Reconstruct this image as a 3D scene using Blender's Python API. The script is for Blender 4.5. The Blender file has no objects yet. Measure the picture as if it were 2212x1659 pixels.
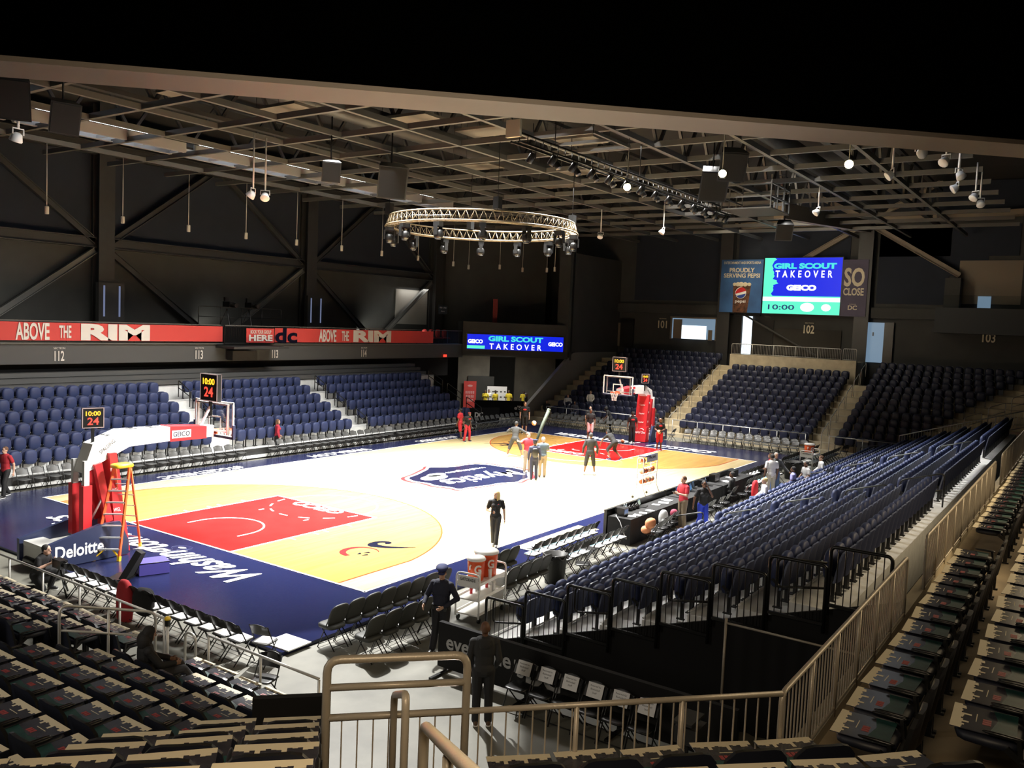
import bpy, bmesh, math, random
from mathutils import Vector, Matrix
from math import sin, cos, pi, radians as R, hypot, atan2
random.seed(7)
SC = bpy.context.scene
COL = SC.collection
# ---------------------------------------------------------------- camera
cd = bpy.data.cameras.new('camera'); cam = bpy.data.objects.new('camera', cd); COL.objects.link(cam)
cd.sensor_width = 36.0; cd.lens = 29.999; cd.clip_start = 0.05; cd.clip_end = 300
cam.matrix_world = Matrix(((0.5681620, 0.0360758, -0.8221256, -29.1784732), (-0.8218566, 0.0755693, -0.5646601, -21.9056436), (0.0417569, 0.9964877, 0.0725847, 6.6990474), (0, 0, 0, 1)))
SC.camera = cam
# ---------------------------------------------------------------- view, world, main lights
SC.view_settings.view_transform = 'Standard'; SC.view_settings.look = 'None'
SC.view_settings.exposure = 0.0; SC.view_settings.gamma = 1.0
wd = bpy.data.worlds.new('world'); SC.world = wd; wd.use_nodes = True
wd.node_tree.nodes['Background'].inputs[0].default_value = (1.0, .97, .9, 1)
wd.node_tree.nodes['Background'].inputs[1].default_value = 0.012

def area(name, loc, aim, sx, sy, power, col=(1, .97, .92), spread=120):
    l = bpy.data.lights.new(name, 'AREA'); l.shape = 'RECTANGLE'; l.size = sx; l.size_y = sy
    l.energy = power; l.color = col; l.spread = R(spread)
    o = bpy.data.objects.new(name, l); COL.objects.link(o); o.location = loc
    o.rotation_euler = (Vector(aim) - Vector(loc)).to_track_quat('-Z', 'Y').to_euler()
    return o
def spot(name, loc, aim, deg, power, col=(1, .97, .92), blend=.15, rad=.25):
    l = bpy.data.lights.new(name, 'SPOT'); l.spot_size = R(deg); l.spot_blend = blend
    l.energy = power; l.color = col; l.shadow_soft_size = rad
    o = bpy.data.objects.new(name, l); COL.objects.link(o); o.location = loc
    o.rotation_euler = (Vector(aim) - Vector(loc)).to_track_quat('-Z', 'Y').to_euler()
    return o
# sports floodlights hung in the roof grid, aimed down at the court
area('floodlight_near', (-8, 0, 12.6), (-8, -.6, 0), 9, 5, 8200, (1, .98, .93), 92)
area('floodlight_mid', (2, -1, 12.6), (1, -1, 0), 7, 5, 10500, (1, .98, .93), 88)
area('floodlight_far', (13, -1, 12.6), (13, -1, 0), 5, 5, 2500, (1, .96, .9), 92)
area('floodlight_bank', (-3, 6, 13), (-3, 12, 1.5), 16, 2, 1100, (1, .97, .93), 90)
area('floodlight_tiers', (2, -7, 13), (0, -12.5, 0), 20, 3, 3600, (1, .97, .93), 70)
area('floodlight_end', (14, -3, 13), (21, -2, 1), 3, 12, 420, (1, .96, .9), 70)
spot('floodlight_corner', (-12, -4, 12.6), (-18.7, -11.3, 0), 21, 22000, (1, .98, .94), .05, .15)
# warm lamps under the upper balcony round the seats nearest the camera
area('soffit_lamp_near', (-27.9, -21.0, 7.9), (-25.4, -18.8, 3), 1.6, 1.6, 190, (1, .78, .52), 140)
spot('flange_bounce_fill', (-23.2, -17.6, 2.9), (-24.9, -19.2, 8.0), 52, 300, (1, .84, .7), .9, .2)  # added fill, no real lamp: stands in for floor bounce on the flange
area('soffit_lamp_walk', (-10, -24.5, 7.5), (-12, -21, 2.8), 14, 1.0, 520, (1, .78, .48), 150)
area('soffit_lamp_end', (-30, -10, 7), (-23, -10, 2), 1.5, 8, 260, (1, .92, .8), 150)
area('floodlight_side', (-11, -13.2, 12.9), (-15.5, 2, 1), 4, 1.5, 1500, (1, .98, .94), 75)
area('tunnel_lamp', (20.6, 13.6, 4.0), (21.6, 14.8, 0), 3, 1, 130, (1, .95, .85), 150)
area('concourse_lamp_far', (36, -4, 12), (33, -8, 13), 1.0, 1.0, 5, (1, .8, .5), 170)
area('roof_wash', (-2, -2, 8.5), (0, 0, 16), 16, 10, 18, (1, .96, .88), 170)
area('far_wall_wash', (22, -6, 12.5), (33.5, -8, 12), 2, 12, 330, (1, .88, .68), 150)
area('far_stair_wash', (24, 1, 12.8), (28, 0, 3), 2, 16, 420, (1, .86, .62), 70)
# ---------------------------------------------------------------- helpers
class MB:
    "collects shapes into one mesh; each face carries a material slot"
    def __init__(s): s.v = []; s.f = []; s.m = []; s.sm = []
    def add(s, vs, fs, m=0, smooth=False, X=None):
        b = len(s.v)
        s.v += [tuple(X @ Vector(v)) if X is not None else tuple(v) for v in vs]
        for f in fs: s.f.append([b + i for i in f]); s.m.append(m); s.sm.append(smooth)
        return s
    def box(s, c, d, m=0, rz=0, X=None):
        x, y, z = d[0] / 2, d[1] / 2, d[2] / 2
        vs = [(a * x, b * y, e * z) for e in (-1, 1) for b in (-1, 1) for a in (-1, 1)]
        T = Matrix.Translation(c) @ Matrix.Rotation(rz, 4, 'Z')
        if X is not None: T = X @ T
        return s.add(vs, [(0, 2, 3, 1), (4, 5, 7, 6), (0, 1, 5, 4), (1, 3, 7, 5), (3, 2, 6, 7), (2, 0, 4, 6)], m, False, T)
    def bar(s, p, q, w, h=None, m=0, up=(0, 0, 1)):
        "square bar from p to q"
        p, q = Vector(p), Vector(q); d = q - p; L = d.length
        if L < 1e-6: return s
        y = d / L; u = Vector(up)
        if abs(y.dot(u)) > .99: u = Vector((1, 0, 0))
        x = y.cross(u).normalized(); z = x.cross(y)
        T = Matrix(((x.x, y.x, z.x, 0), (x.y, y.y, z.y, 0), (x.z, y.z, z.z, 0), (0, 0, 0, 1)))
        return s.box((0, 0, 0), (w, L, h or w), m, 0, Matrix.Translation((p + q) / 2) @ T)
    def tube(s, pts, r, n=6, m=0, closed=False, cap=True):
        pts = [Vector(p) for p in pts]; k = len(pts); rr = r if isinstance(r, (list, tuple)) else [r] * k
        b = len(s.v); prev = None
        for i, p in enumerate(pts):
            if closed: t = pts[(i + 1) % k] - pts[i - 1]
            else: t = pts[min(i + 1, k - 1)] - pts[max(i - 1, 0)]
            t.normalize()
            if prev is None:
                a = Vector((0, 0, 1)) if abs(t.z) < .9 else Vector((1, 0, 0))
                u = t.cross(a).normalized()
            else:
                u = (prev - t * prev.dot(t)).normalized()
            prev = u; w = t.cross(u)
            for j in range(n):
                a = 2 * pi * j / n
                s.v.append(tuple(p + (u * cos(a) + w * sin(a)) * rr[i]))
        for i in range(k if closed else k - 1):
            a0 = b + i * n; a1 = b + ((i + 1) % k) * n
            for j in range(n):
                j2 = (j + 1) % n
                s.f.append([a0 + j, a0 + j2, a1 + j2, a1 + j]); s.m.append(m); s.sm.append(True)
        if cap and not closed:
            s.f.append([b + j for j in reversed(range(n))]); s.m.append(m); s.sm.append(False)
            s.f.append([b + (k - 1) * n + j for j in range(n)]); s.m.append(m); s.sm.append(False)
        return s
    def ell(s, c, d, e=2.0, nu=12, nv=8, m=0, X=None):
        "superellipsoid: e=2 ellipsoid, larger is boxier; d half sizes"
        sg = lambda x, p: math.copysign(abs(x) ** p, x)
        p = 2.0 / e; vs = [(0, 0, -d[2])]
        for i in range(1, nv):
            a = -pi / 2 + pi * i / nv
            for j in range(nu):
                t = 2 * pi * j / nu
                vs.append((d[0] * sg(cos(a), p) * sg(cos(t), p), d[1] * sg(cos(a), p) * sg(sin(t), p), d[2] * sg(sin(a), p)))
        vs.append((0, 0, d[2])); fs = []
        for j in range(nu): fs.append((0, 1 + (j + 1) % nu, 1 + j))
        for i in range(nv - 2):
            for j in range(nu):
                a = 1 + i * nu; b2 = a + nu; j2 = (j + 1) % nu
                fs.append((a + j, a + j2, b2 + j2, b2 + j))
        L = len(vs) - 1; a = 1 + (nv - 2) * nu
        for j in range(nu): fs.append((a + j, a + (j + 1) % nu, L))
        T = Matrix.Translation(c)
        if X is not None: T = X @ T
        return s.add(vs, fs, m, True, T)
    def lathe(s, prof, n=16, m=0, c=(0, 0, 0), smooth=True):
        b = []; k = len(prof)
        for r, z in prof:
            for j in range(n): b.append((c[0] + r * cos(2 * pi * j / n), c[1] + r * sin(2 * pi * j / n), c[2] + z))
        fs = [(i * n + j, i * n + (j + 1) % n, (i + 1) * n + (j + 1) % n, (i + 1) * n + j) for i in range(k - 1) for j in range(n)]
        fs.append(tuple(reversed(range(n)))); fs.append(tuple((k - 1) * n + j for j in range(n)))
        return s.add(b, fs, m, smooth)
    def prism(s, outline, z0, z1, m=0, X=None):
        k = len(outline)
        vs = [(x, y, z0) for x, y in outline] + [(x, y, z1) for x, y in outline]
        fs = [tuple(reversed(range(k))), tuple(range(k, 2 * k))] + [(i, (i + 1) % k, k + (i + 1) % k, k + i) for i in range(k)]
        return s.add(vs, fs, m, False, X)
    def flat(s, outline, z=0, m=0, X=None):
        return s.add([(x, y, z) for x, y in outline], [tuple(range(len(outline)))], m, False, X)
    def strip(s, a, b, m=0, X=None, smooth=False):
        "quad strip between two point rows"
        k = len(a)
        return s.add(list(a) + list(b), [(i, i + 1, k + i + 1, k + i) for i in range(k - 1)], m, smooth, X)
    def mesh(s, name, mats):
        me = bpy.data.meshes.new(name); me.from_pydata(s.v, [], s.f)
        for q in (mats if isinstance(mats, (list, tuple)) else [mats]): me.materials.append(q)
        me.polygons.foreach_set('material_index', s.m); me.polygons.foreach_set('use_smooth', s.sm); me.update()
        return me
def obj(name, me, mats=None, parent=None, loc=None, rz=0):
    if isinstance(me, MB): me = me.mesh(name, mats)
    o = bpy.data.objects.new(name, me); COL.objects.link(o)
    if parent is not None: o.parent = parent
    if loc is not None: o.location = loc
    if rz: o.rotation_euler.z = rz
    return o
def tag(o, label=None, cat=None, group=None, kind=None):
    if label: o['label'] = label
    if cat: o['category'] = cat
    if group: o['group'] = group
    if kind: o['kind'] = kind
    return o
def thing(name, label, cat, loc=(0, 0, 0), rz=0, group=None):
    o = bpy.data.objects.new(name, None); COL.objects.link(o); o.location = loc; o.rotation_euler.z = rz
    o.empty_display_size = .1
    return tag(o, label, cat, group)
def struct(name, me, mats, parent=None):
    return tag(obj(name, me, mats, parent), kind='structure')
KIDS = {}
def kids(o):
    if o.name not in KIDS: KIDS[o.name] = list(o.children)
    return KIDS[o.name]
def dup(o, loc, rz, label, group=None, parent=None, rx=0):
    c = o.copy(); COL.objects.link(c)
    if parent is not None: c.parent = parent
    else:
        c.location = loc; c.rotation_euler.z = rz
        if rx: c.rotation_euler.x = rx
        c['label'] = label
        if group: c['group'] = group
    for ch in kids(o): dup(ch, None, 0, None, None, c)
    return c
ONES = 'zeroth first second third fourth fifth sixth seventh eighth ninth tenth eleventh twelfth thirteenth fourteenth fifteenth sixteenth seventeenth eighteenth nineteenth'.split()
TENS = {2: 'twent', 3: 'thirt', 4: 'fort', 5: 'fift', 6: 'sixt', 7: 'sevent', 8: 'eight'}
def nth(i):
    if i < 20: return ONES[i]
    t, u = divmod(i, 10)
    return TENS[t] + ('ieth' if u == 0 else 'y-' + ONES[u])
def arc(cx, cy, r, a0, a1, n=24, ry=None):
    return [(cx + r * cos(a0 + (a1 - a0) * i / n), cy + (ry or r) * sin(a0 + (a1 - a0) * i / n)) for i in range(n + 1)]
_tx = {}
def text_mesh(s, size=1.0, extrude=.004, bold=0.0, shear=0.0, xs=1.0, width=None, height=None, align='CENTER', space=1.0):
    "lettering as a mesh in its local xy plane, centred, facing +z"
    cu = bpy.data.curves.new('lettering', 'FONT'); cu.body = s; cu.size = size; cu.extrude = extrude; cu.offset = bold
    cu.shear = shear; cu.align_x = align; cu.resolution_u = 3; cu.space_character = space
    o = bpy.data.objects.new('lettering', cu); COL.objects.link(o)
    dg = bpy.context.evaluated_depsgraph_get(); me = bpy.data.meshes.new_from_object(o.evaluated_get(dg))
    bpy.data.objects.remove(o); bpy.data.curves.remove(cu)
    xsv = [v.co.x for v in me.vertices]; ys = [v.co.y for v in me.vertices]
    cx, cy = (min(xsv) + max(xsv)) / 2, (min(ys) + max(ys)) / 2
    kx = (width / (max(xsv) - min(xsv))) if width else xs
    ky = (height / (max(ys) - min(ys))) if height else (kx if width else 1)
    for v in me.vertices: v.co.x = (v.co.x - cx) * kx; v.co.y = (v.co.y - cy) * ky
    return me
def frame(o, origin, xdir, ydir):
    "matrix placing a local xy plane at origin along two world directions"
    x = Vector(xdir).normalized(); y = Vector(ydir); y = (y - x * y.dot(x)).normalized(); z = x.cross(y)
    return Matrix(((x.x, y.x, z.x, origin[0]), (x.y, y.y, z.y, origin[1]), (x.z, y.z, z.z, origin[2]), (0, 0, 0, 1)))
def letters(s, mat, parent, origin, xdir, ydir, name='lettering', **k):
    me = text_mesh(s, **k)
    me.materials.clear(); me.materials.append(mat); me.transform(frame(None, origin, xdir, ydir))
    return obj(name, me, None, parent)
# ---------------------------------------------------------------- materials
def mat(name, col, rough=.6, metal=0.0, emit=None, spec=.5, bump=0, bscale=40, var=0, vscale=3, alpha=None, stretch=None, coat=0):
    m = bpy.data.materials.new(name); m.use_nodes = True; nt = m.node_tree; b = nt.nodes['Principled BSDF']
    b.inputs['Base Color'].default_value = (*col, 1); b.inputs['Roughness'].default_value = rough
    b.inputs['Metallic'].default_value = metal; b.inputs['Specular IOR Level'].default_value = spec
    if coat: b.inputs['Coat Weight'].default_value = coat; b.inputs['Coat Roughness'].default_value = .08
    if emit:
        b.inputs['Emission Color'].default_value = (*col, 1); b.inputs['Emission Strength'].default_value = emit
        b.inputs['Base Color'].default_value = (*[c * .2 for c in col], 1)
    if alpha is not None: b.inputs['Alpha'].default_value = alpha
    if var or bump:
        tc = nt.nodes.new('ShaderNodeTexCoord'); mp = nt.nodes.new('ShaderNodeMapping'); nt.links.new(tc.outputs['Object'], mp.inputs[0])
        if stretch: mp.inputs['Scale'].default_value = stretch
    if var:
        n = nt.nodes.new('ShaderNodeTexNoise'); n.inputs['Scale'].default_value = vscale; n.inputs['Detail'].default_value = 5
        r = nt.nodes.new('ShaderNodeValToRGB'); r.color_ramp.elements[0].position = .3; r.color_ramp.elements[1].position = .7
        r.color_ramp.elements[0].color = (*[c * (1 - var) for c in col], 1); r.color_ramp.elements[1].color = (*[min(1, c * (1 + var)) for c in col], 1)
        nt.links.new(mp.outputs[0], n.inputs['Vector']); nt.links.new(n.outputs['Fac'], r.inputs[0]); nt.links.new(r.outputs[0], b.inputs['Base Color'])
    if bump:
        n = nt.nodes.new('ShaderNodeTexNoise'); n.inputs['Scale'].default_value = bscale; n.inputs['Detail'].default_value = 3
        bp = nt.nodes.new('ShaderNodeBump'); bp.inputs['Strength'].default_value = bump; bp.inputs['Distance'].default_value = .02
        nt.links.new(mp.outputs[0], n.inputs['Vector']); nt.links.new(n.outputs['Fac'], bp.inputs['Height']); nt.links.new(bp.outputs[0], b.inputs['Normal'])
    return m
def planks(name, c1, c2, rough, along='x'):
    m = mat(name, c1, rough, spec=.15); nt = m.node_tree; b = nt.nodes['Principled BSDF']
    tc = nt.nodes.new('ShaderNodeTexCoord'); mp = nt.nodes.new('ShaderNodeMapping'); nt.links.new(tc.outputs['Object'], mp.inputs[0])
    br = nt.nodes.new('ShaderNodeTexBrick'); br.inputs['Scale'].default_value = 1; br.inputs['Mortar Size'].default_value = .002
    br.inputs['Brick Width'].default_value = 1.6; br.inputs['Row Height'].default_value = .09; br.offset = .37
    br.inputs['Color1'].default_value = (*c1, 1); br.inputs['Color2'].default_value = (*c2, 1); br.inputs['Mortar'].default_value = (*[c * .8 for c in c2], 1)
    nz = nt.nodes.new('ShaderNodeTexNoise'); nz.inputs['Scale'].default_value = .6; nz.inputs['Detail'].default_value = 8
    mx = nt.nodes.new('ShaderNodeMixRGB'); mx.blend_type = 'MULTIPLY'; mx.inputs[0].default_value = .35
    mp2 = nt.nodes.new('ShaderNodeMapping'); mp2.inputs['Scale'].default_value = (1, 6, 1); nt.links.new(tc.outputs['Object'], mp2.inputs[0])
    nt.links.new(mp.outputs[0], br.inputs['Vector']); nt.links.new(mp2.outputs[0], nz.inputs['Vector'])
    nt.links.new(br.outputs['Color'], mx.inputs[1]); nt.links.new(nz.outputs['Fac'], mx.inputs[2]); nt.links.new(mx.outputs[0], b.inputs['Base Color'])
    return m
M = {}
M['concrete'] = mat('concrete', (.15, .147, .122), .55, var=.25, vscale=1.1, bump=.15, bscale=6)
M['tan_concrete'] = mat('tan_concrete', (.42, .36, .25), .8, var=.15, vscale=2)
M['deck'] = mat('aluminium_deck', (.66, .67, .66), .5, .0, var=.1, vscale=4)
M['wall'] = mat('charcoal_wall_paint', (.036, .037, .035), .8, var=.15, vscale=.8)
M['wall_blue'] = mat('dark_acoustic_panel', (.013, .018, .030), .9, var=.1, vscale=1)
M['steel_dark'] = mat('dark_painted_steel', (.026, .026, .026), .5, var=.1)
M['grid'] = mat('grey_painted_strut', (.085, .085, .082), .5)
M['beam_tan'] = mat('painted_beam', (.19, .155, .115), .6)
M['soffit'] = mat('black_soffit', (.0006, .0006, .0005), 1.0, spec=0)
M['flange'] = mat('grey_steel_flange', (.42, .37, .33), .55, var=.12, vscale=.6)
M['fascia'] = mat('grey_fascia_paint', (.06, .062, .064), .7)
M['black'] = mat('black_metal', (.008, .008, .008), .35)
M['blackcloth'] = mat('black_cloth', (.004, .004, .0045), .95)
M['rail'] = mat('galvanised_rail', (.40, .35, .28), .42, .25, bump=.1, bscale=60)
M['rail_light'] = mat('bright_galvanised_rail', (.50, .49, .46), .4, .5)
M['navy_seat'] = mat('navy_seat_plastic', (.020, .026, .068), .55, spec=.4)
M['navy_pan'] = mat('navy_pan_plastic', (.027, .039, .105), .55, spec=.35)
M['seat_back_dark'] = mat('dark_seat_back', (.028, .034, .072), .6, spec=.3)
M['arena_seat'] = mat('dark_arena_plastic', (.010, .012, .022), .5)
M['grey_plastic'] = mat('grey_chair_plastic', (.060, .061, .060), .45)
M['padded'] = mat('grey_padded_vinyl', (.035, .037, .034), .55, bump=.08, bscale=90)
M['white'] = mat('white_paint', (.85, .85, .83), .4)
M['white_line'] = mat('white_court_line', (.85, .85, .85), .3)
M['lettering'] = mat('pale_lettering', (.62, .60, .56), .6)
M['red'] = mat('red_vinyl', (.52, .022, .028), .4)
M['red_banner'] = mat('red_banner_cloth', (.50, .045, .04), .7, bump=.12, bscale=3)
M['paper'] = mat('white_paper', (.75, .75, .76), .7)
M['cream'] = mat('cream_card', (.62, .55, .40), .6)
M['card_dark'] = mat('dark_printed_card', (.032, .032, .042), .24, var=.35, vscale=9)
M['card_teal'] = mat('teal_printed_card', (.012, .055, .05), .42, var=.3, vscale=12)
M['card_red'] = mat('red_print', (.30, .05, .05), .5)
M['court_light'] = planks('maple_planks', (.60, .49, .27), (.55, .43, .22), .16)
M['court_stain'] = planks('stained_planks', (.47, .275, .080), (.42, .235, .066), .16)
M['court_red'] = mat('red_court_paint', (.40, .013, .0125), .12, spec=.15, var=.08, vscale=1.5)
M['court_navy'] = mat('navy_court_paint', (.010, .013, .046), .12, spec=.3, bump=.16, bscale=3, stretch=(2.0, 26, 1))
M['court_orange'] = mat('orange_court_line', (.50, .06, .02), .2)
M['logo_navy'] = mat('navy_logo_paint', (.005, .0055, .016), .2)
M['logo_red'] = mat('red_logo_paint', (.32, .018, .02), .2)
M['logo_grey'] = mat('silver_logo_paint', (.5, .5, .52), .2)
M['led_blue'] = mat('led_blue', (.0, .012, .62), .5, emit=1.25)
M['led_mint'] = mat('led_mint', (.10, .86, .55), .5, emit=1.1)
M['led_aqua'] = mat('led_aqua', (.05, .62, .62), .5, emit=1.2)
M['led_white'] = mat('led_white', (.95, .95, 1.0), .5, emit=1.3)
M['led_navytext'] = mat('led_navy', (.01, .05, .16), .5, emit=1.0)
M['led_red'] = mat('led_red', (1.0, .05, .03), .5, emit=2.2)
M['led_amber'] = mat('led_amber', (1.0, .42, .02), .5, emit=2.4)
M['end_seat'] = mat('end_seat_plastic_shaded', (.008, .010, .025), .5)  # navy seat plastic darkened, the end stand's shade put into its colour
M['end_pan'] = mat('end_pan_plastic_shaded', (.011, .014, .038), .5)  # pan of the same seats, shade put into the colour likewise
M['lamp'] = mat('lamp_glow', (1.0, .74, .32), .5, emit=60)
M['lamp_white'] = mat('cool_lamp_glow', (.9, .95, 1.0), .5, emit=6)
M['daylight'] = mat('bright_doorway_daylight', (.8, .92, 1.0), .5, emit=1.5)
M['daylight_blue'] = mat('doorway_blue_daylight', (.30, .45, .62), .5, emit=.5)
M['exit_red'] = mat('exit_sign_glow', (1.0, .06, .03), .5, emit=1.4)
M['orange'] = mat('orange_fibreglass', (.75, .10, .02), .4)
M['yellow'] = mat('yellow_plastic', (.75, .48, .02), .4)
M['alu'] = mat('aluminium', (.55, .55, .56), .35, .7)
M['cooler'] = mat('orange_cooler_plastic', (.72, .10, .02), .4)
M['ball'] = mat('basketball_panel', (.55, .12, .03), .55)
M['ball_w'] = mat('pale_ball_panel', (.75, .55, .38), .55)
M['truss'] = mat('aluminium_truss', (.17, .135, .085), .45, .2)
def glassmat():
    m = bpy.data.materials.new('clear_acrylic'); m.use_nodes = True; nt = m.node_tree; nt.nodes.clear()
    o = nt.nodes.new('ShaderNodeOutputMaterial'); t = nt.nodes.new('ShaderNodeBsdfTransparent'); g = nt.nodes.new('ShaderNodeBsdfGlossy')
    g.inputs['Roughness'].default_value = .03; mx = nt.nodes.new('ShaderNodeMixShader'); mx.inputs[0].default_value = .06
    t.inputs[0].default_value = (.93, .95, .95, 1)
    nt.links.new(t.outputs[0], mx.inputs[1]); nt.links.new(g.outputs[0], mx.inputs[2]); nt.links.new(mx.outputs[0], o.inputs[0])
    return m
M['glass'] = glassmat()
COLM = {}
def cloth(r, g, b, rough=.8):
    k = (r, g, b)
    if k not in COLM: COLM[k] = mat('cloth_%d' % len(COLM), k, rough)
    return COLM[k]
# ---------------------------------------------------------------- floor and court
b = MB(); b.box((0, 0, -.18), (110, 90, .2)); struct('floor', b, M['concrete'])
b = MB(); b.box((0, 0, -.041), (36.2, 18.1, .08)); court = struct('floor_court', b, M['court_navy'])
L, W = 14.325, 7.62
b = MB(); b.flat([(-L, -W), (L, -W), (L, W), (-L, W)], .002); obj('wood_surface', b, M['court_light'], court)
def three(s, r=6.75, c=6.65, grow=0.0):
    hx = L - 1.6; a = math.asin(min(1, (c + grow) / (r + grow))); xs = hx - (r + grow) * cos(a)
    pts = [(s * (L), c + grow)] + [(s * (hx - (r + grow) * cos(a - 2 * a * i / 40)), (r + grow) * sin(a - 2 * a * i / 40)) for i in range(41)] + [(s * L, -c - grow)]
    return pts
def seg_line(mb, pts, w, z, m=0):
    k = len(pts); lo = []; hi = []
    for i, p in enumerate(pts):
        a = pts[max(i - 1, 0)]; c = pts[min(i + 1, k - 1)]; dx, dy = c[0] - a[0], c[1] - a[1]; l = hypot(dx, dy) or 1
        nx, ny = -dy / l * w / 2, dx / l * w / 2
        lo.append((p[0] - nx, p[1] - ny, z)); hi.append((p[0] + nx, p[1] + ny, z))
    return mb.strip(lo, hi, m)
for s in (-1, 1):
    b = MB(); b.flat(three(s), .004); obj('three_point_area', b, M['court_stain'], court)
    b = MB(); x0, x1 = s * L, s * (L - 5.79)
    b.flat([(x0, -2.44), (x1, -2.44), (x1, 2.44), (x0, 2.44)], .006); obj('key_paint', b, M['court_red'], court)
    b = MB(); seg_line(b, three(s), .05, .0075); obj('three_point_line', b, M['court_orange'], court)
    b = MB(); z = .009
    for yy in (-2.44, 2.44): b.flat([(x0, yy - .04), (x1 - s * .04, yy - .04), (x1 - s * .04, yy + .04), (x0, yy + .04)], z)
    b.flat([(x1 - .04, -2.44), (x1 + .04, -2.44), (x1 + .04, 2.44), (x1 - .04, 2.44)], z + .0005)
    seg_line(b, arc(x1, 0, 1.83, pi / 2, (pi * 3 / 2) if s > 0 else (-pi / 2), 30), .06, z)
    for i in range(7):
        a0 = (-pi / 2 if s > 0 else pi / 2) + i * (pi / 7.0) + .12
        seg_line(b, arc(x1, 0, 1.83, a0, a0 + .21, 5), .06, z)
    hx = s * (L - 1.6)
    seg_line(b, [(hx + s * .4, -1.22)] + arc(hx, 0, 1.22, -pi / 2 if s < 0 else pi * 3 / 2, pi / 2, 24) + [(hx + s * .4, 1.22)], .06, z)
    for yy in (-2.62, 2.62):
        for q in (2.1, 3.0, 3.4, 4.4): b.box((s * (L - q), yy, z), (.06, .22, .001))
    for yy in (-1.1, 1.1): b.box((s * (L - 3.96), yy, z), (.2, .06, .001))
    obj('court_lines', b, M['white_line'], court)
b = MB(); z = .0095
for yy in (-W, W): b.box((0, yy, z), (2 * L + .1, .06, .001))
for xx in (-L, L): b.box((xx, 0, z), (.06, 2 * W + .1, .001))
obj('boundary_lines', b, M['white_line'], court)
WL = M['white_line']; up = (0, 0, .012)
# apron lettering; each reads from its own side of the court
letters('Washington', WL, court, (-15.4, -1.9, .012), (0, 1, 0), (-1, 0, 0), extrude=.001, size=1.9, width=5.6, height=1.35, shear=.45, bold=.035)
letters('Mystics', WL, court, (-15.4, 2.95, .012), (0, 1, 0), (-1, 0, 0), extrude=.001, size=1.9, width=3.7, height=1.3, shear=.45, bold=.035)
letters('WASHINGTON', WL, court, (15.35, 2.45, .012), (0, -1, 0), (1, 0, 0), extrude=.001, width=5.4, height=1.0, shear=.3, bold=.025)
letters('MYSTICS', WL, court, (15.4, -2.95, .012), (0, -1, 0), (1, 0, 0), extrude=.001, width=3.9, height=1.0, shear=.3, bold=.025)
letters('#TOGETHERDC', WL, court, (-7.7, 8.08, .012), (-1, 0, 0), (0, -1, 0), extrude=.001, width=3.9, height=.62, bold=.03)
letters('WNBA.COM', WL, court, (.1, 8.15, .012), (-1, 0, 0), (0, -1, 0), extrude=.001, width=3.8, height=.62, bold=.03)
letters('#TOGETHERDC', WL, court, (7.5, 8.2, .012), (-1, 0, 0), (0, -1, 0), extrude=.001, width=3.3, height=.62, bold=.03)
letters('Medstar', WL, court, (-7.1, -8.35, .012), (1, 0, 0), (0, 1, 0), extrude=.001, width=2.6, height=.7, bold=.02)
b = MB(); b.flat([(-8.4, -8.75), (-4.6, -8.75), (-4.6, -7.95), (-8.4, -7.95)], .006); obj('sideline_panel', b, M['court_light'], court)
letters('GEICO', WL, court, (-8.86, -.02, .012), (0, 1, 0), (-1, 0, 0), extrude=.001, width=2.3, height=.55, bold=.03, space=1.0)
letters('GEICO', WL, court, (9.15, .9, .012), (0, -1, 0), (1, 0, 0), extrude=.001, width=2.3, height=.5, bold=.03)
# centre circle banner emblem, reads from the far bank
def xf(pts, cx, cy, a, k=1.0): return [(cx + k * (x * cos(a) - y * sin(a)), cy + k * (x * sin(a) + y * cos(a))) for x, y in pts]
ban = [(-2.47, 1.56), (-1.6, 1.75), (-.84, 2.06), (-.2, 2.3), (.21, 2.65), (.6, 2.2), (1.33, 1.85), (2.0, 1.9), (2.53, 1.7), (2.85, 1.15), (2.75, .5), (3.05, -.11), (2.65, -1.1), (2.1, -1.4), (1.4, -2.0), (.8, -1.95), (.27, -2.2), (-.4, -1.75), (-1.3, -1.7), (-2.24, -1.39), (-2.75, -1.45), (-2.6, -.9), (-2.85, -.34), (-2.6, .3), (-2.8, .85)]
def smooth(p, n=2):
    for _ in range(n):
        q = []
        for i in range(len(p)):
            a, c = p[i], p[(i + 1) % len(p)]
            q += [(.75 * a[0] + .25 * c[0], .75 * a[1] + .25 * c[1]), (.25 * a[0] + .75 * c[0], .25 * a[1] + .75 * c[1])]
        p = q
    return p
ban = smooth(ban); LC = (0, 0, 0)
for k, z, mm in ((1.13, .004, 'logo_red'), (1.065, .0055, 'logo_grey'), (1.0, .007, 'logo_navy')):
    b = MB(); b.flat(xf([(x, y) for x, y in ban], *LC, k), z); obj('court_emblem', b, M[mm], court)
b = MB()
for x, y, rx, ry in ((-1.55, .85, .75, .42), (-1.0, 1.2, .55, .3)): b.flat(xf(arc(x, y, rx, 0, 2 * pi, 20, ry)[:-1], *LC), .0085)
obj('emblem_shape', b, M['logo_grey'], court)
letters('Mystics', WL, court, (.1, -.35, .010), (-1, .12, 0), (-.12, -1, 0), extrude=.001, width=4.5, height=1.6, shear=.2, bold=.012)
letters('washington', WL, court, (.9, 1.05, .010), (-1, .12, 0), (-.12, -1, 0), extrude=.001, width=2.4, height=.4)
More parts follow.
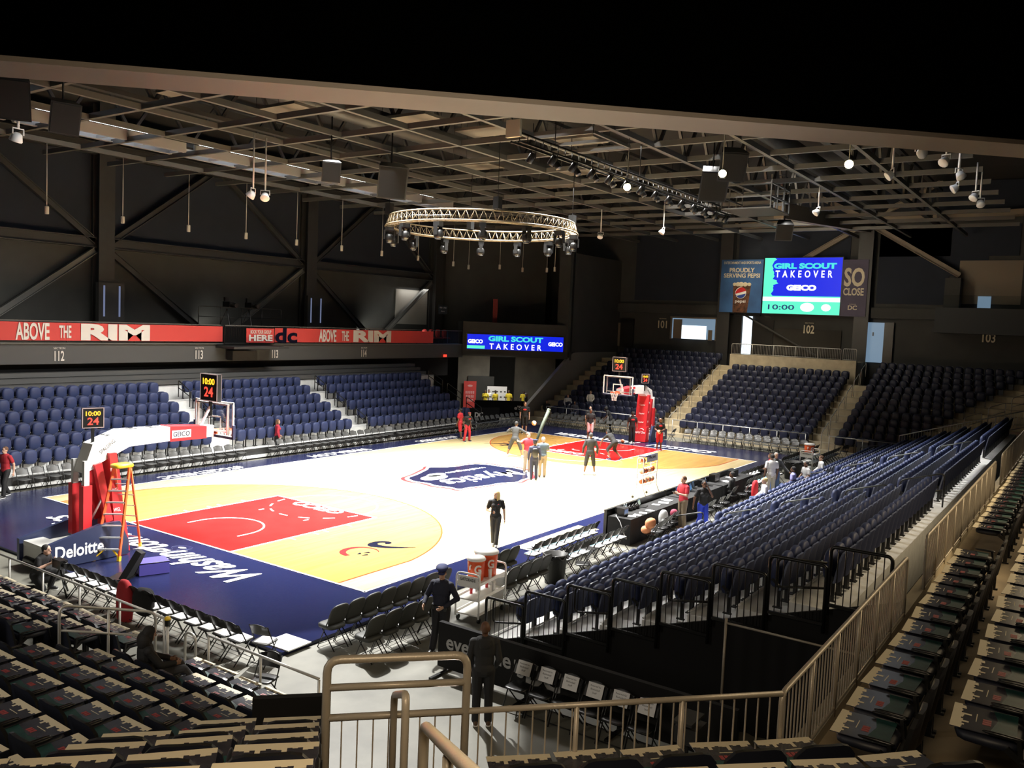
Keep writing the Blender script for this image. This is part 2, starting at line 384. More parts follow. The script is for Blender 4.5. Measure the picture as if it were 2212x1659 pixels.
def dcurl(cx, cy, rot, k=1.0):
    b = MB(); n = 30
    o = [(0.02 + .62 * cos(t), .6 * sin(t)) for t in [R(-20) + R(235) * i / n for i in range(n + 1)]]
    i_ = [(.10 + .50 * cos(t), -.05 + .50 * sin(t)) for t in [R(-12) + R(222) * i / n for i in range(n + 1)]]
    f = lambda P: [(x, y, .0085) for x, y in xf(P, cx, cy, rot, k)]
    b.strip(f(o), f(i_)); obj('club_emblem_arc', b, M['logo_red'], court)
    b = MB(); q = [(.42, .58), (.52, .92), (.85, 1.12), (1.2, 1.05), (1.33, .82), (1.2, .66), (1.02, .70), (1.10, .84), (.98, .93), (.82, .86), (.80, .66), (1.0, .44), (1.5, .18), (2.05, .02), (1.3, .10), (.75, .30)]
    b.flat(xf(smooth(q, 1), cx, cy, rot, k), .0095); obj('club_emblem_curl', b, M['logo_navy'], court)
    b = MB()
    for t in ([(.1, -.2), (.3, -.05), (.34, -.2)], [(-.12, -.25), (.02, -.1), (.04, -.26)], [(-.02, -.42), (.2, -.32), (.2, -.46)]): b.flat(xf(t, cx, cy, rot, k), .0095)
    obj('club_emblem_dots', b, M['logo_navy'], court)
dcurl(-11.9, -5.0, R(-32), .9)
dcurl(9.9, 4.6, R(150), 1.0)
# small wet-floor style white mat on the apron corner
b = MB(); b.box((0, 0, .012), (.62, .74, .024)); b.box((0, 0, .026), (.52, .64, .004), 1)
o = obj('white_mat', b, [M['white'], mat('scuffed_white', (.6, .6, .58), .6, var=.2, vscale=30)], None, (-17.7, -8.75, 0), .03)
tag(o, 'square scuffed white mat lying on the corner of the navy apron', 'mat')
# ---------------------------------------------------------------- stepped seating decks
def deck(name, mats, rows, axis, face):
    "rows: (front, back, lo, hi, z) along axis; face +1/-1 is the way the fronts look"
    b = MB()
    for f0, f1, lo, hi, z in rows:
        c = ((lo + hi) / 2, (f0 + f1) / 2) if axis == 'y' else ((f0 + f1) / 2, (lo + hi) / 2)
        d = (hi - lo, abs(f1 - f0)) if axis == 'y' else (abs(f1 - f0), hi - lo)
        b.box((c[0], c[1], (z - .08) / 2 - .04), (d[0], d[1], z + .08))
        e = .05
        fe = f0 + (e / 2 if f1 > f0 else -e / 2)
        c2 = (c[0], fe) if axis == 'y' else (fe, c[1]); d2 = (d[0], e) if axis == 'y' else (e, d[1])
        b.box((c2[0], c2[1], z + .004), (d2[0], d2[1], .01), 1)
    return struct(name, b, mats)
nose = mat('pale_step_nosing', (.62, .62, .60), .5)
LB = [(10.4 + .81 * r, 1.22 - .82 + .385 * r) for r in range(6)]          # far bank rows: back line y, deck z
deck('floor_far_bank', [M['deck'], nose], [(y - .62, y + .19, -17, 13.3, z) for y, z in LB] + [(15.25, 17.5, -17, 15.5, 2.9)], 'y', -1)
RB = [(-12.25 - .89 * j, .0 + .315 * j) for j in range(8)]               # near bank rows
deck('floor_tier_bank', [M['deck'], nose], [(y + .62, y - .27, -14.75, 19.6, z) for y, z in RB], 'y', 1)
FE = [(21.1 + .87 * r, .17 + .335 * r) for r in range(13)]               # end under the big screen
deck('floor_end_tiers', [M['tan_concrete'], M['tan_concrete']], [(x - .62, x + .25, -20, 10.8, z) for x, z in FE[:11]] + [(x - .62, x + .25, -.3, 10.8, z) for x, z in FE[11:]] + [(x - .62, x + .25, -20, -9.7, z) for x, z in FE[11:]], 'x', -1)
NE = [(-20.95 - .875 * r, .20 + .3375 * r) for r in range(8)]            # end on the camera side
neY = [-12.55, -13.05, -13.55, -13.85, -14.15, -14.6, -15.0, -15.5]
deck('floor_camera_end_tiers', [M['concrete'], M['concrete']], [(x + .6, x - .28, neY[r], 14, z) for r, (x, z) in enumerate(NE)], 'x', 1)
# corner stand: local frame, +y away from the court
CO = Vector((-24.40, -17.87, 0)); CR = atan2(-.719, -.695) - pi / 2
CT = Matrix.Translation(CO) @ Matrix.Rotation(CR, 4, 'Z')                 # local x = t (reversed below), local y = d
def cp(t, d, z=0): return tuple(CT @ Vector((-t, d, z)))
b = MB()
for k in range(8):                                                       # seats beside the stair, end side
    z = 3.35 + .3375 * k - .86; d = -.92 + .83 * k; n = [2, 3, 3, 4, 4, 5, 6, 6][k] * .58 + .1
    b.box((.66 + n / 2, d - .18, z / 2 - .04), (n, .86, z + .08), 0, 0, CT)
for j in range(5):                                                       # seats beside the stair, walkway side
    z = 3.65 + .34 * j - .86; d = .54 + .9 * j
    b.box((-.42 - 2.1, d - .15, z / 2 - .04), (4.2, .94, z + .08), 0, 0, CT)
for k in range(13):                                                      # stair
    z = 2.75 + .173 * k; b.box((.12, .1 + .45 * k, z / 2 - .04), (1.08, .46, z + .08), 1, 0, CT)
struct('floor_corner_tiers', b, [M['concrete'], M['tan_concrete']])
b = MB(); b.box((1.03, -1.9, 1.5), (.64, .08, 3.12), 0, 0, CT); b.box((.70, -1.45, 1.42), (.05, .9, 2.9), 0, 0, CT); b.box((1.98, -2.3, 1.2), (.42, .08, 2.62), 0, 0, CT)
struct('wall_corner_guard', b, M['blackcloth'])
# walkway behind the tier bank, with its seat rows
b = MB(); b.box((-1.2, -20.55, 1.35), (42.6, 1.5, 2.86)); b.box((-1.2, -21.75, 1.52), (42.6, .92, 3.2)); b.box((-1.2, -22.7, 1.69), (42.6, 1.0, 3.54)); b.box((-1.2, -23.7, 1.86), (42.6, 1.0, 3.88))
struct('floor_walkway', b, mat('worn_tan_concrete', (.30, .235, .15), .8, var=.25, vscale=1.3, bump=.1, bscale=12))
b = MB(); b.box((-1.2, -19.88, 2.83), (42.6, .16, .14)); struct('trim_1', b, M['tan_concrete'])
b = MB(); b.box((-1.0, -19.72, 1.32), (42.2, .06, 2.8)); struct('wall_under_walkway', b, M['blackcloth'])
b = MB(); b.box((-1.7, 9.74, .16), (29.5, .06, .48)); b.box((-1.7, 9.66, .05), (29.5, .1, .12), 1); struct('trim_front_far_bank', b, [M['steel_dark'], M['deck']])
# ---------------------------------------------------------------- shell
b = MB(); b.box((2, 22.0, 8), (76, .4, 16.4)); struct('wall_far', b, M['wall'])
b = MB()
for x0, x1 in ((-18.5, -4.9), (-4.0, 9.1), (10.0, 22.2)): b.box(((x0 + x1) / 2, 21.78, 12.5), (x1 - x0, .06, 4.6))
struct('wall_far_panels', b, M['wall_blue'])
b = MB(); b.box((34.0, -1, 8.4), (.8, 62, 17)); struct('wall_end', b, M['wall'])
b = MB()
for y0, y1, z0, z1 in ((-7.0, 1.0, 10.4, 14.2), (2.2, 9.5, 8.9, 14.2), (-13.3, -8.9, 9.0, 14.2), (-17.2, -8.9, 12.2, 14.2), (-7.0, 1.0, 15, 17), (-18, -9, 15, 17), (-15.5, -13.3, 10.9, 12.2)):
    b.box((33.56, (y0 + y1) / 2, (z0 + z1) / 2), (.05, y1 - y0, z1 - z0))
struct('wall_end_panels', b, M['wall_blue'])
b = MB(); b.box((0, 0, 17.2), (90, 70, .3)); struct('ceiling', b, mat('roof_deck', (.022, .0215, .02), .9, var=.2, vscale=.5))
b = MB(); b.box((0, -32, 8.4), (90, .4, 17)); struct('wall_near', b, M['wall'])
b = MB(); b.box((-40, 0, 8.4), (.4, 66, 17)); struct('wall_camera_end', b, M['wall'])
# balcony over the far bank
b = MB(); b.box((0, 19.1, 4.42), (40.4, 5.2, .9)); struct('floor_balcony', b, M['fascia'])
b = MB(); b.box((0, 16.42, 4.9), (40.4, .06, .06)); struct('trim_2', b, M['grid'])
b = MB(); b.box((1.2, 17.6, 3.4), (37, .3, 1.6)); struct('wall_under_balcony', b, M['blackcloth'])
b = MB()
for i in range(3): b.box((-.6, 15.7 + .5 * i, 3.05 + .22 * i), (31, .5, .2))
struct('floor_retracted_rows', b, M['grid'])
# chamfered balcony corner with its tunnel underneath
def diag(s, z=0, off=0): return (20.2 + .7071 * s - .7071 * off, 16.3 - .7071 * s - .7071 * off, z)
DA = R(-45)
b = MB(); b.box((*diag(3.75, 5.35, -1.5)[:3],), (7.9, 3.0, 2.5), 0, DA); struct('wall_corner_balcony', b, M['wall'])
b = MB(); c = diag(2.9, 8.5, -7); b.box(c, (9, .3, 17), 0, DA); struct('wall_corner', b, M['wall'])
b = MB(); b.box((29.6, 10.95, 8.3), (8.2, .3, 7.4)); b.box((26.0, 11.4, 10.5), (.3, 1.2, 13)); struct('wall_corner_return', b, M['wall'])
b = MB(); c = diag(1.0, 1.6, -2.2); b.box(c, (2.4, .3, 5), 0, DA); c = diag(6.0, 1.6, -3.4); b.box(c, (3.2, .3, 5), 0, DA); struct('wall_tunnel', b, mat('tunnel_wall_paint', (.13, .12, .10), .8, var=.2, vscale=1))
# sloped parapet beside the end stairs
pr = [(19.9, .55), (26.4, 4.55), (33.4, 5.05), (33.4, -.1), (19.9, -.1)]
b = MB(); b.prism(pr, -.14, .14, 0, Matrix.Translation((0, 10.95, 0)) @ Matrix.Rotation(pi / 2, 4, 'X')); struct('wall_stair_parapet', b, mat('parapet_paint', (.20, .19, .17), .7))
# back of the middle end section: tan wall, landing and dark recess
b = MB(); b.box((30.75, -4.2, 2.5), (.3, 8.7, 5.1)); b.box((32.2, -4.2, 2.4), (2.8, 8.7, 5.1)); struct('wall_landing', b, M['tan_concrete'])
# doors and openings of the end wall
def panel_x(name, y0, y1, z0, z1, m, x=33.5, kind='structure', par=None):
    b = MB(); b.box((x, (y0 + y1) / 2, (z0 + z1) / 2), (.08, abs(y1 - y0), z1 - z0)); o = obj(name, b, m, par); tag(o, kind=kind); return o
w1 = panel_x('window_1', 2.45, 6.05, 5.95, 7.56, M['daylight_blue'])
panel_x('window_glow', 3.2, 5.2, 5.95, 7.0, M['daylight'], 33.44, None, w1)
b = MB()
for c, d in (((33.42, 4.25, 7.6), (.14, 3.9, .12)), ((33.42, 6.1, 6.75), (.14, .12, 1.7)), ((33.42, 2.4, 6.75), (.14, .12, 1.7)), ((33.4, 5.55, 6.7), (.1, .7, 1.5)), ((33.4, 2.85, 6.3), (.1, .3, .8))): b.box(c, d)
obj('window_frame', b, M['beam_tan'], w1)
d1 = panel_x('door_1', -.35, .35, 5.0, 7.85, M['daylight'])
b = MB(); b.box((33.42, .95, 6.45), (.1, 1.1, 2.9)); b.box((33.42, -1.2, 6.3), (.1, 1.6, 2.6)); b.box((33.3, .3, 7.95), (.2, 2.6, .12)); obj('door_leaf', b, M['black'], d1)
d2 = panel_x('door_2', -9.6, -8.4, 4.95, 7.7, M['daylight_blue'])
b = MB(); b.box((33.4, -9.9, 6.35), (.1, .6, 2.75)); obj('door_leaf', b, M['black'], d2)
b = MB(); b.box((33.4, -8.9, 6.9), (.06, .08, .25)); obj('door_sign', b, M['black'], d2)
d3 = panel_x('door_3', 10.55, 10.8, 5.1, 7.0, M['beam_tan'])
b = MB(); b.box((33.42, 9.95, 6.2), (.1, 1.2, 2.3)); obj('door_leaf', b, M['black'], d3)
# dark recess and stringer of the stair up to the suite, ledges
b = MB(); b.box((33.45, -4.0, 6.1), (.06, 5.6, 1.9)); struct('wall_end_recess', b, mat('recess_paint', (.03, .027, .022), .9))
b = MB(); b.bar((33.2, .2, 7.95), (33.2, -5.2, 5.2), .18, .12); struct('trim_3', b, M['steel_dark'])
b = MB(); b.box((33.45, 6.8, 8.25), (.5, 11.6, .7)); b.box((33.45, -11.2, 8.35), (.5, 5.0, .7)); struct('trim_4', b, M['wall'])
# suite balcony above the corner section
b = MB(); b.box((32.4, -19.5, 8.1), (2.6, 13, 1.3)); b.box((32.4, -19.5, 7.3), (2.9, 13.2, .3)); struct('floor_suite_balcony', b, mat('suite_fascia', (.035, .04, .045), .8))
b = MB(); b.box((31.2, -19.6, 9.15), (.03, 12.4, .8)); o = struct('window_2', b, M['glass'])
b = MB(); b.box((33.5, -18.4, 10.5), (.1, 9.0, 2.8)); struct('wall_suite', b, M['beam_tan'])
panel_x('window_3', -15.85, -15.1, 8.85, 9.6, M['daylight_blue'], 33.4)
b = MB(); b.box((32.9, -13.7, 9.5), (.9, .9, 2.4)); struct('trim_5', b, M['wall'])
# ---------------------------------------------------------------- wall steel
SD = M['steel_dark']
def column(i, x, y, z0, z1, w=.85, d=.6, face='y'):
    b = MB()
    if face == 'y': b.box((x, y, (z0 + z1) / 2), (.12, d, z1 - z0)); b.box((x, y - d / 2, (z0 + z1) / 2), (w, .06, z1 - z0)); b.box((x, y + d / 2, (z0 + z1) / 2), (w, .06, z1 - z0))
    else: b.box((x, y, (z0 + z1) / 2), (d, .12, z1 - z0)); b.box((x - d / 2, y, (z0 + z1) / 2), (.06, w, z1 - z0)); b.box((x + d / 2, y, (z0 + z1) / 2), (.06, w, z1 - z0))
    struct('column_%d' % i, b, SD)
for i, x in enumerate((-18.4, -4.45, 9.55, 22.6)): column(i + 1, x, 21.25, 4.87, 17)
for i, y in enumerate((1.7, -8.15, -18.0)): column(i + 5, 33.2, y, 0 if i < 2 else 8.7, 17, .95, .6, 'x')
def ibeam(name, p, q, h=.45, w=.3, m=None):
    b = MB(); p, q = Vector(p), Vector(q); u = Vector((0, 0, 1))
    d = (q - p).normalized(); x = d.cross(u).normalized() if abs(d.z) < .99 else Vector((1, 0, 0)); n = x.cross(d)
    b.bar(p, q, .04, h)
    for s in (-1, 1): b.bar(p + n * s * h / 2, q + n * s * h / 2, w, .045)
    struct(name, b, m or SD)
xs = (-18.4, -4.45, 9.55, 22.6)
for i in range(3):
    a, c = xs[i], xs[i + 1]; m_ = (a + c) / 2
    ibeam('girder_%d' % (i + 1), (a + .4, 21.35, 9.9), (c - .4, 21.35, 9.9), .5, .4)
    for k, (p, q) in enumerate((((a + .4, 21.35, 9.95), (m_ - .3, 21.35, 14.6)), ((m_ + .3, 21.35, 14.6), (c - .4, 21.35, 9.95)), ((a + .4, 21.35, 9.5), (m_ - .3, 21.35, 5.0)), ((m_ + .3, 21.35, 5.0), (c - .4, 21.35, 9.5)))):
        ibeam('beam_%d' % (i * 4 + k + 1), p, q, .28, .24, M['grid'] if k == 3 else None)  # last brace gets paler steel, standing in for light along its flange
    ibeam('girder_%d' % (i + 11), (a + .4, 21.3, 14.7), (c - .4, 21.3, 14.7), .6, .4)
for k, (p, q, m) in enumerate(((( -7.7, 14.6), (1.3, 14.5), 1), ((-8.6, 14.6), (-18, 14.85), 1), ((-8.5, 14.8), (-12.6, 17), 0), ((-7.8, 14.8), (-3.5, 17), 0), ((-8.7, 14.1), (-14.0, 10.9), 0), ((-7.6, 14.2), (-2.6, 11.2), 0))):
    ibeam('beam_%d' % (k + 21), (33.1, p[0], p[1]), (33.1, q[0], q[1]), .42 if m else .3, .34, M['beam_tan'])
for i, x in enumerate((-11.4, 2.6, 16.1)): area('balcony_uplight_%d' % i, (x, 20.2, 5.6), (x + 2, 21.9, 8.2), 6, .3, 55, (1, .97, .85), 130)
# ---------------------------------------------------------------- roof grid
for i, y in enumerate((-14.2, -10.9, -7.55, -4.2, -.85, 2.5, 5.8, 9.1, 15.3)):
    b = MB(); b.box((4, y, 13.5), (58, .16, .2)); struct('roof_beam_%d' % (i + 1), b, M['grid'])
for i in range(17):
    x = -21.2 + 3.08 * i
    b = MB(); b.box((x, 0.5, 13.52), (.16, 36, .2)); struct('roof_beam_%d' % (i + 11), b, M['grid'])
def roof_truss(i, y):
    b = MB(); b.box((4, y, 14.2), (58, .3, .16)); b.box((4, y, 16.4), (58, .3, .16)); n = 20
    for k in range(n):
        x = -25 + 58 * k / n; s = 58 / n
        b.bar((x, y, 14.2), (x + s / 2, y, 16.4), .12); b.bar((x + s / 2, y, 16.4), (x + s, y, 14.2), .12)
    struct('roof_truss_beam_%d' % i, b, SD)
for i, y in enumerate((-12.5, -6, .8, 7.4, 13.6)): roof_truss(i + 1, y)
baf = mat('perforated_beige_baffle', (.11, .10, .085), .8, bump=.1, bscale=30)
for x, y in ((-5.0, -.3), (-2.3, -1.9), (.6, -4.0), (6.6, -1.0), (3.6, 3.2), (9.6, 2.2), (-8.1, 3.0), (12.6, 5.2), (-8.1, -5.6), (15.7, -2.6), (-11.2, 4.0)):
    b = MB(); b.box((0, 0, 0), (1.3, 2.4, .1)); o = obj('ceiling_baffle', b, baf, None, (x, y, 14.0), 0)
    b2 = MB()
    for sx in (-.5, .5):
        for sy in (-1, 1): b2.tube([(sx, sy, .05), (sx * 1.0, sy, 2.3)], .012, 4)
    o['label'] = 'beige perforated acoustic baffle hung flat in the roof grid'; o['category'] = 'baffle'; o['group'] = 'acoustic baffles in the roof grid'
    obj('suspension_wires', b2, M['black'], o)
b = MB(); b.tube([(-20, 5.0, 15.2), (30, 5.0, 15.2)], .45, 12); b.tube([(-20, -9.4, 15.4), (30, -9.4, 15.4)], .4, 12)
for yy in (5.0, -9.4):
    d = MB(); d.tube([(-20, yy, 15.25), (31, yy, 15.25)], .42, 14)
    tag(obj('air_duct', d, SD), 'long round dark air duct above the roof grid, %s' % ('over the far sideline' if yy > 0 else 'over the lighting bar'), 'duct')
# lit catwalk channels along the far bank
CW = mat('galvanised_channel', (.42, .43, .45), .4, .4)
def channel(x0, x1, y, z, lab):
    t = thing('catwalk_channel', lab, 'catwalk', ((x0 + x1) / 2, y, z)); h = (x1 - x0) / 2
    b = MB(); b.box((0, -.6, 0), (2 * h, .05, .4)); b.box((0, .6, 0), (2 * h, .05, .4)); b.box((0, -.52, -.19), (2 * h, .2, .03)); b.box((0, .52, -.19), (2 * h, .2, .03))
    obj('side_channels_frame', b, CW, t)
    b = MB()
    n = int(2 * h / 1.5)
    for k in range(n + 1): b.box((-h + 2 * h * k / n, 0, -.1), (.08, 1.2, .12))
    obj('rungs_frame', b, CW, t)
    b = MB(); b.box((0, .15, .45), (2 * h * .8, .12, .08)); obj('tube_lamp', b, M['lamp_white'], t)
channel(-22, -13.2, 12.3, 13.7, 'lit galvanised catwalk channel hung over the section under the first banner')
channel(-12.9, -6.2, 12.3, 13.7, 'lit galvanised catwalk channel second from the camera end')
channel(-5.8, 2.4, 12.3, 13.7, 'lit galvanised catwalk channel third from the camera end')
channel(2.8, 12.5, 12.3, 13.7, 'lit galvanised catwalk channel over the bank beside the tunnel corner')
for i, x in enumerate((-17.5, -9.5, -1.7, 7.5)): area('catwalk_tube_%d' % i, (x, 12.3, 14.4), (x, 12.3, 10), 5, .3, 40, (.85, .92, 1), 170)
# pendant microphones / lamps on long cords
b = MB(); b.tube([(-20, 17, 13.9), (20.5, 17, 13.9)], .05, 6); b.tube([(19.6, 17.5, 13.9), (23.4, 18.72, 13.9), (23.41, 15.78, 13.9), (26.33, 15.68, 13.9), (26.6, 13.6, 13.9), (27.3, 12.6, 13.9), (25.77, 12.38, 13.9)], .04, 6); struct('trim_6', b, M['grid'])
pend = [(-9.51 + 3.57 * i, 17, 10.6) for i in range(8)] + [(20.33, 17.78, 10.6), (23.39, 18.72, 10.6), (23.41, 15.78, 10.6), (26.33, 15.68, 10.6), (26.6, 13.6, 10.6), (27.3, 12.6, 10.6), (25.77, 12.38, 10.6)]
pm = mat('off_white_pendant', (.62, .60, .54), .5)
for i, p in enumerate(pend):
    b = MB(); b.lathe([(.02, .36), (.085, .34), (.09, .3), (.09, .02), (.075, 0)], 12)
    lab = 'pale cylindrical pendant on a long cord, %s along the far bank' % nth(i + 1) if i < 8 else 'pale cylindrical pendant on a long cord, %s in the tunnel corner cluster' % nth(i - 7)
    o = obj('hanging_pendant', b, pm, None, p); tag(o, lab, 'pendant', 'pendants on long cords')
    b = MB(); b.tube([(0, 0, .34), (0, 0, 3.28)], .018, 5); obj('cord', b, pm, o)
# round lighting truss over centre court
t = thing('hanging_ring_truss', 'round aluminium lighting truss hanging over centre court', 'truss', (0, 0, 10.45))
b = MB(); n = 72
for r_, z_ in ((4.05, 0), (3.72, 0), (3.9, .42)): b.tube([(r_ * cos(2 * pi * i / n), r_ * sin(2 * pi * i / n), z_) for i in range(n)], .035, 6, 0, True)
obj('chord_tubes', b, M['truss'], t)
b = MB()
for i in range(n):
    a, c = 2 * pi * i / n, 2 * pi * (i + .5) / n; e = 2 * pi * (i + 1) / n
    for r_ in (4.05, 3.72):
        b.tube([(r_ * cos(a), r_ * sin(a), 0), (3.9 * cos(c), 3.9 * sin(c), .42), (r_ * cos(e), r_ * sin(e), 0)], .014, 4)
    b.tube([(4.05 * cos(a), 4.05 * sin(a), 0), (3.72 * cos(a), 3.72 * sin(a), 0)], .014, 4)
obj('lacing_lattice', b, M['truss'], t)
for k in range(4):
    a = pi / 4 + k * pi / 2; b = MB(); b.tube([(3.9 * cos(a), 3.9 * sin(a), .42), (3.9 * cos(a), 3.9 * sin(a), 3.1)], .015, 5); b.box((3.9 * cos(a), 3.9 * sin(a), .7), (.25, .25, .45)); obj('hoist_cable', b, M['black'], t)
b = MB(); b.tube([(3.75 * cos(x), 3.75 * sin(x), .2 + .03 * sin(9 * x)) for x in [pi * .55 + .25 * i for i in range(8)]], .05, 5); obj('power_cable', b, M['black'], t)
def moving_head():
    t = thing('stage_light_hanging', 'black moving-head stage light', 'stage light')
    b = MB(); b.box((0, 0, -.12), (.34, .26, .16)); obj('base', b, M['black'], t)
    b = MB(); b.box((-.2, 0, -.36), (.05, .16, .36)); b.box((.2, 0, -.36), (.05, .16, .36)); b.box((0, 0, -.2), (.44, .18, .05)); obj('yoke', b, M['black'], t)
    b = MB(); b.ell((0, .02, -.5), (.15, .19, .19), 2.6, 12, 8); h = obj('lamp_head', b, M['black'], t)
    b = MB(); b.lathe([(.11, -.70), (.12, -.66)], 12); obj('lens', b, mat('dark_lens', (.05, .06, .08), .1), h)
    return t
mh = moving_head()
for k in range(14):
    a = 2 * pi * k / 14 + .2; p = (3.9 * cos(a), 3.9 * sin(a), 10.42); lab = 'black moving-head light, %s round the ring truss from the far basket side' % nth(k + 1)
    if k == 0: mh.location = p; mh.rotation_euler.z = a; tag(mh, lab, 'stage light', 'moving heads on the ring truss')
    else: dup(mh, p, a, lab, 'moving heads on the ring truss')
# straight bar of par lamps
t = thing('hanging_lamp_bar', 'long black truss bar lined with small spotlights above the near sideline', 'lighting bar', (0, -7.25, 12.0))
b = MB()
for yy, zz in ((-.15, 0), (.15, 0), (0, .3)): b.tube([(-8.2, yy, zz), (9.2, yy, zz)], .035, 6)
for k in range(40):
    x = -8.2 + 17.4 * k / 40; b.tube([(x, -.15, 0), (x + .22, 0, .3), (x + .43, .15, 0)], .014, 4)
obj('truss_lattice', b, M['black'], t)
b = MB(); b.box((-8.3, 0, .35), (.1, .5, .5)); obj('end_plate', b, M['cream'], t)
for x in (-6, 0, 6):
    b = MB(); b.tube([(x, 0, .3), (x, 0, 1.6)], .02, 5); obj('hoist_cable', b, M['black'], t)
def par():
    t = thing('par_spotlight_hanging', '', 'spotlight')
    b = MB(); b.lathe([(.06, .02), (.1, -.05), (.11, -.3), (.1, -.31)], 12, 0); o = obj('can', b, M['black'], t); o.rotation_euler.x = R(35)
    b = MB(); b.lathe([(.095, -.312), (.09, -.315)], 12); l = obj('lens', b, mat('smoked_lens', (.12, .12, .13), .15, .3), o)
    b = MB(); b.box((0, 0, .07), (.26, .03, .03)); b.box((-.125, 0, -.03), (.015, .03, .2)); b.box((.125, 0, -.03), (.015, .03, .2)); obj('yoke', b, M['black'], t)
    return t
pr_ = par()
for k in range(26):
    p = (-6.9 + .62 * k, -7.45 if k % 2 else -7.05, 11.9); lab = 'small black spotlight, %s along the lighting bar from its pale end plate' % nth(k + 1)
    if k == 0: pr_.location = p; tag(pr_, lab, 'spotlight', 'spotlights along the bar')
    else: dup(pr_, p, 0 if k % 2 else pi, lab, 'spotlights along the bar')
# glowing lamps
for p, lab in (((-1.35, -7.45, 11.7), 'glowing warm spotlight on the lighting bar'), ((-1.09, -10.9, 12), 'glowing warm spotlight above the catwalk cage'), ((-1.25, -15.04, 12), 'glowing warm spotlight nearest the white floodlights')):
    t = thing('glowing_spotlight_hanging', lab, 'spotlight', p)
    d = (Vector(cam.location) - Vector(p)); rz = atan2(d.y, d.x) - pi / 2
    t.rotation_euler.z = rz
    b = MB(); b.box((0, -.2, 0), (.2, .34, .2)); b.tube([(0, -.2, .1), (0, -.2, 1.45), (0, 0, 1.52)], .02, 5); obj('housing', b, M['black'], t)
    b = MB(); b.ell((0, .02, 0), (.13, .07, .13), 2, 12, 8); obj('bulb', b, M['lamp'], t)
# white floodlights on drop poles near the wall above the walkway
WF = mat('white_lamp_housing', (.72, .74, .76), .4)
def flood(p, pole, lab, tilt, rz):
    t = thing('floodlight_hanging', lab, 'floodlight', p, rz, 'white floodlights on drop poles')
    b = MB(); b.tube([(0, 0, .1), (0, 0, .1 + pole)], .035, 6); obj('drop_pole', b, WF, t)
    b = MB(); b.tube([(-.16, 0, -.06), (-.16, 0, .1), (.16, 0, .1), (.16, 0, -.06)], .02, 5); obj('bracket', b, WF, t)
    b = MB(); b.lathe([(.06, .1), (.12, .06), (.17, -.12), (.16, -.14)], 12); h = obj('lamp_head', b, WF, t, (0, .05, -.1)); h.rotation_euler.x = tilt
    return t
for i, (p, pole, tl, rz) in enumerate((((2.11, -15.64, 12.3), 1.1, .9, .5), ((.33, -16.77, 12.6), .6, 1.2, 2.2), ((1.37, -17.37, 12.5), .7, .8, 1.1), ((3.44, -17.49, 12.4), .9, .6, 2.5), ((5.6, -17.18, 12.3), 1.5, 1.0, .4), ((8.5, -17.44, 12.4), 1.1, .7, 1.0), ((10.38, -17.4, 12.4), 1.1, .7, 2.0), ((11.15, -10.78, 12.4), 1.4, .8, .7), ((-8.97, 3.62, 11.0), 1.9, .7, .4), ((-8.41, 3.65, 11.0), 1.9, .7, 2.4), ((-17.67, 2.36, 11.2), .6, .4, .2), ((13.6, -2.0, 12.0), 1.5, .6, .8), ((14.8, 2.5, 12.0), 1.5, .6, 1.8))):
    flood(p, pole, 'white lamp on a drop pole, %s' % (['%s from the camera end over the walkway' % nth(i + 1), 'the %s of the pair beside the catwalk channel' % ('first' if i == 8 else 'second'), 'single one below the black speakers', 'small one %s behind the ring truss' % ('first' if i == 11 else 'second')][0 if i < 8 else 1 if i < 10 else 2 if i == 10 else 3]), tl, rz)
area('white_flood_wash', (5, -16.2, 13.1), (5, -17.4, 12.2), 8, .4, 45, (.9, .95, 1), 160)
# hanging frame and catwalk cage
t = thing('hanging_frame_assembly', 'empty rectangular grey frame hanging in the roof grid', 'frame', (-2.75, -6.3, 13.1))
b = MB()
for p, q in (((-1.3, -1.2), (1.3, -1.2)), ((1.3, -1.2), (1.3, 1.2)), ((1.3, 1.2), (-1.3, 1.2)), ((-1.3, 1.2), (-1.3, -1.2)), ((0, -1.2), (0, 1.2))): b.bar((*p, 0), (*q, 0), .1, .1)
obj('border', b, M['grid'], t)
b = MB()
for sx in (-1.3, 1.3):
    for sy in (-1.2, 1.2): b.tube([(sx, sy, 0), (sx, sy, .5)], .015, 4)
obj('wires', b, M['black'], t)
t = thing('catwalk_cage_hanging', 'railed catwalk cage hanging below the roof near the big screen', 'catwalk', (9.0, -8.6, 12.1))
b = MB(); b.box((0, 0, 0), (2.6, 2.2, .06)); obj('platform', b, M['steel_dark'], t)
b = MB()
for p, q in (((-1.3, -1.1), (1.3, -1.1)), ((1.3, -1.1), (1.3, 1.1)), ((1.3, 1.1), (-1.3, 1.1)), ((-1.3, 1.1), (-1.3, -1.1))):
    for z in (0, .5, 1.05): b.bar((*p, z), (*q, z), .06, .06)
for sx in (-1.3, -.4, .5, 1.3):
    for sy in (-1.1, 1.1): b.bar((sx, sy, 0), (sx, sy, 1.4 if abs(sx) > 1 else 1.05), .05)
obj('guard_rail', b, M['grid'], t)
b = MB(); b.bar((1.0, -.9, .1), (1.4, -.9, 3.2), .06); b.bar((1.0, -.5, .1), (1.4, -.5, 3.2), .06)
for k in range(8): b.bar((1.05 + .05 * k, -.9, .4 + .35 * k), (1.05 + .05 * k, -.5, .4 + .35 * k), .03)
obj('ladder', b, M['grid'], t)
